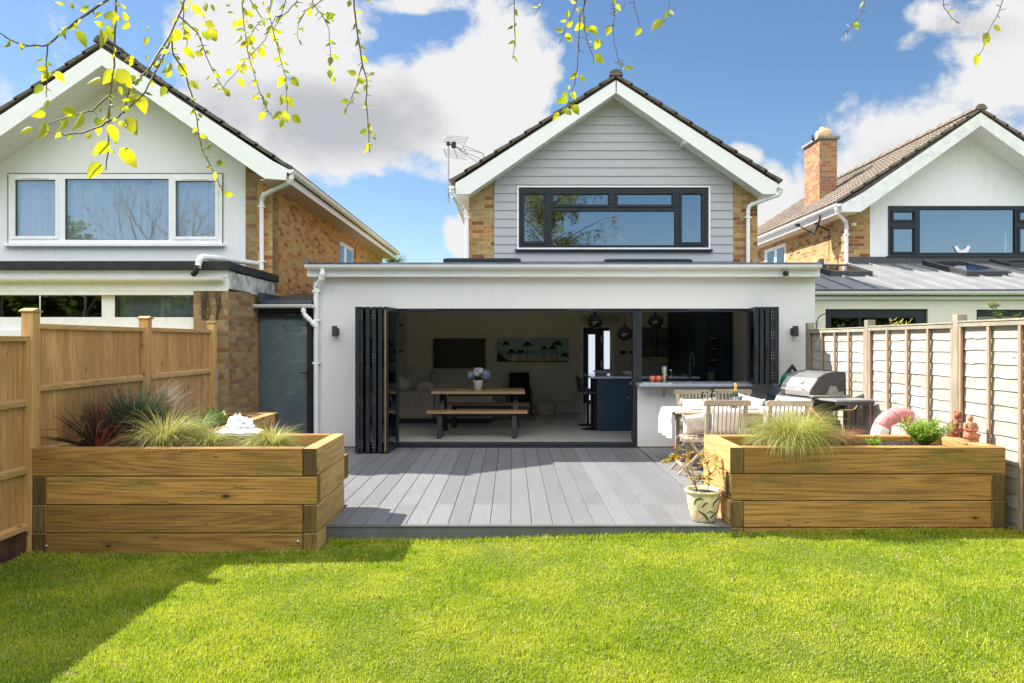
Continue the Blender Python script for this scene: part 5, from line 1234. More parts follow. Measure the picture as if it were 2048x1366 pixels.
def phormium():
    c = (PX(196, 6.72), 6.72, .79); t = thing('cordyline', 'spiky bronze and red strap-leaved plant at the left end of the bed', 'plant', c); rr = random.Random(12)
    D, Rd = MB(), MB()
    spec = [(3.05, .62, .16), (2.9, .55, .45), (2.75, .50, .75), (2.6, .48, .95), (2.3, .46, 1.15), (1.9, .42, 1.3), (1.2, .46, 1.35), (.9, .44, 1.2), (.65, .5, 1.0), (.5, .46, .85), (.35, .40, .65), (.2, .40, .45), (.1, .42, .3), (-.1, .36, .25), (3.3, .45, .35)]
    for i in range(84):
        az0, L, ri = rr.choice(spec); az = az0+rr.gauss(0, .3); 
        if rr.random() < .45: az = -az
        m = Rd if (math.cos(az) > .1 and rr.random() < .62) else D
        w = rr.uniform(.022, .038); L *= rr.uniform(.85, 1.25); ri = min(1.5, ri+rr.uniform(-.1, .25))
        blade(m, (c[0]+rr.uniform(-.04, .04), c[1]+rr.uniform(-.04, .04), c[2]-.01), az, L, w, rr.uniform(.05, .55), 7, rr.uniform(-.5, .5)+1.0, ri)
    # folded broken leaf tips
    for (dx, s) in ((.02, 1), (.16, -1), (-.03, 1)):
        blade(D, (c[0]+dx, c[1]-.1, c[2]+.27), rr.uniform(-1.9, -1.2), .28, .03, 2.6, 7, .2, .5)
    D.build('leaves', 'phormium_dark', t); Rd.build('red_leaves', 'phormium_red', t)
    # thin wiry leaf arching left out of the bed
    m = MB(); m.tube([(PX(120, 6.5), 6.5, PZ(858, 6.5)), (PX(60, 6.3), 6.3, PZ(862, 6.3)), (PX(20, 6.1), 6.15, PZ(866, 6.15)), (PX(2, 6.1), 6.1, PZ(880, 6.1))], [.002, .003, .004, .005], 5); m.build('dry_stalk', 'stem_brown', t)
phormium()
def leafy(name, label, cat, c, nst, hgt, spread, leafL, mat, stem, seed, per=16, wratio=.4, up=.5, group=None, stemr=.004):
    t = thing(name, label, cat, c, group); rr = random.Random(seed); S = MB(); Lf = MB()
    for s in range(nst):
        az = rr.uniform(0, 2*math.pi); lean = spread*rr.uniform(.2, 1); h = hgt*rr.uniform(.6, 1); pts = []
        for i in range(6):
            u = i/5; pts.append(Vector((c[0]+math.cos(az)*lean*u**1.3+rr.uniform(-.01, .01), c[1]+math.sin(az)*lean*u**1.3+rr.uniform(-.01, .01), c[2]+h*u)))
        S.tube(pts, [stemr*(1-.6*i/5) for i in range(6)], 5)
        for k in range(per):
            u = rr.uniform(.25, 1)**.8*5; i = min(4, int(u)); p = pts[i].lerp(pts[i+1], u-i); a = rr.uniform(0, 2*math.pi); L = leafL*rr.uniform(.6, 1.2)
            d = Vector((math.cos(a), math.sin(a), rr.uniform(-.2, up))).normalized(); sd = d.cross(Vector((rr.uniform(-.5, .5), rr.uniform(-.5, .5), 1))).normalized(); w = L*wratio
            nn = d.cross(sd)
            Lf.strip([p, p+d*L*.3+nn*L*.04, p+d*L*.65+nn*L*.03, p+d*L-nn*L*.05], [w*.25, w, w*.8, w*.06], sd)
    S.build('stems', stem, t); Lf.build('leaves', mat, t); return t
leafy('green_shrub', 'bushy bright green herb at the right end of the right bed', 'plant', (PX(1848, 6.9), 6.9, .77), 60, .28, .27, .07, 'bright_leaf', 'stem_green', 21, per=20, wratio=.16, up=1.2)
leafy('young_plant', 'small round-leaved green seedling in the middle of the right bed', 'plant', (PX(1748, 6.85), 6.85, .77), 12, .15, .17, .035, 'bright_leaf', 'stem_green', 22, per=12, wratio=.5)
leafy('young_plant', 'tiny low green seedling close to the front of the right bed', 'plant', (PX(1790, 6.8), 6.8, .77), 5, .06, .08, .03, 'bright_leaf', 'stem_green', 23, per=9, wratio=.5)
leafy('reddish_seedling', 'thin upright seedling with reddish leaves beside the bushy herb', 'plant', (PX(1822, 7.1), 7.1, .77), 4, .28, .05, .05, 'rose_leaf', 'stem_brown', 24, per=14, wratio=.3)
leafy('fern', 'bright green fern frond at the back of the left bed', 'fern', (PX(430, 8.2), 8.2, .80), 9, .22, .22, .07, 'bright_leaf', 'stem_green', 25, per=26, wratio=.4)
leafy('dying_plant', 'brown dying foliage in the rear left bed', 'plant', (PX(455, 8.5), 8.5, .80), 22, .12, .42, .05, 'carex_copper', 'stem_brown', 26, per=18, wratio=.5)
leafy('evergreen_bush', 'evergreen bush poking over the right fence at the frame edge', 'bush', (5.9, 8.3, 1.2), 22, 1.1, .55, .085, 'shrub_leaf', 'stem_brown', 27, per=60, wratio=.4, stemr=.008)
for i, (px, lb) in enumerate(((1797, 'wide tuft of yellow leaf tips peeping over the right fence'), (1766, 'small yellow leaf tip over the fence left of the wide tuft'), (1875, 'thin pale leaf tips over the fence right of the wide tuft'))):
    leafy('yellow_shrub', lb, 'bush', (PX(px, 10.3), 10.3, 1.2), (16, 5, 4)[i], .90, (.28, .10, .10)[i], .11, 'yellow_leaf', 'stem_green', 30+i, per=14, wratio=.22, up=1.4, group='yellow shrubs behind the right fence')

# ---- potted rose on the deck corner
def potted_rose():
    Y = 6.74; x = PX(1407, Y); z = DZ; t = thing('plant_pot', 'cream glazed pot with brushed green leaf pattern on the deck corner', 'plant pot', (x, Y, z))
    prof = [(.0, .0), (.095, .0), (.108, .012), (.13, .09), (.146, .17), (.150, .225), (.146, .243), (.158, .255), (.172, .268), (.172, .282), (.158, .288), (.140, .282), (.135, .25), (.0, .245)]
    b = NB('pot_glaze'); p = b.pos(); n = b.noise(p, 22, 4, .6); n2 = b.noise(p, 160, 2, .5)
    c = b.mix(b.ramp(n, .35, .7), (.62, .50, .27), (.74, .64, .42)); c = b.mix(b.ramp(n2, .70, .74), c, (.12, .07, .04)); b.bsdf(c, .25, 0, .5, n, .1, .003); MAT['pot_glaze'] = b.m
    simple('pot_leaf_green', (.085, .105, .065), .3, var=.3); simple('pot_leaf_brown', (.07, .045, .04), .3, var=.3)
    MB().lathe(prof[:-1]+[(.0, .245)], (x, Y, z), 40).build('body', 'pot_glaze', t, smooth='all')
    MB().lathe([(0, .262), (.07, .264), (.142, .255)], (x, Y, z), 24).build('soil', 'soil', t)
    def rad(h): 
        for (r0, h0), (r1, h1) in zip(prof[1:], prof[2:]):
            if h0 <= h <= h1 and h1 > h0: return r0+(r1-r0)*(h-h0)/(h1-h0)
        return .14
    def stroke(pts, ws, mat, nm='painted_leaf'):
        m = MB(); vs = []
        N_ = 14; P2 = []
        for i in range(N_+1):
            u = i/N_*(len(pts)-1); k = min(len(pts)-2, int(u)); f = u-k; P2.append((pts[k][0]*(1-f)+pts[k+1][0]*f, pts[k][1]*(1-f)+pts[k+1][1]*f, ws*math.sin(math.pi*min(1, (.05+i/N_*.93)))**.7))
        for i, (a, h, w) in enumerate(P2):
            j = min(i+1, N_); k = max(i-1, 0); da = (P2[j][0]-P2[k][0])*.14; dh = P2[j][1]-P2[k][1]; L = math.hypot(da, dh) or 1; na, nh = -dh/L, da/L
            for s in (-1, 1):
                aa = a+na*w*s/.14; hh = h+nh*w*s; r = rad(hh)+.0015; vs.append((x+r*math.sin(aa), Y-r*math.cos(aa), z+hh))
        m.add(vs, [(2*i, 2*i+1, 2*i+3, 2*i+2) for i in range(N_)]); m.build(nm, mat, t)
    S = lambda px, py: (math.asin(max(-.98, min(.98, (px-1407)/33.0))), (1046-py)/219.5*1.0*.98)
    stroke([S(1382, 1010), S(1385, 1000), S(1393, 995), S(1398, 998)], .010, 'pot_leaf_green'); stroke([S(1396, 1014), S(1401, 1006), S(1408, 1002)], .009, 'pot_leaf_green')
    stroke([S(1418, 1012), S(1420, 1004), S(1427, 998), S(1434, 996)], .010, 'pot_leaf_green'); stroke([S(1419, 1012), S(1419, 1022), S(1417, 1029)], .002, 'pot_leaf_green')
    stroke([S(1405, 1025), S(1413, 1021), S(1423, 1025)], .006, 'pot_leaf_green'); stroke([S(1388, 1020), S(1400, 1028), S(1408, 1036), S(1410, 1042)], .011, 'pot_leaf_brown'); stroke([S(1414, 1036), S(1423, 1030), S(1431, 1021)], .009, 'pot_leaf_brown')
    c = (x, Y, z+.25); r = thing('rose_bush', 'young rose with green, yellow and reddish leaves growing from the painted pot', 'rose bush', c); rr = random.Random(44)
    S_ = MB(); A = MB(); B_ = MB()
    q = lambda px, py, dy=0: Vector((PX(px, Y+dy), Y+dy, PZ(py, Y+dy)))
    stems = [[q(1396, 985), q(1388, 968), q(1380, 950), q(1372, 930), q(1370, 912), q(1362, 900), q(1352, 893)], [q(1396, 985), q(1390, 965, .03), q(1386, 945, .05), q(1378, 925, .06), q(1383, 905, .06)], [q(1415, 983, .02), q(1418, 965, .02), q(1421, 948, .0), q(1410, 932, -.03), q(1398, 925, -.05)],
             [q(1421, 948), q(1432, 938, .04), q(1430, 920, .06), q(1436, 912, .06)], [q(1362, 900), q(1350, 910, -.03), q(1336, 920, -.05), q(1325, 927, -.06)], [q(1372, 912), q(1356, 915), q(1340, 922)], [q(1421, 948, 0), q(1412, 925, .0), q(1405, 905, .0)], [q(1388, 968), q(1400, 960, -.05), q(1402, 950, -.07)]]
    for st in stems:
        S_.tube(st, [.004-.0025*i/len(st) for i in range(len(st))], 5)
        for k in range(44):
            i = rr.uniform(.8, len(st)-1.001); p = st[int(i)].lerp(st[int(i)+1], i-int(i)); a = rr.uniform(0, 6.28); L = rr.uniform(.032, .058)
            p = p+Vector((rr.uniform(-.03, .03), rr.uniform(-.03, .03), rr.uniform(-.01, .025)))
            d = Vector((math.cos(a), math.sin(a), rr.uniform(-.5, .3))).normalized(); sd = d.cross(Vector((rr.uniform(-.4, .4), rr.uniform(-.4, .4), 1))).normalized()
            m = (B_ if rr.random() < .22 else A); m.strip([p, p+d*L*.35, p+d*L*.7, p+d*L], [L*.12, L*.5, L*.42, L*.03], sd)
    S_.build('stems', 'stem_brown', r); A.build('leaves', 'rose_leaf', r); B_.build('red_leaves', 'rose_red', r)
potted_rose()

# ---- ornaments on the right bed
def figurine(name, label, px, py0, py1, Y, mat, kind):
    x, z0 = PX(px, Y), PZ(py0, Y); h = PZ(py1, Y)-z0; t = thing(name, label, 'figurine', (x, Y, z0)); m = MB()
    k = h/.30
    V = lambda a, b, c: (x+a*k, Y+b*k, z0+c*k)
    if kind == 0:     # crouched monkey-like praying figure, arms to the face, on a base
        m.lathe([(.075*k, 0), (.085*k, .015*k), (.07*k, .03*k), (0, .035*k)], (x-.015, Y, z0), 16)
        m.tube([V(-.02, 0, .03), V(-.015, 0, .10), V(.0, 0, .17), V(.02, -.005, .21)], [.055*k, .060*k, .042*k, .028*k], 12)
        m.ball(V(.03, -.01, .25), .040*k, 12, (1, 1, 1.1)); m.ball(V(.055, -.02, .24), .02*k, 8); m.ball(V(.01, -.0, .285), .018*k, 8)
        for s in (-1, 1):
            m.tube([V(0, s*.035, .18), V(-.045, s*.05, .14), V(.02, s*.03, .15), V(.05, s*.015, .20)], [.02*k, .017*k, .015*k, .012*k], 8)
            m.tube([V(-.02, s*.04, .06), V(.045, s*.05, .10), V(.05, s*.045, .05), V(.06, s*.045, .02)], [.032*k, .026*k, .018*k, .02*k], 8)
        for i in range(5): m.tube([V(-.07, -.03+.015*i, .05+.01*i), V(-.02, -.055, .04+.016*i), V(.04, -.05, .055+.01*i)], .006*k, 5)
    else:             # seated robed figure
        m.lathe([(.085*k, 0), (.095*k, .01*k), (.08*k, .02*k), (0, .022*k)], (x, Y, z0), 16)
        m.tube([V(0, 0, .02), V(0, 0, .08), V(0, 0, .15), V(0, 0, .205), V(0, 0, .23)], [.075*k, .070*k, .052*k, .052*k, .022*k], 12)
        m.ball(V(.0, -.005, .262), .033*k, 12, (1, 1, 1.15)); m.ball(V(0, .01, .292), .02*k, 8)
        m.ball(V(0, -.036, .258), .007*k, 6)
        for s in (-1, 1):
            m.tube([V(s*.05, 0, .205), V(s*.075, -.015, .15), V(s*.045, -.05, .125), V(s*.01, -.06, .13)], [.02*k, .018*k, .015*k, .012*k], 8)
            m.tube([V(s*.03, -.02, .07), V(s*.06, -.055, .075), V(s*.03, -.06, .02)], [.035*k, .032*k, .02*k], 8)
        for i in range(6): m.tube([V(-.06+.02*i, -.06, .10), V(-.07+.026*i, -.068, .03)], .006*k, 5)
    m.build('figure', mat, t, smooth='all')
figurine('clay_figurine', 'dark terracotta crouching figurine against the fence post', 1909, 878, 821, 7.30, 'terracotta_red', 0)
figurine('clay_figurine', 'paler orange terracotta seated figurine on the corner of the right bed', 1940, 882, 830, 6.98, 'terracotta', 1)
def ring_buoy():
    Y = 8.0; cx = PX(1799, Y); z = PZ(868, Y); t = thing('ring_buoy', 'faded red and white ring standing behind the right bed', 'ring', (cx, Y, DZ))
    R0, r0 = .235, .085; cz = PZ(836, Y)-R0+.03
    for i in range(8):
        a0, a1 = 2*math.pi*(i-.5)/8-.1, 2*math.pi*(i+.5)/8-.1
        m = MB(); m.tube([(cx+R0*math.cos(a0+(a1-a0)*k/8), Y+.03*math.cos(a0), cz+R0*math.sin(a0+(a1-a0)*k/8)) for k in range(9)], r0, 16)
        m.build('white_band' if i in (0, 1, 4, 5) else 'ring_body', 'white_paint' if i in (0, 1, 4, 5) else 'red_paint', t, smooth='all')
    m = MB(); m.box(cx-.2, cx+.2, Y-.1, Y+.12, DZ, cz-R0-r0+.01); m.build('plinth', 'concrete', t, bevel=.01)
ring_buoy()
def cloth_bag():
    # white cloth folded over the back edge and crumpled bag on top
    Y = 7.25; rr = random.Random(4)
    t = thing('folded_cloth', 'white folded cloth lying on the rear edge of the left bed', 'cloth', (PX(475, Y), Y, .88))
    m = MB(); nx, ny = 40, 14; x0, x1 = PX(432, Y), PX(522, Y); vs = []
    for lay in range(2):
        vs = []
        for j in range(ny+1):
            for i in range(nx+1):
                u, v = i/nx, j/ny; e = min(u, 1-u, v, 1-v); zz = .882+lay*.020+.018*min(1, e*9)+.004*math.sin(u*17+v*5+lay)+.003*math.sin(v*19+u*7)
                vs.append((x0+(x1-x0)*u+.02*math.sin(v*4+lay)+lay*.02, 7.06+.30*v+.003*math.sin(u*11), zz))
        m.add(vs, [(j*(nx+1)+i, j*(nx+1)+i+1, (j+1)*(nx+1)+i+1, (j+1)*(nx+1)+i) for j in range(ny) for i in range(nx)])
    m.build('cloth', 'linen', t, smooth='all', solid=.005)
    t = thing('plastic_bag', 'crumpled white plastic bag on top of the folded cloth', 'bag', (PX(480, 7.35), 7.35, .92))
    m = MB(); n = 22; k = 12; vs = []
    from mathutils import noise as nz
    for i in range(k+1):
        th = math.pi*i/k
        for j in range(n):
            ph = 2*math.pi*j/n; d = Vector((math.sin(th)*math.cos(ph), math.sin(th)*math.sin(ph), math.cos(th))); f = 1+.45*nz.noise(d*1.8+Vector((3, 1, 2)))+.38*nz.noise(d*3.3+Vector((0, 4, 1)))+.55*nz.noise(d*7)
            pk = max(0, d.z)**2; vs.append((PX(481, 7.35)+d.x*.115*f*(1-.45*pk)-.03*pk, 7.35+d.y*.09*f, .955+d.z*(.06+.045*pk)*f))
    m.add(vs, [(i*n+j, i*n+(j+1) % n, (i+1)*n+(j+1) % n, (i+1)*n+j) for i in range(k) for j in range(n)]); m.build('bag', 'bag_white', t)
cloth_bag()

# ================================================================== TABLE, CHAIRS, BARBECUE
def make_chair(label):
    """folding slatted teak chair facing +y, origin on the floor; 0.5 wide, 0.93 high"""
    t = thing('garden_chair', label, 'chair', (0, 0, 0), 'slatted garden chairs around the outdoor table')
    W = .25; by = -.20; lean = .14
    def bk(u, z): return (u, by-lean*(z-.42)/.5, z)      # point on the back plane
    m = MB(); pts = []
    # top rail, slightly bowed
    a = bk(0, .895); m.prism([(-W-.03, .86), (-W-.03, .912), (-W+.0, .928), (W-.0, .928), (W+.03, .912), (W+.03, .86)], 'y', a[1]-.014, a[1]+.014); m.build('top_rail', 'teak_x', t, bevel=.006)
    for s in (-1, 1):
        m = MB(); p0, p1 = Vector(bk(s*(W-.02), .36)), Vector(bk(s*(W-.02), .87)); c = (p0+p1)/2; m.obox(c, (.036, .026, (p1-p0).length), (math.atan2(lean, .5), 0, 0)); m.build('back_post', 'teak', t, bevel=.003)
    for i in range(9):
        u = -W+.045+i*(2*W-.09)/8; u0 = u*.88
        m = MB(); p0, p1 = Vector(bk(u*.93, .47)), Vector(bk(u, .868)); m.tube([p0, p1], .0085, 6) if False else m.obox((p0+p1)/2, (.017, .010, (p1-p0).length), (math.atan2(lean, .5), math.atan2(u-u*.93, .4), 0)); m.build('back_slat', 'teak', t)
    a = bk(0, .455); MB().box(-W+.03, W-.03, a[1]-.012, a[1]+.012, .432, .472).build('lower_rail', 'teak_x', t, bevel=.003)
    for i in range(6):
        y = -.19+i*.078; MB().box(-W+.03, W-.03, y, y+.058, .432, .448).build('seat_slat', 'teak_x', t, bevel=.002)
    for s in (-1, 1):
        MB().box(s*(W-.03)-.012, s*(W-.03)+.012, -.22, .26, .40, .43).build('seat_rail', 'teak', t, bevel=.003)
        for (ya, yb) in ((-.30, .20), (.24, -.14)):
            m = MB(); p0, p1 = Vector((s*(W-.01 if ya < 0 else W-.045), ya, 0)), Vector((s*(W-.01 if ya < 0 else W-.045), yb, .43)); m.obox((p0+p1)/2, (.022, .034, (p1-p0).length), (math.atan2(-(p1.y-p0.y), p1.z-p0.z), 0, 0)); m.build('leg', 'teak', t, bevel=.003)
    MB().box(-W+.03, W-.03, -.235, -.215, .10, .13).build('stretcher', 'teak_x', t, bevel=.003)
    return t
CH = make_chair('near-side slatted chair with its back to the camera, left of the pair, cushion on it')
CH.location = (PX(1448, 9.05), 9.20, DZ); CH.rotation_euler = (0, 0, R(-2))
def put_chair(x, y, rz, label):
    c = dup(CH); c.location = (x, y, DZ); c.rotation_euler = (0, 0, rz); c['label'] = label; return c
put_chair(PX(1560, 9.05), 9.13, R(3), 'near-side slatted chair with its back to the camera, right of the pair, half behind grass')
put_chair(PX(1395, 10.5), 10.42, R(180+2), 'far-side slatted chair below the servery, left of the bottle')
put_chair(PX(1478, 10.5), 10.55, R(180-4), 'far-side slatted chair facing the camera, directly behind the bottle')
# side chair at the left end, seen from the side, seat and crossed legs showing
c5 = put_chair(PX(1372, 9.0)+.10, 8.98, R(-90), 'slatted chair at the near left corner holding a ribbed cushion'); 
for ch in list(c5.children):
    if ch.name.split('.')[0] in ('top_rail', 'back_slat', 'back_post', 'lower_rail'):
        bpy.data.objects.remove(ch)
bpy.data.objects.remove(c5) if False else None
c5.name = 'folding_stool'; c5['label'] = 'slatted folding stool with crossed legs at the near left corner of the table'; c5['category'] = 'stool'; del c5['group']
c5.location = (PX(1390, 9.22), 9.22, DZ); c5.scale = (.86, .86, 1)
def make_table():
    Y0, Y1 = 9.35, 10.2; x0, x1 = PX(1350, 9.5), PX(1590, 9.7); zt = .885
    t = thing('garden_table', 'slatted teak garden table under a white runner', 'table', ((x0+x1)/2, (Y0+Y1)/2, DZ))
    m = MB()
    n = 9
    for i in range(n):
        y = Y0+i*(Y1-Y0)/n; ex = .05*math.sin(math.pi*(i+.5)/n); MB().box(x0-ex, x1+ex, y+.002, y+(Y1-Y0)/n-.006, zt-.022, zt).build('slat', 'teak_x', t, bevel=.003)
    m = MB(); frame_rect  # apron
    for (a, b, c, d) in ((x0+.08, x1-.08, Y0+.06, Y0+.085), (x0+.08, x1-.08, Y1-.085, Y1-.06), (x0+.08, x0+.105, Y0+.085, Y1-.085), (x1-.105, x1-.08, Y0+.085, Y1-.085)):
        MB().box(a, b, c, d, zt-.09, zt-.023).build('apron', 'teak_x', t, bevel=.002)
    for (sx, sy) in ((x0+.16, Y0+.12), (x0+.16, Y1-.12), (x1-.16, Y0+.12), (x1-.16, Y1-.12)): MB().box(sx-.025, sx+.025, sy-.025, sy+.025, DZ, zt-.023).build('leg', 'teak', t, bevel=.003)
    # cloth runner hanging down at the left end
    m = MB(); nu, nv = 60, 24; L0 = x1-.1-(x0-.04); vs = []; dr = .36
    for i in range(nu+1):
        s = i/nu*(L0+dr)
        for j in range(nv+1):
            y = Y0+.10+(Y1-Y0-.2)*j/nv
            if s < L0: p = (x1-.1-s, y+.01*math.sin(s*6), zt+.004+.0015*math.sin(y*30+s*20))
            else:
                d = s-L0; p = (x0-.045-.03*min(1, d*9)+.022*math.sin(y*26+1)*min(1, d*5), y+.02*math.sin(d*4+y*5), zt+.004-d)
            vs.append(p)
    m.add(vs, [(i*(nv+1)+j, (i+1)*(nv+1)+j, (i+1)*(nv+1)+j+1, i*(nv+1)+j+1) for i in range(nu) for j in range(nv)])
    o = m.build('table_runner', 'linen', label='white table runner hanging over the left end of the garden table', cat='tablecloth', smooth='all', solid=.004)
    return x0, x1, Y0, Y1, zt+.009
TX0, TX1, TY0, TY1, TZ = make_table()
def cushion(px, py, Y, w, h, th, rot, label, mat='linen_cream', ribs=True):
    x, z = PX(px, Y), PZ(py, Y); t = thing('cushion', label, 'cushion', (x, Y, z), 'cream cushions on the garden chairs'); m = MB(); n = 18; vs = []; E = Euler(rot).to_matrix()
    for s in (-1, 1):
        for j in range(n+1):
            for i in range(n+1):
                u, v = 2*i/n-1, 2*j/n-1; e = max(0, (1-u**4)*(1-v**4))**.5; pin = 1-.10*(1-abs(u)**2)*abs(v)**2; pin2 = 1-.10*(1-abs(v)**2)*abs(u)**2
                rb = .006*math.sin((u+v)*26) if ribs else 0
                vs.append(Vector((x, Y, z))+E@Vector((u*w/2*pin2, s*(th/2*e+rb*e), v*h/2*pin)))
    N_ = (n+1)**2
    fs = [(s*N_+j*(n+1)+i, s*N_+j*(n+1)+i+1, s*N_+(j+1)*(n+1)+i+1, s*N_+(j+1)*(n+1)+i) for s in (0, 1) for j in range(n) for i in range(n)]
    m.add(vs, fs); m.build('cover', mat, t, smooth='all')
    m = MB(); rr = random.Random(int(px))
    for (u, v) in ((-1, -1), (1, -1), (-1, 1), (1, 1)):
        c = Vector((x, Y, z))+E@Vector((u*w/2*.97, 0, v*h/2*.97))
        m.ball(c, .014, 8)
        for k in range(9): m.tube([c, c+Vector((rr.uniform(-.02, .02)+u*.01, rr.uniform(-.02, .02), -.03)), c+Vector((rr.uniform(-.03, .03)+u*.012, rr.uniform(-.025, .025), -.075))], .003, 4)
    m.build('tassel', mat, t)
cushion(1394, 818, 10.2, .42, .30, .15, (R(-25), 0, R(3)), 'cream tasselled cushion on the far left chair')
cushion(1498, 811, 10.25, .40, .28, .14, (R(-20), R(14), R(-5)), 'white corner of a cushion tilted on the chair behind the bottle', 'linen', False)
cushion(1388, 848, 9.2, .30, .26, .15, (R(8), R(-4), R(12)), 'ribbed cream cushion with tassels on the folding stool')
cushion(1452, 842, 9.12, .38, .34, .13, (R(12), 0, 0), 'pale cushion behind the slats of the near left chair', 'linen', False)
cushion(1556, 840, 9.08, .40, .32, .13, (R(12), 0, R(3)), 'pale cushion behind the slats of the near right chair', 'linen')
def tableware():
    def wineglass(px, py, Y, label, k=1.0, tumbler=False):
        x, z = PX(px, Y), TZ; t = thing('wine_glass', label, 'glass', (x, Y, z), 'clear wine glasses on the garden table')
        MB().lathe([(.034, 0), (.034, .003), (.005, .008), (.004, .09), (.012, .098), (.036, .12), (.044, .155), (.040, .21), (.037, .228), (.034, .228), (.037, .208), (.041, .155), (.033, .123), (.004, .104)], (x, Y, z), 20).build('glass', 'drink_glass', t, smooth='all')
    wineglass(1410, 0, 9.62, 'clear stemmed wine glass, left of the pair'); wineglass(1429, 0, 9.72, 'clear stemmed wine glass, right of the pair')
    x, Y = PX(1471, 9.75), 9.75
    t = thing('wine_bottle', 'gold-foiled sparkling wine bottle standing in the glass cooler', 'bottle', (x, Y, TZ))
    MB().lathe([(.040, .012), (.044, .02), (.044, .15), (.034, .20), (.018, .235)], (x, Y, TZ), 20).build('body', 'bottle_green', t, smooth=True)
    MB().lathe([(.020, .225), (.0175, .25), (.016, .30), (.019, .305), (.019, .325), (.012, .335), (0, .337)], (x, Y, TZ), 20).build('foil', 'gold_foil', t, smooth=True)
    t = thing('wine_cooler', 'round clear ice bucket around the bottle', 'ice bucket', (x, Y, TZ))
    MB().lathe([(0, 0), (.075, 0), (.078, .01), (.092, .16), (.096, .165), (.090, .165), (.073, .012), (0, .008)], (x, Y, TZ), 28).build('bucket', 'drink_glass', t, smooth='all')
    rr = random.Random(6); m = MB()
    for k in range(26): a = rr.uniform(0, 6.28); r = rr.uniform(.046, .072); m.obox((x+r*math.cos(a), Y+r*math.sin(a), TZ+rr.uniform(.03, .15)), (.026, .026, .026), (rr.random()*3, rr.random()*3, rr.random()*3))
    m.build('ice_cubes', 'ceramic', t, bevel=.004)
    for (px, Y, r, lab) in ((1500, 9.62, .12, 'white dinner plate near the right chair'), (1392, 9.66, .11, 'white dinner plate near the left end of the table')):
        x = PX(px, Y); t = thing('plate', lab, 'plate', (x, Y, TZ), 'plates on the garden table')
        MB().lathe([(0, .004), (r*.6, .004), (r*.68, .008), (r, .018), (r, .022), (r*.66, .012), (r*.6, .008), (0, .008)], (x, Y, TZ), 32).build('dish', 'ceramic', t, smooth='all')
    x, Y = PX(1500, 9.62), 9.62; MB().box(x-.10, x+.10, Y-.04, Y+.05, TZ+.020, TZ+.032).build('napkin', 'linen', label='folded white napkin on the plate near the right chair', cat='napkin', bevel=.005)
tableware()
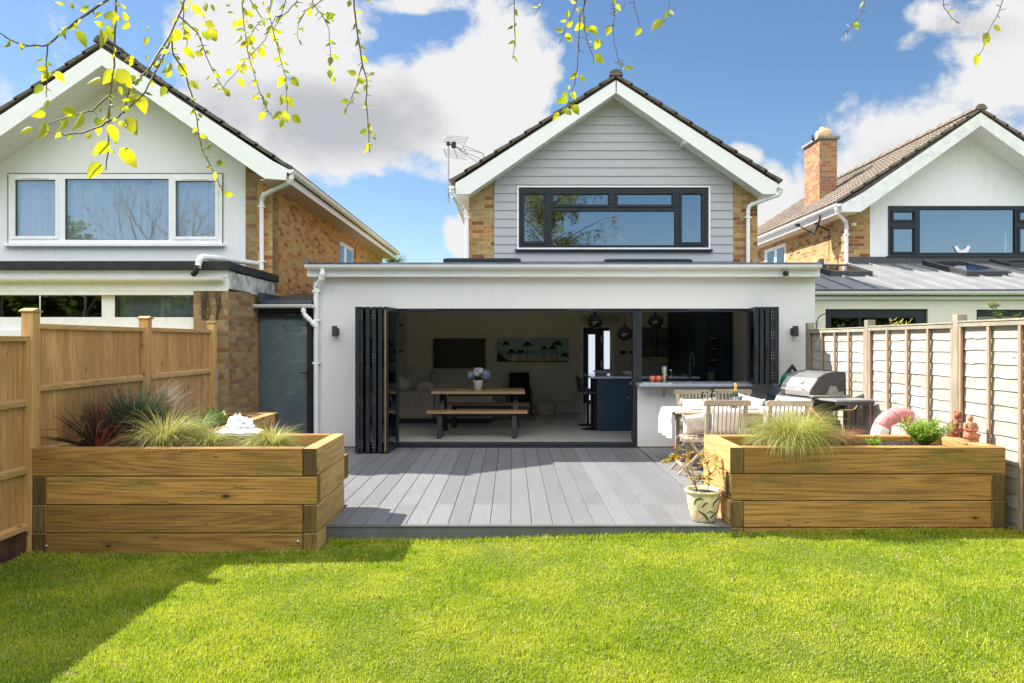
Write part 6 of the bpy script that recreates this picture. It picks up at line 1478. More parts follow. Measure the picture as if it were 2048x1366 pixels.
def barbecue():
    # long axis along y, front facing -x; turned a little toward the camera
    x0, y0 = 3.98, 9.75; t = thing('gas_barbecue', 'stainless and black gas barbecue with closed hood beside the right fence', 'barbecue', (x0, y0, DZ))
    m = MB()
    # everything local: u = depth (front at -u), v = length, w = height
    L = .30
    hood = [(-.27, .0), (-.275, .06), (-.25, .12), (-.17, .225), (-.06, .285), (.08, .31), (.20, .305), (.235, .29), (.24, .0)]
    def pr(poly, v0, v1, name, mat, bev=.008, base=.93, par=t, sm=False):
        m = MB(); m.prism([(p[0], p[1]+base) for p in poly], 'y', v0, v1); return m.build(name, mat, par, bevel=bev)
    pr(hood, -L+.02, L-.06, 'hood', 'steel', .01)
    pr([(p[0]*1.02+.002, p[1]*1.02) for p in hood], -L-.02, -L+.02, 'hood_end', 'hood_grey'); pr([(p[0]*1.02+.002, p[1]*1.02) for p in hood], L-.06, L+.04, 'hood_end', 'hood_grey')
    MB().box(-.26, .24, -L-.02, L+.04, .74, .928).build('firebox', 'hood_grey', t, bevel=.01)
    pr([(-.36, -.20), (-.40, -.19), (-.30, -.03), (-.26, -.02), (-.26, -.20)], -L-.05, L+.08, 'control_panel', 'steel', .006)
    for v in (-.20, -.04, .12, .24):
        m = MB(); c = Vector((-.345, v, .82)); d = Vector((-.86, 0, .5)).normalized(); m.tube([c, c+d*.012], .034, 16); m.build('knob_bezel', 'steel', t, smooth=True)
        m = MB(); m.tube([c+d*.012, c+d*.035], .022, 12); m.build('knob', 'black_plastic', t, smooth=True)
    m = MB(); m.tube([(-.33, -.22, 1.015), (-.33, .22, 1.015)], .011, 8)
    for v in (-.21, .21): m.tube([(-.33, v, 1.015), (-.265, v, .99)], .008, 6)
    m.build('handle', 'steel', t, smooth=True)
    m = MB(); c = Vector((-.215, -.05, .93+.175)); d = Vector((-.76, 0, .65)).normalized(); m.tube([c-d*.0, c+d*.018], .038, 18); m.build('thermometer', 'ceramic', t, smooth=True)
    # hood hinge arm plate on the end facing us
    pr([(-.06, .02), (-.0, .13), (.09, .13), (.12, .05), (.2, .06), (.2, .0), (-.1, .0)], -L-.032, -L-.021, 'hinge_plate', 'concrete', .002)
    m = MB(); m.box(-.30, .22, -L-.10, -L-.022, .925, .95); m.build('hood_rest', 'concrete', t, bevel=.003)
    # side shelf toward the camera with towel rail
    MB().box(-.24, .30, -L-.46, -L-.05, .895, .918).build('side_shelf', 'zinc', t, bevel=.004)
    MB().box(-.24, .30, -L-.465, -L-.44, .855, .894).build('shelf_edge', 'hood_grey', t, bevel=.004)
    m = MB(); m.tube([(-.22, -L-.48, .80), (-.04, -L-.48, .80), (.0, -L-.48, .81), (.03, -L-.48, .85)], .008, 6); m.build('towel_rail', 'brass', t, smooth=True)
    for (a, b) in ((-.24, -L-.02), (-.24, L), (.22, -L-.02), (.22, L)): MB().box(a, a+.035, b, b+.035, 0, .74).build('leg', 'hood_grey', t, bevel=.003)
    MB().box(-.24, .25, -L-.02, L+.03, .10, .13).build('lower_shelf', 'hood_grey', t, bevel=.003)
    MB().box(.06, .10, -L-.44, -L-.40, 0, .86).build('shelf_leg', 'hood_grey', t, bevel=.003)
    for ch in t.children:
        for v in ch.data.vertices: v.co = v.co+Vector((x0, y0, DZ))-Vector((0, 0, 0))
    t.rotation_euler = (0, 0, R(14))
    # gas hose and hidden cylinder
    m = MB(); q = lambda px, py, Y: (PX(px, Y), Y, PZ(py, Y))
    MB().tube([q(1617, 816, 9.2), q(1624, 818, 9.05), q(1636, 832, 9.0), q(1652, 850, 8.95), q(1668, 878, 8.95)], .009, 8).build('gas_hose', 'rubber_orange', label='orange gas hose hanging below the barbecue', cat='hose', smooth=True)
barbecue()
def wall_stuff():
    # green and teal bag hung against the wall behind the barbecue
    Y = 10.9; x, z = PX(1582, Y), PZ(770, Y); t = thing('beach_bag', 'green and teal rounded bag with black strap behind the barbecue', 'bag', (x, Y, z-.15))
    m = MB(); m.lathe([(0, -.05), (.12, -.045), (.165, 0), (.12, .045), (0, .05)], (0, 0, 0), 24); 
    m.v = [(x-.02+v[0]*.9, Y+v[2], z+v[1]*1.25) for v in m.v]; m.build('body', 'bag_green', t, smooth=True)
    m = MB(); m.lathe([(0, -.03), (.10, -.028), (.13, 0), (.10, .028), (0, .03)], (0, 0, 0), 24); m.v = [(x+.05+v[0]*.8, Y-.07+v[2], z-.04+v[1]*1.2) for v in m.v]; m.build('pocket', 'bag_teal', t, smooth=True)
    m = MB(); m.tube([(x-.01, Y-.1, z-.20), (x+.0, Y-.11, z-.05), (x+.06, Y-.11, z+.07)], .018, 8); m.build('trim', 'mustard', t, smooth=True)
    m = MB(); m.prism([(x-.10, z+.16), (x+.02, z+.31), (x+.13, z+.16), (x+.07, z+.16), (x+.02, z+.24), (x-.04, z+.16)], 'y', Y-.02, Y+.02); m.build('strap', 'black_plastic', t, bevel=.004)
    t = thing('storage_crate', 'dark blue plastic crate between the chairs and the barbecue', 'crate', (PX(1578, 10.3), 10.3, DZ))
    X0, X1 = PX(1555, 10.3), PX(1620, 10.3); zt = PZ(793, 10.3)
    m = MB(); m.prism([(X0+.06, DZ), (X1-.06, DZ), (X1, zt), (X0, zt)], 'y', 10.3, 10.75); m.build('body', 'navy', t, bevel=.015); MB().prism([(X0-.02, zt), (X1+.02, zt), (X1-.02, zt+.09), (X0+.10, zt+.09)], 'y', 10.28, 10.77).build('lid', 'lead', t, bevel=.012)
wall_stuff()
def dry_leaves():
    for k, (px, py) in enumerate(((1148, 1086), (1284, 1154), (640, 1140), (1090, 1243), (1243, 1220), (905, 1276), (1460, 1180), (760, 1210))):
        Y = H/((py-683)/F); x = PX(px, Y); z = ground_z(x, Y)+.030; rr = random.Random(k); m = MB(); a = rr.uniform(0, 6.28); L = rr.uniform(.022, .036)
        d = Vector((math.cos(a), math.sin(a), rr.uniform(.0, .4))); sd = Vector((-math.sin(a), math.cos(a), .3)); m.strip([(x, Y, z), Vector((x, Y, z))+d*L*.4+Vector((0, 0, .006)), Vector((x, Y, z))+d*L], [L*.2, L*.7, L*.05], sd)
        m.build('fallen_leaf', 'stem_brown', label='small dry brown leaf lying on the sunlit lawn', cat='leaf', group='dry leaves on the lawn', solid=.002)
dry_leaves()
# ================================================================== INSIDE THE EXTENSION
FZ = .15
def interior():
    Yb = 17.27; q = lambda px, py, Y=Yb: (PX(px, Y), PZ(py, Y))
    def flat(m, px0, px1, py0, py1, y0, y1, Y=Yb): a, b = q(px0, py0, Y), q(px1, py1, Y); return m.box(a[0], b[0], y0, y1, b[1], a[1])
    # television
    a = q(867, 736); t = thing('television', 'wide black wall-mounted television in the living room', 'television', (PX(919, Yb), Yb, a[1]))
    flat(MB(), 867, 971, 677, 736, Yb-.06, Yb-.02).build('bezel', 'black_plastic', t, bevel=.005); flat(MB(), 868.3, 969.7, 678.3, 734.5, Yb-.063, Yb-.0605).build('screen', 'tv_black', t)
    # beach picture
    t = thing('wall_picture', 'long unframed canvas of palm trees on a beach', 'picture', (PX(1066, Yb), Yb, q(0, 724)[1]))
    simple('pic_sky', (.30, .44, .42), .7, var=.15, scale=2); simple('pic_sea', (.18, .36, .37), .7, var=.2, scale=5); simple('pic_sand', (.48, .46, .37), .7, var=.2, scale=5); simple('pic_dark', (.02, .022, .018), .7, var=.2); simple('pic_grey', (.20, .20, .20), .7, var=.25, scale=3); simple('pic_wave', (.03, .04, .06), .7, var=.3, scale=6)
    flat(MB(), 994, 1138, 676, 724, Yb-.03, Yb-.001).build('canvas', 'pic_sky', t)
    flat(MB(), 994.3, 1137.7, 702.5, 709, Yb-.033, Yb-.0301).build('painted_sea', 'pic_sea', t); flat(MB(), 994.3, 1137.7, 709, 723.7, Yb-.0331, Yb-.0302).build('painted_sand', 'pic_sand', t)
    m = MB(); rr = random.Random(8); yp = Yb-.036
    for (px, top, bot, r) in ((1011, 687, 703, 9), (1054, 689, 722, 12), (1022, 703, 717, 10), (1037, 703, 720, 6), (1043, 703, 719, 6), (1088, 696, 720, 8), (1104, 696, 720, 9), (1113, 688, 722, 15), (1128, 710, 722, 9)):
        m.tube([(PX(px-1, Yb), yp, q(0, bot)[1]), (PX(px, Yb), yp, q(0, (top+bot)/2)[1]), (PX(px+1, Yb), yp, q(0, top)[1])], .007, 5)
        for k in range(12):
            an = math.pi*(k/11)*1.25-.4; L = r/85*rr.uniform(.75, 1.1); x, z = PX(px+1, Yb), q(0, top)[1]; c, s = math.cos(an), math.sin(an)
            m.strip([(x, yp, z), (x+c*L*.5, yp, z+s*L*.5), (x+c*L, yp, z+s*L*.75-.05)], [.02, .03, .004], Vector((-s, 0, c)))
    a = [q(994.5, 723.5), q(994.5, 706), q(1000, 708), q(1012, 718), q(1030, 723.5)]; m.prism(a, 'y', yp-.001, yp+.001); flat(m, 1030, 1137.5, 721.5, 723.5, yp-.001, yp+.001)
    m.build('painted_palms', 'pic_dark', t)
    for px0, px1, lb in ((1268, 1310, 'left of two dark-framed grey seascapes beside the kitchen'), (1312, 1354, 'right of two dark-framed grey seascapes beside the kitchen')):
        t = thing('wall_picture', lb, 'picture', (PX((px0+px1)/2, Yb), Yb, q(0, 713)[1]), 'pair of framed seascapes')
        m = MB(); a, b = q(px0, 713), q(px1, 655); frame_rect(m, a[0], b[0], a[1], b[1], Yb-.03, Yb-.001, .02); m.build('frame', 'pic_dark', t); flat(MB(), px0+.5, px1-.5, 655.5, 712.5, Yb-.02, Yb-.01).build('print', 'pic_grey', t)
        m = MB(); 
        for (z, h) in ((676, .015), (683, .03), (687, .02), (691, .02), (697, .01)): a = q(px0+2, z); b = q(px1-2, z); m.prism([(a[0], a[1]), (b[0], b[1]+.01), (b[0], b[1]+h+.01), (a[0]+.1, a[1]+h)], 'y', Yb-.0215, Yb-.0202)
        m.build('painted_waves', 'pic_wave', t)
    t = thing('wall_picture', 'narrow framed picture on the living room side wall behind the folded doors', 'picture', (-2.45, 16, 1.6))
    m = MB(); m.box(-2.455, -2.43, 15.75, 16.6, PZ(705, 16.2), PZ(648, 16.2)); m.build('frame', 'oak_arm', t); m = MB(); m.box(-2.43, -2.427, 15.79, 16.56, PZ(702, 16.2), PZ(651, 16.2)); m.build('print', 'pic_sand', t)
    flat(MB(), 1161, 1237, 633, 646, Yb-.12, Yb-.001).build('air_conditioner', 'pouf_fabric', label='long pale wall unit above the hall doorway', cat='wall unit', bevel=.02)
    flat(MB(), 1240, 1253, 701, 708, Yb-.02, Yb-.001).build('control_panel', 'black_plastic', label='larger dark control panel on the wall by the doorway', cat='thermostat'); flat(MB(), 1257, 1263, 702, 707, Yb-.02, Yb-.001).build('light_switch', 'black_plastic', label='small dark switch plate right of the control panel', cat='switch')
    # sofa, L shaped, back toward the garden
    t = thing('corner_sofa', 'large beige L-shaped sofa on a black plinth with its back to the garden', 'sofa', (-1.5, 14.9, FZ))
    Y = 14.7; z = lambda py: PZ(py, Y); x0, x1 = -2.40, PX(985, Y)
    MB().box(x0, PX(868, Y), Y, Y+.26, z(838), z(783)).build('back_section', 'sofa_fabric', t, bevel=.04, seg=3); MB().box(PX(868, Y)+.01, x1, Y, Y+.26, z(838), z(783)).build('back_section', 'sofa_fabric', t, bevel=.04, seg=3)
    MB().box(x0+.02, x1, Y+.27, Y+1.0, z(838), z(810)).build('seat', 'sofa_fabric', t, bevel=.05, seg=3); MB().box(x0+.05, x1-.05, Y+.05, Y+.95, FZ, z(838)-.003).build('plinth', 'black_plastic', t)
    for (a, b) in ((861, 928), (932, 1003)): 
        m = MB(); m.box(PX(a, 15), PX(b, 15), 15.0, 15.28, PZ(800, 15), PZ(766, 15)); m.build('back_cushion', 'sofa_fabric', t, bevel=.09, seg=4)
    m = MB(); m.box(-2.35, -1.75, 15.0, 15.3, PZ(795, 15), PZ(776, 15)); m.build('back_cushion', 'sofa_fabric', t, bevel=.07, seg=3)
    for ch in t.children: ch.location = ch.location
    for (px, py, lb, r) in ((802, 768, 'leaning beige scatter cushion at the left end of the sofa', .5), (850, 777, 'small beige scatter cushion in the middle of the sofa', .1)):
        c = Vector((PX(px, 14.95), 15.0, PZ(py, 14.95))); m = MB(); m.ball((0, 0, 0), 1, 20); E = Euler((0, r, 0)).to_matrix()
        m.v = [tuple(c+E@Vector((math.copysign(abs(v[0])**.6, v[0])*.19, v[1]*.09, math.copysign(abs(v[2])**.6, v[2])*.14))) for v in m.v]; m.build('scatter_cushion', 'pouf_fabric', label=lb, cat='cushion', group='scatter cushions on the sofa', smooth='all')
    # floor rug
    MB().box(PX(800, 15.5), PX(1070, 16.0), 15.2, 16.6, .149, .162).build('rug', 'rug', label='pale rug in front of the sofa and armchair', cat='rug')
    # dried twigs in the corner
    t = thing('dried_twigs', 'bare dried twigs standing between the television and the sofa', 'twigs', (PX(862, 16.5), 16.5, FZ)); m = MB(); rr = random.Random(3)
    for k in range(6): m.tube([(PX(862, 16.5), 16.5, .6), (PX(862+rr.uniform(-4, 4), 16.5), 16.5, 1.0), (PX(862+rr.uniform(-8, 12), 16.5), 16.5, PZ(738+rr.uniform(0, 8), 16.5))], .004, 4)
    m.build('stems', 'stem_brown', t); MB().lathe([(.07, 0), (.10, .2), (.06, .45), (.07, .5), (.055, .5), (.05, .44), (.0, .1)], (PX(862, 16.5), 16.5, FZ), 16).build('vase', 'pic_dark', t, smooth=True)
    # armchair
    Y = 16.2; t = thing('armchair', 'dark upholstered armchair with wooden arms against the living room wall', 'armchair', (PX(1041, Y), Y, FZ)); xa, xb = PX(1018, Y), PX(1060, Y)
    MB().obox(((xa+xb)/2, Y+.55, PZ(775, Y)), (xb-xa, .14, .62), (R(-10), 0, 0)).build('back', 'dark_fabric', t, bevel=.04, seg=3); MB().box(xa+.01, xb-.01, Y, Y+.55, FZ+.28, FZ+.45).build('seat', 'dark_fabric', t, bevel=.04, seg=3)
    for s, x in ((-1, xa-.05), (1, xb+.03)):
        m = MB(); m.tube([(x, Y+.0, FZ), (x, Y+.05, FZ+.55), (x, Y+.1, FZ+.6), (x, Y+.6, FZ+.58)], .022, 8); m.tube([(x, Y+.62, FZ), (x, Y+.58, FZ+.58)], .02, 8); m.build('arm_frame', 'oak_arm', t, smooth=True)
    # pouf
    Y = 16.3; m = MB(); r = .23; m.lathe([(0, 0), (r*.9, .01), (r, .06), (r*1.02, .14), (r, .24), (r*.88, .29), (0, .30)], (PX(1091, Y), Y, FZ), 28); m.build('pouf', 'pouf_fabric', label='round beige pouf beside the armchair', cat='pouf', smooth=True)
    # dining table: plank top on black angled legs
    y0, y1 = 12.62, 13.62; xa, xb = PX(862, y0), PX(1050, y0); zt = PZ(783, y0)
    t = thing('dining_table', 'oak plank dining table on black angled legs just inside the open doors', 'table', ((xa+xb)/2, 13.1, FZ))
    MB().box(xa, xb, y0, y1, zt-.045, zt).build('tabletop', 'oak', t, bevel=.005); MB().box(xa+.25, xb-.25, 13.0, 13.2, zt-.11, zt-.046).build('under_rail', 'black_metal', t)
    for x, s in ((xa+.16, 1), (xb-.16, -1)):
        for (ya, yb) in ((y0+.05, y0+.32), (y1-.05, y1-.32)):
            p0, p1 = Vector((x-.03*s, ya, FZ)), Vector((x+.03*s, yb, zt-.046)); m = MB(); m.obox((p0+p1)/2, (.09, .05, (p1-p0).length), (math.atan2(-(p1.y-p0.y), p1.z-p0.z), 0, 0)); m.build('leg', 'black_metal', t, bevel=.004)
    for (Yf, pa, pb, pz, lb) in ((12.42, 852, 1055, 820, 'oak dining bench on black legs in front of the table'), (13.95, 884, 1058, 802, 'oak dining bench behind the table, mostly hidden')):
        xa2, xb2 = PX(pa, Yf), PX(pb, Yf); z_ = FZ+.455; t = thing('dining_bench', lb, 'bench', ((xa2+xb2)/2, Yf+.17, FZ), 'pair of dining benches')
        MB().box(xa2, xb2, Yf, Yf+.34, z_-.04, z_).build('seat', 'oak', t, bevel=.005); MB().box(xa2+.2, xb2-.2, Yf+.12, Yf+.2, z_-.1, z_-.041).build('under_rail', 'black_metal', t)
        for x in (xa2+.22, xb2-.22):
            for (ya, yb) in ((Yf+.0, Yf+.10), (Yf+.34, Yf+.24)):
                p0, p1 = Vector((x, ya, FZ)), Vector((x, yb, z_-.041)); m = MB(); m.obox((p0+p1)/2, (.08, .045, (p1-p0).length), (math.atan2(-(p1.y-p0.y), p1.z-p0.z), 0, 0)); m.build('leg', 'black_metal', t, bevel=.004)
    for (px, lb) in ((924, 'woven round placemat left of the flower pot'), (988, 'woven round placemat right of the flower pot')):
        m = MB(); m.lathe([(0, 0), (.17, 0), (.178, .004), (.17, .008), (0, .008)], (PX(px, 13.0), 13.0, zt), 36); m.build('placemat', 'woven', label=lb, cat='placemat', group='woven placemats on the dining table', smooth=True)
    Y = 12.85; x = PX(956, Y); t = thing('flower_pot', 'white tapered pot of white and blue flowers on the dining table', 'flower pot', (x, Y, zt))
    MB().lathe([(0, 0), (.062, 0), (.088, .175), (.092, .18), (.084, .18), (.078, .15), (0, .15)], (x, Y, zt), 26).build('pot', 'ceramic', t, smooth='all')
    rr = random.Random(14)
    for (dx, dz, r, mt, nm) in ((-.02, .32, .085, 'flower_white', 'white_blooms'), (.13, .28, .085, 'flower_blue', 'blue_bloom'), (-.13, .27, .06, 'flower_blue', 'blue_bloom'), (.04, .35, .05, 'flower_white', 'white_blooms')):
        m = MB()
        for k in range(170):
            d = Vector((rr.gauss(0, 1), rr.gauss(0, 1), rr.gauss(0, 1))).normalized(); p = Vector((x+dx, Y, zt+dz))+d*r*rr.uniform(.75, 1); sd = d.orthogonal().normalized(); u = d.cross(sd); a = rr.uniform(0, 6.3); e = sd*math.cos(a)+u*math.sin(a); f = d.cross(e)
            m.strip([p-e*.012, p+d*.006, p+e*.016], [.006, .018, .004], f)
        m.build(nm, mt, t)
    m = MB()
    for k in range(90):
        a = rr.uniform(0, 6.3); p = Vector((x, Y, zt+.17)); d = Vector((math.cos(a), math.sin(a)*.8, rr.uniform(.3, 1.2))).normalized(); L = rr.uniform(.06, .17); sd = d.cross(Vector((0, 0, 1))).normalized(); m.strip([p, p+d*L*.5, p+d*L], [.004, .022, .003], sd)
    m.build('leaves', 'shrub_leaf', t)
    # kitchen island
    yi = 13.47; xa, xb = PX(1194, yi), 3.4; zt = PZ(757, yi)
    t = thing('kitchen_island', 'navy kitchen island with pale polished worktop', 'kitchen island', (2.4, 14.0, FZ))
    MB().box(xa, xb, yi, yi+1.15, FZ, zt-.001).build('cabinet', 'navy', t, bevel=.004); MB().box(xa-.12, xb+.02, yi-.02, yi+1.35, zt, zt+.035).build('worktop', 'worktop', t, bevel=.005)
    x = PX(1256, yi); MB().ball((x, yi-.012, PZ(795, yi)), .012, 8).build('knob', 'steel', t, smooth=True)
    m = MB()
    for k in range(4): m.box(xa-.012, xa-.002, yi+.06+k*.27, yi+.09+k*.27, FZ+.1, zt-.04)
    m.build('side_posts', 'black_plastic', t)
    for i, (px, Y, lb) in enumerate(((1183, 13.75, 'nearer black bar stool at the end of the kitchen island'), (1176, 14.4, 'farther black bar stool at the end of the kitchen island'))):
        x = PX(px, Y)-.0; s = thing('bar_stool', lb, 'bar stool', (x, Y, FZ), 'bar stools at the kitchen island')
        MB().lathe([(0, 0), (.19, 0), (.19, .01), (.03, .03), (.02, .04)], (x, Y, FZ), 24).build('base', 'black_metal', s, smooth=True); MB().tube([(x, Y, FZ+.02), (x, Y, FZ+.66)], .024, 10).build('column', 'black_metal', s, smooth=True)
        MB().box(x-.18, x+.18, Y-.18, Y+.18, FZ+.65, FZ+.71).build('seat', 'black_plastic', s, bevel=.025, seg=3); m = MB(); m.prism([(x-.19, FZ+.68), (x-.155, FZ+.68), (x-.19, FZ+.95), (x-.24, FZ+.98)], 'y', Y-.17, Y+.17); m.build('backrest', 'black_plastic', s, bevel=.01)
    for (px, Y, r, lb) in ((1204, 14.3, .17, 'pale shallow bowl at the left end of the island'), (1262, 14.0, .17, 'pale shallow bowl in the middle of the island')):
        x = PX(px, Y); m = MB(); m.lathe([(0, 0), (r*.5, 0), (r, .06), (r*.98, .075), (r*.9, .065), (r*.45, .02), (0, .015)], (x, Y, zt+.035), 28); m.build('fruit_bowl', 'ceramic', label=lb, cat='bowl', group='bowls on the kitchen island', smooth='all')
    # pendants
    for (px, py, lb) in ((1190, 642, 'smoked glass globe pendant, leftmost and high over the island'), (1249, 667, 'smoked glass globe pendant hanging lowest, in the middle'), (1311, 642, 'smoked glass globe pendant right of the door mullion')):
        Y = 14.3; x, z = PX(px, Y), PZ(py, Y); t = thing('pendant_lamp', lb, 'pendant lamp', (x, Y, z+.15), 'globe pendants over the kitchen island')
        MB().ball((x, Y, z), .148, 28).build('globe', 'globe_glass', t, smooth='all')
        MB().lathe([(.03, -.03), (.04, 0), (.02, .04), (.006, .05)], (x, Y, z+.14), 14).build('cap', 'black_metal', t, smooth=True); MB().tube([(x, Y, z+.17), (x, Y, 2.56)], .004, 6).build('cord', 'black_plastic', t)
        MB().ball((x, Y, z+.0), .035, 12, (1.3, 1, .8)).build('bulb', 'glow_lamp', t, smooth='all')
    nt = MAT['glow_lamp'].node_tree; pr = [n for n in nt.nodes if n.type == 'BSDF_PRINCIPLED'][0]; pr.inputs['Emission Color'].default_value = (1, .75, .3, 1); pr.inputs['Emission Strength'].default_value = .5
    # sink run under the window with its end panel
    t = thing('kitchen_counter', 'navy sink counter running behind the servery opening', 'kitchen counter', (3.1, 11.95, FZ))
    xa = PX(1262, 12.35); MB().box(xa, 4.34, 11.70, 12.35, FZ, 1.06).build('cabinet', 'navy', t, bevel=.003); MB().box(xa-.02, 4.35, 11.68, 12.38, 1.061, 1.10).build('worktop', 'slate_sill', t, bevel=.004)
    x, Y = PX(1380, 12.1), 12.1; t = thing('kitchen_tap', 'tall black gooseneck kitchen tap', 'tap', (x, Y, 1.10)); m = MB(); m.lathe([(.05, 0), (.05, .02), (.025, .03)], (x, Y, 1.10), 14); m.tube([(x, Y, 1.11), (x, Y, 1.5), (x+.012, Y+.0, 1.57), (x+.04, Y, 1.60), (x+.06, Y, 1.55), (x+.065, Y, 1.38)], .018, 10); m.tube([(x, Y, 1.2), (x-.11, Y, 1.24)], .014, 8); m.build('spout', 'black_metal', t, smooth=True)
    # tall units and oven stack
    Y = 14.6; xa = PX(1391, Y); t = thing('tall_kitchen_units', 'wall of tall dark navy kitchen cupboards', 'cupboard', (4.0, Y, FZ))
    MB().box(xa, 4.35, Y, Y+2.6, FZ, 2.549).build('carcass', 'navy', t)
    for (a, b) in ((1391, 1414), (1438, 1462), (1463, 1476)): MB().box(PX(a, Y)+.004, min(4.345, PX(b, Y)-.004), Y-.02, Y-.001, FZ+.1, 2.5).build('cupboard_door', 'navy', t, bevel=.003)
    for (pa, pb) in ((672, 692), (693, 715), (716, 735)):
        MB().box(PX(1416, Y), PX(1436, Y), Y-.025, Y-.001, PZ(pb, Y)+.01, PZ(pa, Y)).build('oven', 'tv_black', t, bevel=.003); MB().box(PX(1419, Y), PX(1433, Y), Y-.05, Y-.04, PZ(pa+4, Y)-.006, PZ(pa+4, Y)+.006).build('oven_handle', 'steel', t)
    x, Y = PX(1422, 12.15), 12.15; m = MB(); m.box(x-.05, x+.05, Y-.05, Y+.05, 1.10, 1.28); m.build('towel_stand', 'dark_fabric', label='small dark stand with a cloth on the counter by the tap', cat='stand', bevel=.02)
    # servery things
    zs = 1.145; Y = 11.22
    m = MB(); m.box(PX(1284, Y), PX(1342, Y), Y-.09, Y+.09, zs, zs+.012); m.build('tray', 'worktop', label='pale marble tray on the servery shelf', cat='tray', bevel=.005)
    for (px, lb) in ((1305, 'left ribbed pink glass on the marble tray'), (1317, 'right ribbed pink glass on the marble tray')):
        t = thing('pink_glass', lb, 'glass', (PX(px, Y), Y, zs+.012), 'ribbed pink glasses on the servery')
        MB().lathe([(.026, 0), (.028, .004), (.008, .01), (.008, .02), (.034, .03), (.042, .045), (.041, .10), (.037, .10), (.036, .05), (0, .035)], (PX(px, Y), Y, zs+.012), 20).build('glass', 'pink_glass', t, smooth='all')
    x = PX(1328, Y+.05); Yj = Y+.03; t = thing('water_jug', 'clear glass jug of water with lemon slices and a looped handle', 'jug', (x, Yj, zs+.012))
    MB().lathe([(0, 0), (.058, 0), (.060, .01), (.060, .235), (.063, .245), (.058, .245), (.055, .23), (.055, .012), (0, .008)], (x, Yj, zs+.012), 28).build('body', 'drink_glass', t, smooth='all')
    MB().tube([(x+.058, Yj, zs+.20), (x+.10, Yj, zs+.205), (x+.115, Yj, zs+.15), (x+.10, Yj, zs+.09), (x+.058, Yj, zs+.07)], .008, 8).build('handle', 'drink_glass', t, smooth='all')
    rr = random.Random(1)
    for k in range(7):
        c = Vector((x+rr.uniform(-.03, .03), Yj-.02+rr.uniform(-.015, .02), zs+.04+k*.027)); m = MB(); d = Vector((rr.uniform(-.5, .5), -1, rr.uniform(-.5, .5))).normalized(); m.tube([c, c+d*.006], .022, 14); m.build('lemon_slice', 'lemon' if k % 2 else 'lemon_green', t)
b_ = NB('globe_glass'); b_.bsdf((.012, .012, .013), .03, 0, .9); b_.p.inputs['Coat Weight'].default_value = 1.0; MAT['globe_glass'] = b_.m
interior()

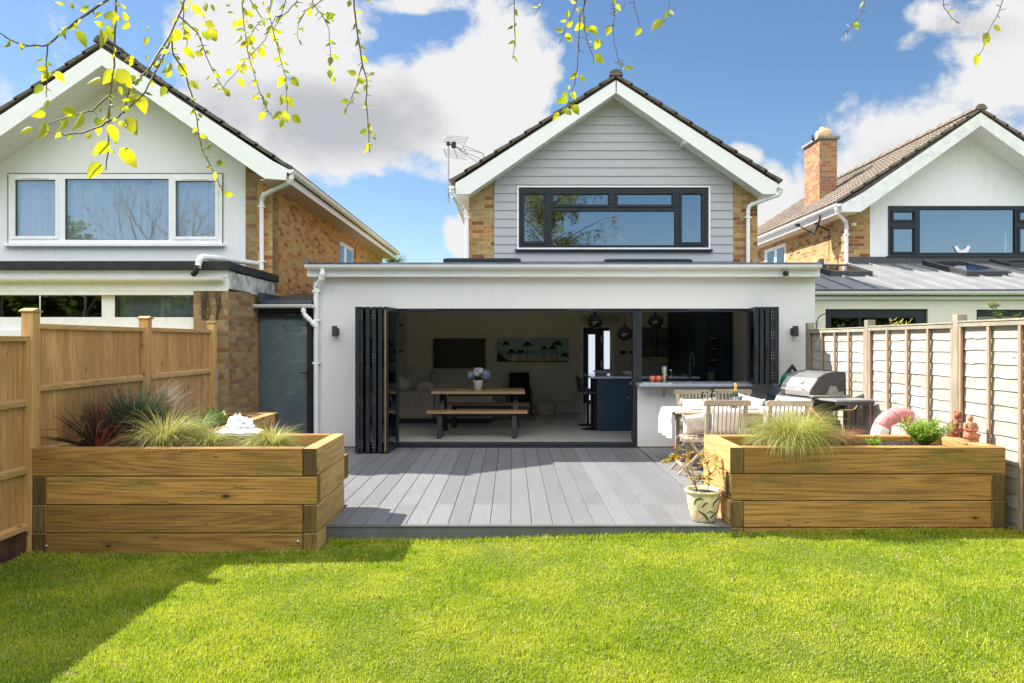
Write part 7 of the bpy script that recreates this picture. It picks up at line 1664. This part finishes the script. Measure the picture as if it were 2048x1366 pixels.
# ================================================================== TREES
def behind_trees():
    rr = random.Random(77)
    t = thing('birch_tree', 'birch tree with fresh yellow-green leaves hanging over the top of the view', 'tree', (1.5, -4.6, 0))
    m = MB(); m.tube([(1.5, -4.6, -.1), (1.52, -4.6, 1.2), (1.45, -4.55, 3), (1.55, -4.5, 5), (1.5, -4.4, 8), (1.6, -4.4, 11.0)], [.17, .145, .12, .09, .055, .015], 12); m.build('trunk', 'bark', t, smooth='all')
    Lb = MB(); Cr = MB(); 
    for k in range(60):
        z0 = rr.uniform(2.6, 10.2); a = rr.uniform(0, 6.28); L = rr.uniform(1.0, 2.9)*(1-.45*(z0-3)/7.5); p = Vector((1.55, -4.5, z0)); pts = [p]; L *= 1.1+.3*(math.cos(a) > 0)
        for i in range(6): p = p+Vector((math.cos(a), math.sin(a), .95-.15*i))*(L/6.5)+Vector((rr.gauss(0, .05), rr.gauss(0, .05), 0)); pts.append(p.copy())
        Lb.tube(pts, [.03*(1-i/7.5) for i in range(7)], 5)
        for j in range(13):
            s = pts[rr.randint(1, 6)]+Vector((rr.uniform(-.3, .3), rr.uniform(-.3, .3), 0)); hl = rr.uniform(.3, .9); e = s+Vector((rr.uniform(-.15, .15), rr.uniform(-.15, .15), -hl)); Lb.tube([s, (s+e)/2+Vector((.03, .02, .05)), e], .004, 3)
            for q in range(40):
                u = rr.random(); c = s.lerp(e, u)+Vector((rr.gauss(0, .07), rr.gauss(0, .07), 0)); d = Vector((rr.gauss(0, 1), rr.gauss(0, 1), rr.gauss(-.8, .6))).normalized(); sd = d.orthogonal().normalized(); Cr.strip([c, c+d*.028, c+d*.06], [.008, .044, .004], sd)
    Lb.build('branches', 'twig', t); Cr.build('crown', 'tree_leaf', t)
    # limbs that reach over the viewpoint
    for pts in ([(1.5, -4.5, 4.2), (.8, -2.5, 4.5), (-.2, -.4, 4.3), (-1.3, 1.2, 3.9), (-2.4, 2.0, 3.5), (-3.1, 2.2, 3.25)], [(-.2, -.4, 4.3), (0.1, 1.2, 4.1), (.15, 2.4, 3.6), (.5, 2.8, 3.4)], [(.8, -2.5, 4.5), (1.9, -.6, 4.4), (2.2, 1.2, 4.0), (2.1, 2.5, 3.5)], [(-1.3, 1.2, 3.9), (-1.2, 2.1, 3.5), (-.9, 2.6, 3.3), (-.3, 2.75, 3.3)]):
        n = len(pts); MB().tube(pts, [.045*(1-.75*i/(n-1)) for i in range(n)], 8).build('limb', 'bark', t, smooth='all')
    # hanging twigs: measured spray by spray
    def yd(px): return 2.0 if px < 300 else (2.0+.55*min(1, (px-300)/230.0))
    W = lambda px, py: Vector((PX(px, yd(px)), yd(px), PZ(py, yd(px))))
    twigs = [([(260, -60), (215, 0), (155, 40), (128, 62), (95, 90), (60, 92), (22, 80), (0, 66)], 3.0), ([(95, 90), (92, 130), (95, 165), (93, 195)], 1.6), ([(236, -60), (232, 0), (230, 60), (229, 130), (222, 180), (218, 220), (217, 285), (212, 340)], 2.6),
             ([(390, -60), (368, 0), (340, 70), (300, 135), (262, 168), (247, 225), (232, 236)], 3.2), ([(300, 135), (330, 100), (345, 70)], 2.2), ([(340, 80), (318, 130), (290, 185), (250, 225)], 2.6), ([(341, 72), (346, 108), (372, 150), (388, 210), (395, 250), (405, 300), (425, 340), (447, 388)], 2.0),
             ([(368, 0), (366, 40), (375, 90)], 1.6), ([(355, 30), (395, 65), (425, 140), (447, 180)], 1.6), ([(220, 190), (185, 222), (150, 230), (95, 248)], 2.0), ([(222, 240), (195, 255), (165, 266), (130, 270), (90, 262)], 2.2), ([(486, -60), (484, 0), (488, 50), (497, 110), (515, 170), (532, 215), (545, 235)], 1.8),
             ([(545, -50), (542, 0), (538, 25), (546, 60), (560, 115), (572, 155), (574, 228)], 1.9), ([(620, -40), (594, 5), (566, 30), (552, 32), (530, 80), (480, 135), (445, 176)], 1.7), ([(572, 0), (556, 45), (545, 60)], 1.4), ([(500, 0), (525, 38), (510, 55), (500, 75)], 1.4),
             ([(680, -40), (640, 3), (612, 20), (598, 45), (594, 68), (602, 92)], 1.5), ([(615, -30), (625, 5), (645, 32), (658, 58), (662, 110), (660, 135)], 1.7), ([(710, -60), (708, 0), (712, 45), (719, 90), (724, 125), (734, 158), (732, 205), (736, 250), (740, 305)], 3.0), ([(724, 130), (714, 170), (700, 205), (688, 222)], 1.6), ([(712, 42), (702, 62)], 1.3), ([(732, 145), (740, 152), (748, 148)], 1.2),
             ([(1030, -50), (1028, 0), (1029, 50), (1030, 85), (1025, 118)], 1.8), ([(1028, 5), (1014, 18)], 1.2), ([(1100, -40), (1087, 0), (1070, 31)], 1.4), ([(1156, -50), (1153, 0), (1140, 38), (1131, 58), (1118, 88)], 1.7), ([(1175, -50), (1171, 0), (1160, 32), (1158, 60), (1157, 100), (1154, 140), (1150, 165), (1140, 200), (1128, 222), (1112, 232)], 2.2),
             ([(1165, -50), (1167, 20), (1168, 58), (1175, 85), (1184, 108), (1190, 128)], 2.0), ([(1224, -50), (1226, 5), (1229, 22), (1226, 50), (1228, 88), (1236, 118), (1243, 140)], 1.9), ([(1226, 48), (1215, 53)], 1.2), ([(1262, -40), (1268, 5), (1280, 53), (1282, 56)], 1.5), ([(1255, -30), (1248, 12), (1246, 16)], 1.2), ([(1336, -50), (1337, 20), (1330, 50)], 1.5),
             ([(1735, -50), (1727, 15), (1710, 42), (1692, 68)], 1.7), ([(1875, -30), (1886, 8), (1898, 28), (1917, 48)], 1.5), ([(2012, -50), (2004, 5), (1995, 30), (1976, 65), (1966, 98), (1958, 112)], 1.7)]
    for pts, r in twigs:
        P3 = [W(*p) for p in pts]
        if pts[0][1] < 0: P3[0] = P3[0]+Vector((.0, -.05, .45)); P3.insert(1, P3[0].lerp(P3[1], .5)+Vector((.02, 0, .02)))
        n = len(P3); Q = []
        for i in range(n-1):
            for k in range(3):
                w = P3[i].lerp(P3[i+1], k/3); Q.append(w+Vector((rr.uniform(-1, 1), rr.uniform(-1, 1), rr.uniform(-1, 1)))*.0022*(k > 0))
        Q.append(P3[-1]); N_ = len(Q); mm = MB(); mm.tube(Q, [r*.00125*(1-.55*i/N_) for i in range(N_)], 6)
        for i in range(2, N_-1):
            if rr.random() < .35: mm.tube([Q[i], Q[i]+Vector((rr.choice((-1, 1))*rr.uniform(.006, .02), rr.uniform(-.01, .01), rr.uniform(-.012, .004)))], [.0013, .0008], 4)
        mm.build('twig', 'twig', t)
    A, B_ = MB(), MB()
    def leaf(x0, y0, x1, y1, wr=.62, m=A, dy=0):
        ya = yd((x0+x1)/2)+dy; p0 = Vector((PX(x0, ya), ya, PZ(y0, ya))); p1 = Vector((PX(x1, ya), ya, PZ(y1, ya))); d = p1-p0; L = d.length; tilt = rr.uniform(-.35, .35); p1 = p1+Vector((0, tilt*L, 0)); d = p1-p0; u = d.normalized()
        view = Vector((0, 1, 0)); sd = u.cross(view); sd.normalize(); nn = sd.cross(u).normalized(); roll = rr.uniform(-.5, .5); sd = (sd*math.cos(roll)+nn*math.sin(roll)); nn = sd.cross(u)
        n = 8; vs = []; cv = rr.uniform(-.12, .14)
        for i in range(n+1):
            s = i/n; w = L*wr*.5*math.sin(math.pi*min(1, s**.72))**.85*(1-.25*s) if i < n else 0.0006; w = max(w, .0008); c = p0+d*s+nn*(cv*L*math.sin(math.pi*s)+.0)
            se = 1+.06*(i % 2); vs += [c-sd*w*se+nn*w*.28, c, c+sd*w*se+nn*w*.28]
        m.add(vs, [(3*i, 3*i+1, 3*i+4, 3*i+3) for i in range(n)]+[(3*i+1, 3*i+2, 3*i+5, 3*i+4) for i in range(n)])
    g6 = [(70,270,0,310),(455,180,395,255),(525,158,475,210),(512,210,578,318),(500,60,470,8),(545,70,622,42),(440,30,388,18),(770,70,765,165),(720,178,765,275),(692,195,662,320),(690,80,650,130),(710,175,648,150),(715,130,760,70),(1000,208,1020,172),(1005,250,985,312),(1230,205,1165,295),(1262,190,1300,272),(1360,40,1340,112),(1438,190,1482,290),(1400,150,1472,185),(1300,240,1238,262),(1330,25,1300,75),(1395,20,1420,90),(1440,30,1470,80),(1290,15,1272,50),(1250,40,1230,0),(1370,70,1395,120),(1400,210,1415,270),(1345,215,1335,250),
          (290,402,245,430),(322,470,240,468),(330,490,295,562),(378,488,428,555),(292,578,232,645),(325,680,312,762),(1168,430,1108,512),(1225,430,1272,522),(1300,548,1362,612),(965,512,925,592),(900,510,950,590),(1150,340,1100,370),(1120,400,1090,440),(1165,480,1140,540),(1250,330,1320,390),(1380,300,1345,330),(1330,360,1395,380),(850,692,925,632),(950,650,985,775),(765,470,690,570),(800,470,898,602),(690,530,606,586),(520,775,400,740),(445,790,372,885),(565,768,470,882),(312,830,228,945),(310,770,225,800),(222,870,150,922),(410,902,378,945),(588,908,632,952),(740,735,690,815),(742,850,775,975),(640,830,742,845),(808,828,868,862),(865,800,940,925),(745,970,648,1068),(820,1012,910,1138),(682,1108,608,1228),(812,590,830,650),(885,680,840,690),(800,720,840,750),
          (1410,1020,1452,975),(1405,1022,1378,1008),(1478,1105,1546,1130),(1450,1130,1404,1155),(1468,1175,1460,1232),(1462,1240,1440,1272),(1528,1322,1602,1332),(1345,865,1310,905),(1350,775,1385,808),(1130,590,1095,660),(1130,610,1160,650),(920,395,862,420),(905,420,870,450),(1010,375,985,410),(860,60,830,30),(870,140,845,80),(880,150,830,200)]
    for q in g6:
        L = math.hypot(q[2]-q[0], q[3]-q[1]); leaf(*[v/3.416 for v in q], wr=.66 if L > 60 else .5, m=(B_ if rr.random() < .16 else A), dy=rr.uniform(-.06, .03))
    g7 = [(400,140,385,72),(430,85,440,160),(310,178,275,242),(348,295,298,382),(375,165,412,192),(330,150,350,208),(420,325,430,412),(395,330,400,400),(440,305,478,355),(415,205,465,260),(465,445,445,512),(508,400,545,495),(580,108,612,158),(640,262,706,275),(625,290,640,362),(662,405,714,462),(585,280,610,275),(330,540,330,612),(365,545,402,612),(272,602,193,618),(328,665,376,742),(205,765,262,832),(172,735,160,782),(150,722,88,742),(120,628,175,660),(85,650,50,682),(498,690,444,700),(495,815,438,850),(560,800,626,830),(548,855,575,922),(552,960,508,1026),(720,655,652,735),(775,660,850,742),(700,808,680,900),(740,820,796,922),(692,950,618,1026),(730,962,758,1055),(700,1005,692,1105),(782,988,870,1056),(1112,482,1108,572),(1105,595,1112,672),(1142,655,1132,722),(1130,460,1188,505),(1335,630,1252,602),(1440,632,1498,620),(1435,650,1435,692),(1360,658,1372,752),(1345,745,1340,775),(1340,780,1362,808),(1270,860,1198,872),(1290,850,1316,878),(1440,905,1476,915),(1425,1108,1362,1148),(1470,1135,1506,1160),(1475,1172,1526,1192),(1430,1265,1396,1306),(1440,1222,1470,1252),(1060,132,1155,120),(1110,140,1142,185),(850,128,835,152),(850,165,825,205),(860,232,888,278),(940,70,930,145),(940,85,910,95),(1280,0,1270,70),(1420,0,1468,20),(545,10,540,50),(440,40,498,70),(240,10,262,25),(220,45,262,50),(235,100,290,110),(60,180,130,240),(75,240,155,360),(20,265,65,335),(0,195,40,215),(50,430,90,470),(460,235,440,280),(380,270,420,285),(440,400,475,425),(800,285,825,300),(435,560,420,600)]
    for q in g7:
        L = math.hypot(q[2]-q[0], q[3]-q[1]); leaf(*[(v/4.27+(400 if i % 2 == 0 else 0)) for i, v in enumerate(q)], wr=.68 if L > 60 else .5, m=(B_ if rr.random() < .2 else A), dy=rr.uniform(-.05, .05))
    g8 = [(835,30,772,12),(745,168,765,98),(745,200,678,216),(750,262,810,195),(715,300,620,288),(745,322,806,408),(850,75,868,132),(870,70,895,110),(915,228,824,296),(962,250,925,318),(980,252,1050,345),(1070,378,1012,502),(1028,528,1102,632),(992,410,962,398),(880,170,915,215),(1205,-10,1225,42),(1232,38,1275,100),(1172,255,1132,356),(1235,95,1240,132),(1322,650,1406,665),(1275,605,1312,650),(1300,660,1330,695),(852,700,778,765),(878,733,932,818),(765,870,775,820),(805,890,838,975),(752,895,700,985),(762,965,640,990),(785,1008,800,1070),(808,1020,866,1128),(728,1050,795,1132),(725,1058,692,1108),(668,1092,612,1165),(1470,272,1416,346),(1735,112,1700,190),(1670,180,1572,306),(1745,98,1798,135),(465,65,408,70),(495,40,470,60),(225,252,168,280),(240,410,252,465),(1022,600,1026,640)]
    for q in g8:
        L = math.hypot(q[2]-q[0], q[3]-q[1]); leaf(*[(v/4.876+(980 if i % 2 == 0 else 0)) for i, v in enumerate(q)], wr=.66 if L > 70 else .45, m=(B_ if rr.random() < .15 else A), dy=rr.uniform(-.04, .04))
    for pts, r in twigs[:24]:                       # small young leaves at the nodes along each twig
        for (a, b) in zip(pts[:-1], pts[1:]):
            L = math.hypot(b[0]-a[0], b[1]-a[1]); k = int(L/22+rr.random()*.6)
            for i in range(k):
                u = (i+rr.random())/max(1, k); x, y = a[0]+(b[0]-a[0])*u, a[1]+(b[1]-a[1])*u
                if y < -10: continue
                an = rr.choice((rr.uniform(.2, 1.4), rr.uniform(1.7, 3.0))); l = rr.uniform(9, 19)
                leaf(x, y, x+l*math.cos(an), y+l*math.sin(an), wr=rr.uniform(.3, .62), m=(B_ if rr.random() < .3 else A), dy=rr.uniform(-.05, .05))
    for q in [(350,18,318,78),(1665,345,1595,505),(1575,560,1528,708),(262,230,290,318),(200,280,155,255),(168,345,165,410),(1240,125,1320,105),(1290,205,1285,268),(1730,260,1785,335)]:
        L = math.hypot(q[2]-q[0], q[3]-q[1]); leaf(*[(v/5.253+(1660 if i % 2 == 0 else 0)) for i, v in enumerate(q)], wr=.6 if L > 90 else .25)
    leafmat('birch_leaf_dark', (.16, .22, .03), (.42, .52, .02), .45, .3)  # darker green leaf tone, given to leaves at random
    A.build('leaves', 'birch_leaf', t, smooth='all'); B_.build('leaves', 'birch_leaf_dark', t, smooth='all')
    # bare tree and evergreens at the end of the garden, seen only in the windows
    t = thing('bare_tree', 'leafless tree reflected in the white-framed window of the left-hand house', 'tree', (-17, -9, 0)); m = MB()
    def grow(p, d, L, r, lev):
        pts = [p]; q = p
        for i in range(4): d = (d+Vector((rr.gauss(0, .12), rr.gauss(0, .12), rr.gauss(.03, .08)))).normalized(); q = q+d*L/4; pts.append(q.copy())
        m.tube(pts, [r*(1-.12*i) for i in range(5)], 5)
        if lev < 5:
            for k in range(3): grow(pts[rr.choice((2, 3, 4))], (d+Vector((rr.gauss(0, .55), rr.gauss(0, .55), rr.gauss(.1, .3)))).normalized(), L*.72, r*.55, lev+1)
    for (x, y) in ((-17, -9), (-14.3, -9.5)): grow(Vector((x, y, 0)), Vector((0, 0, 1)), 3.6, .16, 0)
    m.build('branches', 'bark', t)
    t = thing('conifer_hedge', 'dense dark hedge closing the far end of the garden, seen in reflections', 'hedge', (0, -11, 0)); m = MB()
    for k in range(30000):
        x = rr.uniform(-24, 20); h = 4.1+.5*math.sin(x*.9)+.5*math.sin(x*2.3)+(3.2*math.exp(-((x+21)/2.2)**2)); z = h*rr.random()**.7; y = -11+rr.uniform(-.5, .5)+.4*math.sin(x*3+z*2)
        d = Vector((rr.gauss(0, 1), rr.gauss(0, 1), rr.gauss(.3, .6))).normalized(); sd = d.orthogonal().normalized(); m.strip([(x, y, z), Vector((x, y, z))+d*.12, Vector((x, y, z))+d*.26], [.05, .16, .02], sd)
    m.build('foliage', 'shrub_leaf', t); MB().box(-24, 20, -11.6, -11.2, 0, 3.7).build('dense_core', 'stem_brown', t)
behind_trees()
def palm():
    Y = 27; x, z = PX(787, Y), PZ(533, Y); t = thing('palm_tree', 'spiky palm top showing behind the left house', 'palm', (x, Y, 0)); rr = random.Random(9)
    MB().tube([(x, Y, 0), (x, Y, z)], [.22, .16], 10).build('trunk', 'bark', t); m = MB()
    for k in range(90):
        a = rr.uniform(0, 6.28); blade(m, (x, Y, z), a, rr.uniform(.55, .85), .07, rr.uniform(.3, 1.3), 6, rr.uniform(-.5, .5), rr.uniform(.1, 1.5))
    m.build('crown', 'palm_leaf', t)
palm()
